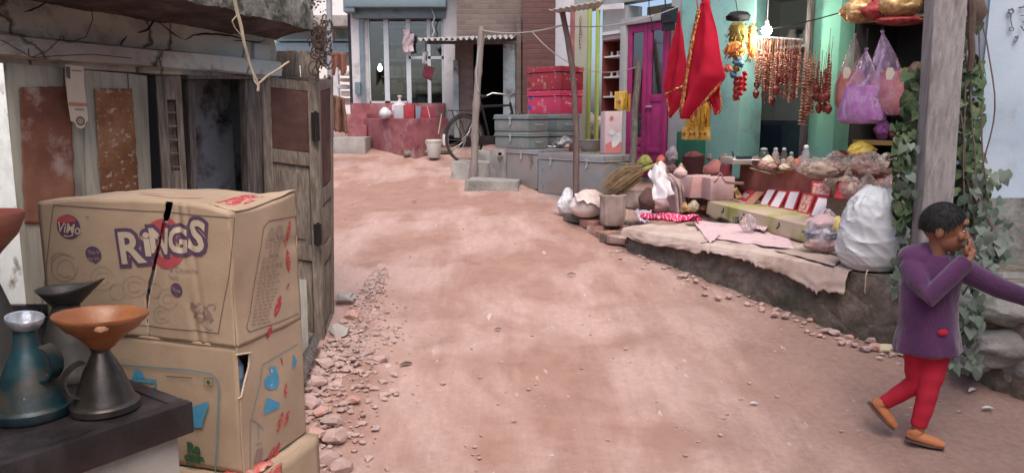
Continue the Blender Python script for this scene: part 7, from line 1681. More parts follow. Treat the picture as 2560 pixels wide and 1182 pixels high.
MB().lathe([(0, .003), (w_ * .36, .003), (w_ * .48, h * .5), (w_ * .52, h), (w_ * .55, h * 1.02), (w_ * .5, h), (w_ * .44, h * .5), (0, .012)], b, 32, cap=False).build('bowl', pm('dull pan metal', [(.24, .21, .19), (.36, .33, .30)], 5, .45, .2, 40, .3), t)
for sx in (-1, 1): MB().tube([b + V((sx * w_ * .5, -.02, h * .8)), b + V((sx * w_ * .62, 0, h * .95)), b + V((sx * w_ * .5, .02, h * .8))], .008, 6).build('handle', M_latch, t)
gblob('pink_film_bag', 1430, 1512, 280, 362, 1.20, clear('rosy film', (.62, .46, .46), .62, .25, 16, .9), 'rosy translucent film bag heaped in and behind the grey pan', 'bag', None, 167, .2)
gblob('tan_goods', 1462, 1512, 304, 358, 1.22, pm('tan goods', [(.42, .26, .20), (.54, .38, .32)], 6, .8, .4), 'tan goods showing through the rosy film bag', 'goods', None, 169, .12)
b, w_, h = pl_(1508, 1558, 280, 384, 1.175); M_ = RZ(.28); t = thing('print_carton', b, 'tall pink and white printed carton on the right end of the largest trunk', 'carton')
mb = MB(); mb.box(b + M_ @ V((0, .07, h / 2)), (w_ * .92, .14, h), M_, .003); mb.build('box', pm('pale pink carton', [(.58, .42, .43), (.66, .52, .53)], 5, .6, .1), t, bev=.005)
mb = MB(); ux = M_ @ V((1, 0, 0)); fo = b + M_ @ V((0, -.004, 0)); mb.mat(flat('salmon print', (.56, .18, .18), .6))
mb.add([fo + ux * x * w_ + CZ * z * h for x, z in ((-.44, .02), (.44, .02), (.44, .26), (.05, .34), (-.44, .22))], [(0, 1, 2, 3, 4)]); disc(mb, fo + ux * -.12 * w_ + CZ * .84 * h, ux, CZ, .026, n=6)
mb.mat(M_shelfw); fo = fo - M_ @ V((0, .002, 0)); leafmark(mb, fo + ux * -.05 * w_ + CZ * .14 * h, fo + ux * .34 * w_ + CZ * .52 * h, .05, ux, CZ); leafmark(mb, fo + ux * -.3 * w_ + CZ * .5 * h, fo + ux * .1 * w_ + CZ * .52 * h, .035, ux, CZ); mb.build('print', None, t, sm=False)
# ================================================================ loose bricks making the step at the ledge end
r = random.Random(19); k = 0
names = ['at the left tip', 'behind the left tip', 'under the folded sack', 'left of the gunny sack', 'under the gunny sack', 'front of the gunny sack', 'right of the gunny sack', 'lowest course at the left', 'lowest course second from the left', 'lowest course in the middle', 'lowest course near the ledge', 'against the ledge corner', 'upper course against the ledge', 'outermost toward the street']
for (px, py), nm in zip(((1436, 556), (1452, 545), (1480, 552), (1500, 566), (1530, 570), (1545, 580), (1562, 572), (1498, 585), (1515, 597), (1532, 606), (1550, 612), (1562, 602), (1560, 590), (1478, 572)), names):
    p = PG(px, py); mb = MB(); mb.box(p + V((0, .05, .028 + r.uniform(0, .02))), (.22, .115, .075), RZ(r.uniform(-.5, -.1) - .6), .012, k); one(mb, 'loose_brick', M_bk if k % 3 else M_stone, 'worn dusty brick in the rough step, ' + nm, 'brick', 'bricks of the rough step at the ledge end', bev=.008); k += 1
gblob('torn_film', 1396, 1446, 470, 540, gzp(1420, 540), M_filmw, 'torn grey white plastic scrap by the foot of the branch post', 'scrap', None, 173, .3)

# small packets strewn among the bigger goods
for i, (px0, px1, y0, y1, z, m, lab) in enumerate(((1640, 1664, 500, 522, .62, redf, 'small red packet behind the crimson cloth'), (1700, 1724, 506, 530, .62, goldp, 'small gilt packet between the folded packs and the yellow step'), (1722, 1748, 500, 530, .62, creamf, 'cream packet leaning on the end of the yellow step'), (1736, 1758, 486, 512, .66, fills[1], 'brown packet below the salmon carton'), (1690, 1716, 486, 510, .66, fills[2], 'rosy packet before the folded packs'), (1640, 1668, 388, 420, 1.0, redf, 'red packet beside the striped sack'), (1730, 1752, 372, 396, 1.1, fills[0], 'tan packet by the dark green cabinet'), (1770, 1794, 380, 402, 1.1, fills[2], 'rosy packet in front of the turquoise pillar'), (1800, 1826, 384, 410, 1.1, fills[1], 'brown packet in front of the mint pillar'), (1896, 1916, 404, 420, 1.112, goldp, 'gilt packet below the greenish jar'), (1920, 1944, 408, 424, 1.112, fills[2], 'rosy packet before the clear jars'), (1950, 1976, 410, 426, 1.112, creamf, 'cream packet before the middle jar'), (1980, 2004, 410, 430, 1.112, fills[1], 'brown packet left of the milky bottle'), (1986, 2008, 396, 420, 1.112, redf, 'red packet behind the milky bottle'), (1886, 1902, 392, 410, 1.112, fills[0], 'tan packet beside the black phone'))):
    gblob('small_packet', px0, px1, y0, y1, z, m, lab, 'packet', 'small packets strewn over the stall', 200 + i, .3)
# stock on the lower shelves of the right opening
for i in range(9):
    s_ = sE - .45 + i * .15; 
    one(blob(R(s_, 2.55, 1.368), .075, .09, .10 + .05 * (i % 3), 230 + i, .3), 'shelf_packet', (redf, goldp, fills[1], purpf, fills[0])[i % 5], 'wrapped packet on the brass edged shelf of the right opening', 'packet', 'packets on the brass edged shelf')
for i in range(7):
    s_ = sE - .3 + i * .16
    one(blob(R(s_, 2.6, 1.906), .08, .09, .14 + .06 * (i % 2), 250 + i, .3), 'shelf_packet', (fills[0], redp, pk[1], goldp, fills[2])[i % 5], 'wrapped packet on the middle shelf behind the hanging pouches', 'packet', 'packets on the middle shelf')

ords_ = 'first second third fourth fifth sixth seventh eighth ninth'.split(); r = random.Random(404); k = 0
nm = ['tan', 'brown', 'rosy', 'cream', 'red', 'gilt']; fm = fills[:3] + [creamf, redf, goldp]
for (x0, x1, n_, ya, yb, z, place) in ((1652, 1836, 9, 404, 440, .955, 'on the back bench'), (1886, 2012, 9, 394, 424, 1.112, 'among the table jars'), (1660, 1770, 6, 486, 530, .62, 'at the left end of the yellow step'), (1850, 1990, 5, 540, 566, .62, 'at the foot of the yellow step')):
    for i in range(n_):
        px = x0 + (x1 - x0) * (i + .5) / n_; w2 = r.uniform(9, 15); y1 = r.uniform(yb - 6, yb); c_ = r.randrange(6); h2 = r.uniform(16, 34) if z != .62 else r.uniform(10, 20)
        gblob('loose_packet', px - w2, px + w2, y1 - h2, y1, z, fm[c_], '%s packet %s, %s from the left' % (nm[c_], place, ords_[i]), 'packet', 'packets ' + place, 300 + k, .38); k += 1
# ================================================================ right wall, post, rocks, creeper
M_bwall = pm('bluish limewashed wall', [(.30, .38, .46), (.38, .455, .53), (.43, .49, .55)], 1.4, .85, .2, 40, stain=((.30, .33, .36), 2.2, .62, .1), stain2=((.27, .26, .25), 1.1, .68, .06))
M_dkcem = pm('dark rough cement', [(.10, .10, .10), (.18, .175, .17), (.26, .25, .24)], 4, .95, .7, 20, stain=((.08, .09, .06), 3, .58, .1), bd=.02)
RY_ = 5.25
rw = thing('right_wall', fx(2520, 400, RY_), 'pale bluish limewashed house wall with rough grey cement foot', 'wall')
mb = MB(); a, b = fx(2428, 500, RY_), fx(3100, -120, RY_); mb.grid(lambda u, v: V((a.x + (b.x - a.x) * u, RY_ + .012 * nz(u * 6, v * 5, 2), 1.02 + (3.6 - 1.02) * v)), 30, 24); mb.box(((a.x + b.x) / 2, RY_ + .17, 2.3), (b.x - a.x, .28, 2.58)); mb.build('plaster', M_bwall, rw)
mb = MB(); mb.grid(lambda u, v: V((a.x + .04 + (b.x - a.x) * u, RY_ - .06 + .03 * nz(u * 9, v * 6, 4) + .05 * v, -.1 + 1.14 * v)), 40, 24); mb.build('cement_foot', M_dkcem, rw)
mb = MB()
for k, pts in enumerate(([(2522, 26), (2530, 22), (2534, 30), (2526, 36), (2520, 30)], [(2528, 34), (2527, 52), (2530, 66)], [(2524, 70), (2532, 68), (2534, 76), (2525, 78), (2524, 70)], [(2538, 94), (2545, 90), (2542, 100), (2536, 106)], [(2552, 40), (2566, 38), (2570, 52), (2556, 56)], [(2552, 66), (2560, 78)], [(2548, 20), (2566, 16)])):
    q = resample([fx(x, y, RY_ - .018) for x, y in pts], 20); mb.tube(q, .004 + .003 * (k % 3 == 0), 5, flatten=1)
mb.build('painted_mark', flat('faded dark drawing', (.16, .17, .19), .9), rw)
# square wooden post
M_post = pm('rough sawn grey post', [(.185, .165, .155), (.265, .24, .23), (.33, .30, .285)], 5, .9, .5, 26, stretch=(9, 9, .7), stain=((.13, .11, .105), 2.4, .62, .1))
mb = MB(); lo_ = [P(2292, 760, 4.62), P(2366, 760, 4.52)]; hi_ = [P(2338, -60, 4.62), P(2424, -60, 4.52)]
def ps(u, v, o=0): return lo_[0].lerp(lo_[1], u).lerp(hi_[0].lerp(hi_[1], u), v)
bk_ = V((.03, .17, 0)); rows = 30; ve = []
for i in range(rows + 1):
    v = i / rows; j = V((.006 * nz(v * 6, 1), .006 * nz(v * 7, 3), 0)); ve += [ps(0, v) + j, ps(1, v) + j * .5, ps(1, v) + bk_ - j, ps(0, v) + bk_]
mb.add(ve, [(4 * i + k, 4 * i + (k + 1) % 4, 4 * i + 4 + (k + 1) % 4, 4 * i + 4 + k) for i in range(rows) for k in range(4)] + [(3, 2, 1, 0), (4 * rows, 4 * rows + 1, 4 * rows + 2, 4 * rows + 3)])
one(mb, 'wooden_post', M_post, 'square rough grey wooden post standing behind the running child', 'post', bev=.008)
# rocks
M_rock = pm('dusty grey rock', [(.15, .14, .13), (.25, .24, .225), (.34, .325, .305)], 4, .95, .8, 22, stain=((.09, .10, .065), 4, .6, .08), bd=.02)
for i, (px, py, rr, fx_, fz_, lab) in enumerate(((2515, 765, .20, 1.35, .62, 'large rounded grey rock on top at the right edge'), (2505, 865, .18, 1.4, .60, 'lower grey rock under the large rounded one'), (2580, 900, .2, 1.2, .8, 'half hidden grey rock at the far right below the others'), (2430, 905, .09, 1.3, .6, 'small grey rock at the foot of the creeper'))):
    mb = MB(); mb.rock(P(px, py, 4.35), rr, i + 5, fx_, 1.0, fz_, 4, .27); one(mb, 'rock', M_rock, lab, 'rock', 'rocks at the right wall')
mb = MB(); mb.grid(lambda u, v: P(2380 + 400 * u, 940 - 260 * v, 4.62 + .25 * v + .05 * nz(u * 5, v * 4, 2)), 24, 16); one(mb, 'earth_bank', M_dkcem, 'dark earth bank behind the rocks at the right', 'bank')
# creeper
M_leaf = pm('dusty green leaf', [(.03, .05, .022), (.06, .10, .045), (.13, .16, .085)], 9, .7, .2, 20, lo=.32, hi=.68)
M_leaf2 = pm('pale dusty leaf', [(.06, .09, .065), (.115, .145, .115), (.18, .205, .175)], 3, .8, .2, 20, lo=.32, hi=.68)
r = random.Random(55)
def leafshape(c, n, up, sz):
    n = n.normalized(); u = (up - n * up.dot(n)).normalized(); w_ = n.cross(u)
    pts = [(0, -.05), (.30, .12), (.46, -.05), (.44, -.34), (.24, -.66), (0, -1.0), (-.24, -.66), (-.44, -.34), (-.46, -.05), (-.30, .12)]
    return [c + w_ * x * sz + u * y * sz + n * sz * (.16 * (abs(x) * 1.6 - .25) - .18 * y * y) for x, y in pts] + [c + u * -.4 * sz - n * .06 * sz]
def foliage(mb, regions, d0, d1, s0, s1):
    for (px0, px1, py0, py1, cnt) in regions:
        for k in range(cnt):
            px, py = r.uniform(px0, px1), r.uniform(py0, py1); c = P(px, py, r.uniform(d0, d1)); nn = V((r.gauss(0, .5), -1, r.gauss(.35, .5))); up = V((r.gauss(0, .5), 0, 1)); sz = r.uniform(s0, s1)
            v = leafshape(c, nn, up, sz); o = len(v) - 1; mb.add(v, [(o, i, (i + 1) % 10) for i in range(10)])
cr = thing('creeper', P(2400, 930, 4.6), 'heart leaved green creeper climbing round the post and hanging over the rocks', 'creeper')
mb = MB(); foliage(mb, [(2262, 2318, 170, 300, 70), (2236, 2312, 300, 420, 130), (2240, 2305, 400, 560, 130), (2396, 2450, 20, 150, 20), (2398, 2456, 150, 300, 110), (2392, 2446, 300, 430, 100), (2384, 2470, 420, 560, 140), (2236, 2300, 560, 700, 70), (2390, 2470, 560, 800, 120)], 4.75, 5.05, 0.03, .088); mb.build('dark_leaves', M_leaf, cr)
mb = MB(); foliage(mb, [(2254, 2300, 320, 480, 10), (2395, 2480, 420, 560, 26), (2440, 2520, 420, 520, 14), (2390, 2530, 540, 680, 60), (2376, 2440, 660, 800, 70), (2370, 2470, 780, 920, 80), (2230, 2262, 640, 740, 16)], 4.42, 4.75, 0.038, .075); foliage(mb, [(2372, 2450, 640, 930, 120), (2440, 2500, 560, 690, 40)], 4.02, 4.22, .03, .07); mb.build('dusty_leaves', M_leaf2, cr)
mb = MB()
for k in range(5):
    x0 = r.uniform(2385, 2440); mb.tube(wig([P(x0, 930, 4.6), P(x0 + r.uniform(-10, 25), 600, 4.7), P(x0 + r.uniform(0, 30), 250, 4.8), P(x0 + 20, r.uniform(0, 100), 4.9)], 24, .10, k, 1.5), .005, 5)
for k in range(6): mb.tube(wig([P(2300, 700, 4.8), P(2285 + r.uniform(-20, 10), 450, 4.9), P(2295, 200, 4.95)], 20, .04, k + 20, 2), .006, 5)
mb.tube(wig([P(2500, 640, 4.6), P(2450, 520, 4.7), P(2432, 440, 4.8)], 16, .02, 3, 3), .02, 6)
mb.build('stem', M_bark, cr)
mb = MB(); mb.tube(wig([P(2424, -40, 4.75), P(2432, 60, 4.75), P(2424, 180, 4.75)], 14, .02, 3, 5), [.03 - .001 * i for i in range(14)], 7); mb.rock(P(2440, 30, 4.8), .06, 8, 1, .6, 1.6, 2, .4); one(mb, 'dead_creeper', M_vine, 'brown withered creeper clump at the top right of the post', 'dead creeper')
# ================================================================ running child
ch0 = P(2298, 1098, 3.80); ch0.z = gz(ch0.x, ch0.y) - .005
kid = thing('person', ch0, 'running child in a long purple coat, red leggings and tan shoes', 'person')
M_skin = pm('warm brown skin', [(.22, .095, .055), (.29, .13, .08)], 5, .55, .08, 60)
M_hair = pm('black hair', [(.008, .007, .008), (.022, .019, .019)], 30, .6, .6, 60, stretch=(3, 3, 1))
M_coat = pm('purple wool coat', [(.045, .013, .050), (.072, .022, .076), (.098, .033, .10)], 4, .95, .5, 60, sheen=.3)
M_leg = pm('red leggings', [(.36, .012, .03), (.48, .025, .05)], 4, .9, .3, 60)
M_shoe = pm('tan orange shoe', [(.34, .12, .05), (.46, .19, .09)], 6, .7, .2)
def K_(x, y, z): return ch0 + V((x, y, z))
def merge(o, vox, sm_it=6):
    k = o.modifiers.new('join', 'REMESH'); k.mode = 'VOXEL'; k.voxel_size = vox; k.use_smooth_shade = True
    s = o.modifiers.new('soften', 'SMOOTH'); s.iterations = sm_it; s.factor = .5; return o
def ellb(mb, c, rx, ry, rz, M=None, n=20):
    prof = [(math.sin(math.pi * i / n), -math.cos(math.pi * i / n)) for i in range(n + 1)]
    vs = []
    m2 = MB(); m2.lathe([(max(1e-4, a), b) for a, b in prof], (0, 0, 0), 24, cap=True)
    return mb.add([c + ((M @ V((v.x * rx, v.y * ry, v.z * rz))) if M is not None else V((v.x * rx, v.y * ry, v.z * rz))) for v in m2.v], m2.f)
face = V((.80, -.58, -.10)).normalized(); fside = face.cross(CZ).normalized(); fup = fside.cross(face).normalized(); HM = basis(fside, face, fup)
hc = K_(.030, -.01, 1.082)
def H(x, y, z): return hc + HM @ V((x, y, z))
mb = MB(); ellb(mb, H(0, -.012, .018), .076, .092, .090, HM); ellb(mb, H(0, .018, -.045), .056, .062, .062, HM); ellb(mb, H(0, .042, -.085), .026, .028, .022, HM)
mb.tube([H(0, .082, .005), H(0, .098, -.022), H(0, .092, -.032)], [.008, .014, .010], 10); ellb(mb, H(.015, .085, -.032), .010, .012, .009, HM); ellb(mb, H(-.015, .085, -.032), .010, .012, .009, HM)
ellb(mb, H(.03, .074, -.02), .026, .016, .024, HM); ellb(mb, H(-.03, .074, -.02), .026, .016, .024, HM); ellb(mb, H(0, .078, .045), .05, .014, .02, HM)
ellb(mb, H(0, .080, -.058), .024, .013, .007, HM); ellb(mb, H(0, .076, -.068), .020, .014, .008, HM)
for s in (-1, 1): ellb(mb, H(.078 * s, -.012, -.012), .010, .020, .030, HM)
mb.tube([H(0, -.015, -.05), K_(.01, .01, .96), K_(.0, .02, .88)], [.045, .042, .06], 14)
# trunk, arms and legs of the body under the clothes
sh_r, el_r, wr_r = K_(.125, -.02, .885), K_(.295, -.05, .80), K_(.455, -.07, .745); sh_l, el_l, wr_l = K_(-.10, .02, .885), K_(-.085, -.125, .775), K_(.070, -.140, .955)
hip, knee_a, ank_a = K_(.02, 0, .50), K_(.01, -.025, .29), K_(-.012, 0, .06); knee_b, ank_b = K_(-.02, .03, .30), K_(-.125, .13, .155)
mb.tube([K_(0, .01, .46), K_(0, .01, .60), K_(.0, .015, .76), K_(0, .02, .90)], [.10, .095, .10, .07], 16)
for q, rr in (([sh_r, el_r, wr_r], [.036, .030, .022]), ([sh_l, el_l, wr_l], [.036, .030, .022]), ([K_(.04, -.01, .50), knee_a, ank_a], [.058, .042, .030]), ([K_(-.03, .02, .50), knee_b, ank_b], [.058, .042, .030])): mb.tube(q, rr, 12)
def hand(mb, w0, d, nrm):
    d = d.normalized(); sd_ = d.cross(nrm).normalized(); nn = sd_.cross(d)
    mb.tube([w0 - d * .01, w0 + d * .02, w0 + d * .055], [.020, .026, .028], 12, flatten=.55)
    for k, (o, ln_) in enumerate(((-.021, .042), (-.007, .050), (.007, .047), (.020, .036))):
        b = w0 + d * .055 + sd_ * o; mb.tube([b - d * .01, b + d * ln_ * .5 + sd_ * o * .3, b + d * ln_ * .85 - nn * .008 + sd_ * o * .35, b + d * ln_ * 1.0 - nn * .016 + sd_ * o * .35], [.0085, .008, .0072, .0055], 8)
    b = w0 + d * .018 + sd_ * -.024; mb.tube([b, b + d * .018 - sd_ * .018, b + d * .038 - sd_ * .024 - nn * .006], [.010, .009, .006], 8)
hand(mb, wr_r, wr_r - el_r, V((0, -.3, 1))); hand(mb, wr_l, V((.35, .28, .85)), V((.55, -.8, -.1)))
merge(mb.build('body', M_skin, kid), .0052, 3)
mb = MB()
for s in (-1, 1): ellb(mb, H(.030 * s, .0795, .006), .0095, .005, .0048, HM, 10)
eye = mb.build('eye', flat('eye white', (.6, .58, .55), .3), kid)
mb = MB()
for s in (-1, 1): ellb(mb, H(.030 * s, .083, .006), .0048, .0025, .0045, HM, 10)
mb.build('iris', M_black, eye)
mb = MB()
for s in (-1, 1): mb.tube([H(.016 * s, .089, .027), H(.031 * s, .088, .033), H(.046 * s, .078, .027)], [.003, .0042, .0025], 6)
mb.build('eyebrow', M_hair, kid)
mb = MB(); mb.tube([H(-.024, .085, -.062), H(-.01, .0935, -.060), H(0, .0945, -.062), H(.01, .0935, -.060), H(.024, .085, -.062)], [.002, .005, .0055, .005, .002], 8); mb.build('mouth', flat('brownish lips', (.24, .07, .055), .5), kid)
# hair: cap of short thick hair with a fringe, rough outline
mb = MB(); m2 = MB()
for i in range(23):
    for j in range(40):
        th = math.pi * .62 * i / 22; t = 2 * math.pi * j / 40; front = max(0, math.sin(t)); th2 = th * (1 - .44 * front ** 1.2 + .03 * nz(t * 5, 3))
        rr = .97 + .05 * nz(math.cos(t) * 4, math.sin(t) * 4, th * 4) + .02 * nz(math.cos(t) * 11, math.sin(t) * 11, th * 9)
        m2.v.append(H(math.cos(t) * math.sin(th2) * .087 * rr, -.016 + math.sin(t) * math.sin(th2) * .106 * rr, .020 + math.cos(th2) * .108 * rr))
m2.f = [[i * 40 + j, i * 40 + (j + 1) % 40, (i + 1) * 40 + (j + 1) % 40, (i + 1) * 40 + j] for i in range(22) for j in range(40)]; m2.mi = [0] * len(m2.f)
for k in range(900):
    t = r.uniform(0, 6.28); th = math.pi * .62 * math.sqrt(r.random()); front = max(0, math.sin(t)); th2 = th * (1 - .44 * front ** 1.2); q_ = lambda tt, kk: H(math.cos(t + .1 * kk) * math.sin(tt) * .088 * kk, -.016 + math.sin(t + .1 * kk) * math.sin(tt) * .107 * kk, .020 + math.cos(tt) * .109 * kk)
    a = q_(th2, .97); b = q_(th2 + r.uniform(.1, .24), r.uniform(1.0, 1.07)); s_ = (b - a).cross(a - hc).normalized() * r.uniform(.0012, .003); o = len(m2.v); m2.v += [a - s_, a + s_, b]; m2.f.append([o, o + 1, o + 2]); m2.mi.append(0)
m2.build('hair', M_hair, kid)
# coat: flared body, sleeves and hood joined to one surface
mb = MB(); rings = [(.475, .168, .122, .0, .0), (.50, .163, .119, 0, 0), (.60, .145, .108, -.005, .005), (.72, .140, .105, -.008, .01), (.82, .150, .105, -.006, .012), (.885, .135, .092, 0, .015), (.925, .085, .075, .01, .015), (.955, .058, .060, .015, .012)]
vs = []; n = 40; rows = 44
for i in range(rows):
    z = .475 + (.955 - .475) * i / (rows - 1)
    for a, b in zip(rings, rings[1:]):
        if a[0] <= z <= b[0] + 1e-6: k = (z - a[0]) / (b[0] - a[0]); rx, ry, ox, oy = [a[q] + (b[q] - a[q]) * k for q in (1, 2, 3, 4)]; break
    for j in range(n):
        t = 2 * math.pi * j / n; g = 1 + (.05 * math.sin(t * 7 + z * 5) * smooth(.75, .43, z) if z < .75 else 0) + .03 * nz(math.cos(t) * 3, math.sin(t) * 3, z * 9) + .045 * ridge(math.cos(t) * 1.6 + z * 5, math.sin(t) * 1.6, z * 7) * smooth(.92, .80, z)
        vs.append(K_(ox + math.cos(t) * rx * g * .93, oy + math.sin(t) * ry * g, z))
mb.add(vs, [(i * n + j, i * n + (j + 1) % n, (i + 1) * n + (j + 1) % n, (i + 1) * n + j) for i in range(rows - 1) for j in range(n)] + [tuple(range(n))[::-1], tuple((rows - 1) * n + j for j in range(n))])
mb.tube([K_(.08, .0, .875), sh_r, sh_r.lerp(el_r, .5), el_r, el_r.lerp(wr_r, .6), wr_r - (wr_r - el_r) * .02], [.062, .060, .053, .050, .044, .042], 16)
mb.tube([K_(-.07, .02, .875), sh_l, sh_l.lerp(el_l, .5), el_l, el_l.lerp(wr_l, .6), wr_l], [.062, .060, .053, .050, .044, .042], 16)
ellb(mb, K_(-.06, .05, .935), .090, .075, .062); ellb(mb, K_(.0, .045, .972), .078, .062, .036)
merge(mb.build('coat', M_coat, kid), .0075, 3)
mb = MB(); ellb(mb, K_(.005, -.110, .60), .024, .007, .017, None, 12); mb.build('pocket_lining', M_leg, kid)
for q, rr in (([K_(.04, -.01, .52), knee_a.lerp(K_(.04, -.01, .5), .5), knee_a, knee_a.lerp(ank_a, .5), ank_a + V((0, 0, .02))], [.070, .062, .050, .046, .040]), ([K_(-.03, .02, .52), K_(-.025, .025, .4), knee_b, knee_b.lerp(ank_b, .5), ank_b], [.070, .062, .050, .044, .038])):
    MB().tube(wig(q, 16, .004, 3, 20), [rr[min(4, int(i / 3.2))] for i in range(16)], 16).build('legging', M_leg, kid, sub=1)
def shoe(ank, d, up):
    d = d.normalized(); sd_ = d.cross(up).normalized(); up = sd_.cross(d); mb = MB()
    mb.tube([ank + up * .012 - d * .02, ank - up * .012 + d * .0], [.036, .040], 14); mb.tube([ank - d * .045 - up * .030, ank - d * .02 - up * .024, ank + d * .03 - up * .028, ank + d * .085 - up * .036, ank + d * .125 - up * .042], [.020, .034, .036, .033, .018], 14, flatten=.8)
    o = merge(mb.build('shoe', M_shoe, kid), .006, 3)
    s = MB(); s.tube([ank - d * .05 - up * .052, ank - up * .052, ank + d * .06 - up * .054, ank + d * .125 - up * .054], [.024, .034, .038, .02], 14, flatten=.22); s.build('sole', flat('dark shoe sole', (.08, .05, .04), .8), o)
shoe(ank_a, V((.86, -.45, -.06)), CZ); shoe(ank_b, V((.62, -.42, -.66)), V((.66, -.2, .7)))
# ================================================================ rubble and stones
M_rub = pm('pinkish brick rubble', [(.33, .215, .19), (.42, .295, .265), (.48, .36, .33)], 9, .95, .5, 40, stain=((.33, .255, .235), 3, .60, .1))
M_dust = pm('dusty grit', [(.36, .25, .215), (.46, .335, .30)], 5, .95)
M_rubr = pm('salmon brick lump', [(.44, .25, .21), (.52, .33, .29)], 6, .95, .4, 40)
r = random.Random(91); mb = MB()
def edge(y): return -1.02 + .09 * (y - 3.2)
for k in range(2300):
    y = 2.7 + (r.random() ** 1.3) * 3.6; wdt = .40 * (1 - smooth(4.6, 6.3, y)) + .08; x = -1.18 + .035 * (y - 3) + abs(r.gauss(0, 1)) * wdt * .42 - .05
    sz = r.choice((.005, .006, .007, .009, .011, .013, .016, .021)) * (1.15 if y < 5 else .8)
    mb.rock((x, y, gz(x, y) - .016 + sz * .25), sz * 1.05, k, 1.5, 1, .55, 1, .5, RZ(r.uniform(0, 6)) @ RX(r.uniform(-.4, .4)))
tag(mb.build('rubble', M_rub, loc=(0, 0, 0), ang=25), kind='stuff')
M_pale = pm('pale grey chunk', [(.26, .235, .22), (.40, .37, .35)], 7, .95, .6, 30)
lab = ['pale grey stone chunk at the foot of the door leaf', 'flat grey stone under the pale chunk', 'salmon brick lump nearest the cartons', 'salmon brick lump above the nearest one', 'large greyish rubble block at the bottom left of the lane', 'angular rubble stone beside the large block', 'reddish flat shard in the rubble by the lane', 'rubble stone right of the timber sill', 'rubble stone half way along the dark timber', 'flat brick shard below the grey stones', 'brick shard at the outer edge of the rubble', 'pointed rubble piece at the bottom edge', 'rubble piece between the two salmon lumps', 'dusty stone by the end of the timber']
for k, ((px, py, rr, m), lb2) in enumerate(zip(((862, 752, .07, M_pale), (846, 832, .06, M_pale), (786, 1090, .045, M_rubr), (802, 1032, .04, M_rubr), (834, 1098, .055, M_rub), (815, 1150, .05, M_rub), (882, 1000, .035, M_rubr), (815, 912, .05, M_rub), (792, 960, .05, M_rub), (880, 790, .045, M_rubr), (955, 900, .035, M_rub), (850, 1170, .05, M_rub), (830, 1055, .045, M_rub), (775, 1010, .05, M_rub)), lab)):
    p = PG(px, py); mb = MB(); mb.rock(p + V((0, 0, rr * .25)), rr, k + 60, 1.2, 1, .75, 2, .45); one(mb, 'rubble_stone', m, lb2, 'stone', 'larger stones in the rubble', ang=25)
# stones strewn at the foot of the ledge
spots = [(2215, 872, .055), (2190, 868, .05), (2165, 872, .04), (2180, 850, .035), (2120, 842, .035), (2085, 832, .04), (2060, 826, .03), (2025, 800, .03), (1965, 790, .032), (1938, 786, .03), (1905, 770, .028), (1870, 760, .03), (1822, 740, .03), (1795, 745, .03), (1762, 735, .028), (1700, 690, .025), (1740, 702, .025), (1620, 655, .02), (2135, 862, .025), (2050, 838, .022), (2105, 858, .03), (1600, 640, .02)]
ords = 'first second third fourth fifth sixth seventh eighth ninth tenth eleventh twelfth thirteenth fourteenth fifteenth sixteenth seventeenth eighteenth nineteenth twentieth twenty-first twenty-second'.split()
order = sorted(range(len(spots)), key=lambda i: -spots[i][0])
for i, (px, py, rr) in enumerate(spots):
    p = PG(px, py); rr *= .8; mb = MB(); mb.rock(p + V((0, 0, rr * .1)), rr, i + 140, 1.25, 1, .7, 2, .4)
    one(mb, 'ledge_stone', (M_rub, M_rubr, M_rub)[i % 3 if i else 0] if i not in (0,) else pm('cream stone', [(.44, .38, .26), (.54, .48, .36)], 5, .95), ('cream stone' if i == 0 else 'dusty stone') + ' at the foot of the ledge, %s counting from the child leftwards' % ords[order.index(i)], 'stone', 'stones along the foot of the ledge', ang=25)
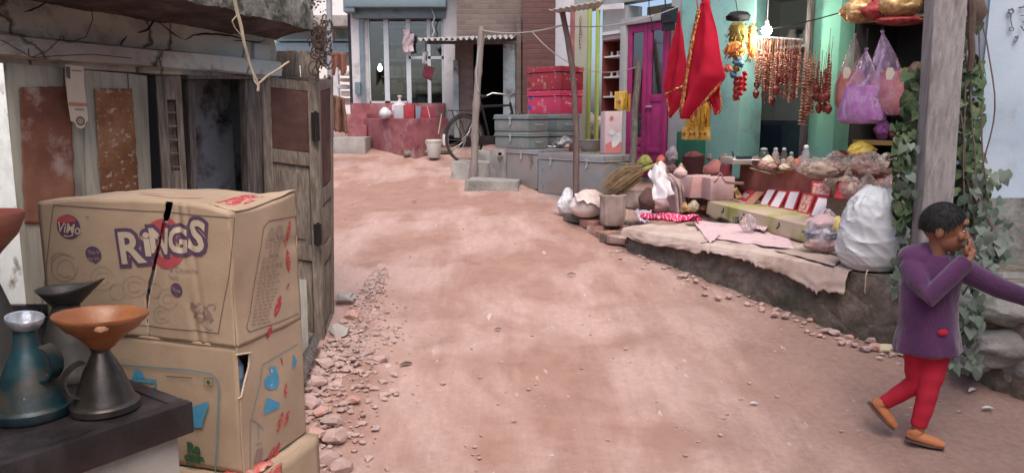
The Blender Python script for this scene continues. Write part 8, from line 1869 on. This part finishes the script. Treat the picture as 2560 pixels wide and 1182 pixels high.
# grit and pebbles over the lane, and scraps of litter
mb = MB()
for k in range(300):
    px, py = r.uniform(830, 2450), r.uniform(400, 1180)
    p = PG(px, py)
    sm_ = SM(V((p.x, p.y, 0)))[1]
    if sm_ > -.05: continue
    sz = r.choice((.004, .005, .006, .009)); mb.rock(p + V((0, 0, -.016)), sz * 1.2, k + 400, 1.4, 1, .7, 1, .4)
tag(mb.build('grit', M_dust, loc=(0, 0, 0)), kind='stuff')
mb = MB()
for k in range(110):
    t = r.random(); s = -.4 + 3.0 * t; m = -abs(r.gauss(0, .10)) - .02; p = R(s, m); sz = r.choice((.008, .012, .018, .024)); mb.rock((p.x, p.y, gz(p.x, p.y) - .016 + sz * .2), sz * .9, k + 900, 1.4, 1, .6, 1, .45)
tag(mb.build('ledge_rubble', M_rub, loc=(0, 0, 0), ang=25), kind='stuff')
M_twig = flat('dark dry leaf', (.09, .055, .045), .9)
for i, (px, py, ln_, m, lb2) in enumerate(((1428, 686, .05, M_twig, 'dark curled leaf on the lane in front of the ledge'), (1015, 910, .05, M_twig, 'thin dark twig lying at the left of the lane'), (1885, 1008, .03, M_white, 'tiny white paper scrap on the lane near the child'), (2200, 895, .03, M_white, 'white scrap lying by the cream stone'), (1245, 822, .03, M_twig, 'small dark chip in the middle of the lane'), (1380, 1138, .012, M_white, 'tiny white fleck at the bottom of the lane'), (2430, 975, .05, M_white, 'pale litter scrap right of the child by the bank'), (2470, 1020, .04, M_white, 'pale sliver of litter right of the child'), (1035, 505, .05, M_twig, 'dark leaf lying far up the lane'), (1285, 1052, .02, M_rub, 'small clod at the lower middle of the lane'))):
    p = PG(px, py) + V((0, 0, .0)); a = r.uniform(-.6, .6); d = V((math.cos(a), math.sin(a), 0)); mb = MB()
    mb.grid(lambda u, v: p + d * (u - .5) * ln_ * 1.6 + V((0, 1, 0)) * (v - .5) * ln_ * .7 * (1 - abs(2 * u - 1) ** 2 * .9) + V((0, 0, .012 * math.sin(u * 3.1) * ln_ * 20)), 8, 4); one(mb, 'litter_scrap', m, lb2, 'litter', 'scraps of litter on the lane', solid=.003)

# unseen house wall added right of the camera to darken the lane
hs = thing('shade_house', V((3.4, 1.0, 0)), 'unseen grey plastered house added on the right to darken the lane', 'house')
mb = MB(); mb.box((3.2, .2, 1.5), (.5, 5.2, 4.4)); mb.build('wall', M_dkcem, hs, bev=.02)
mb = MB(); mb.box((3.1, .2, 3.8), (1.1, 5.5, .16)); mb.build('roof', M_cement, hs, bev=.02)  # roof of the added unseen house
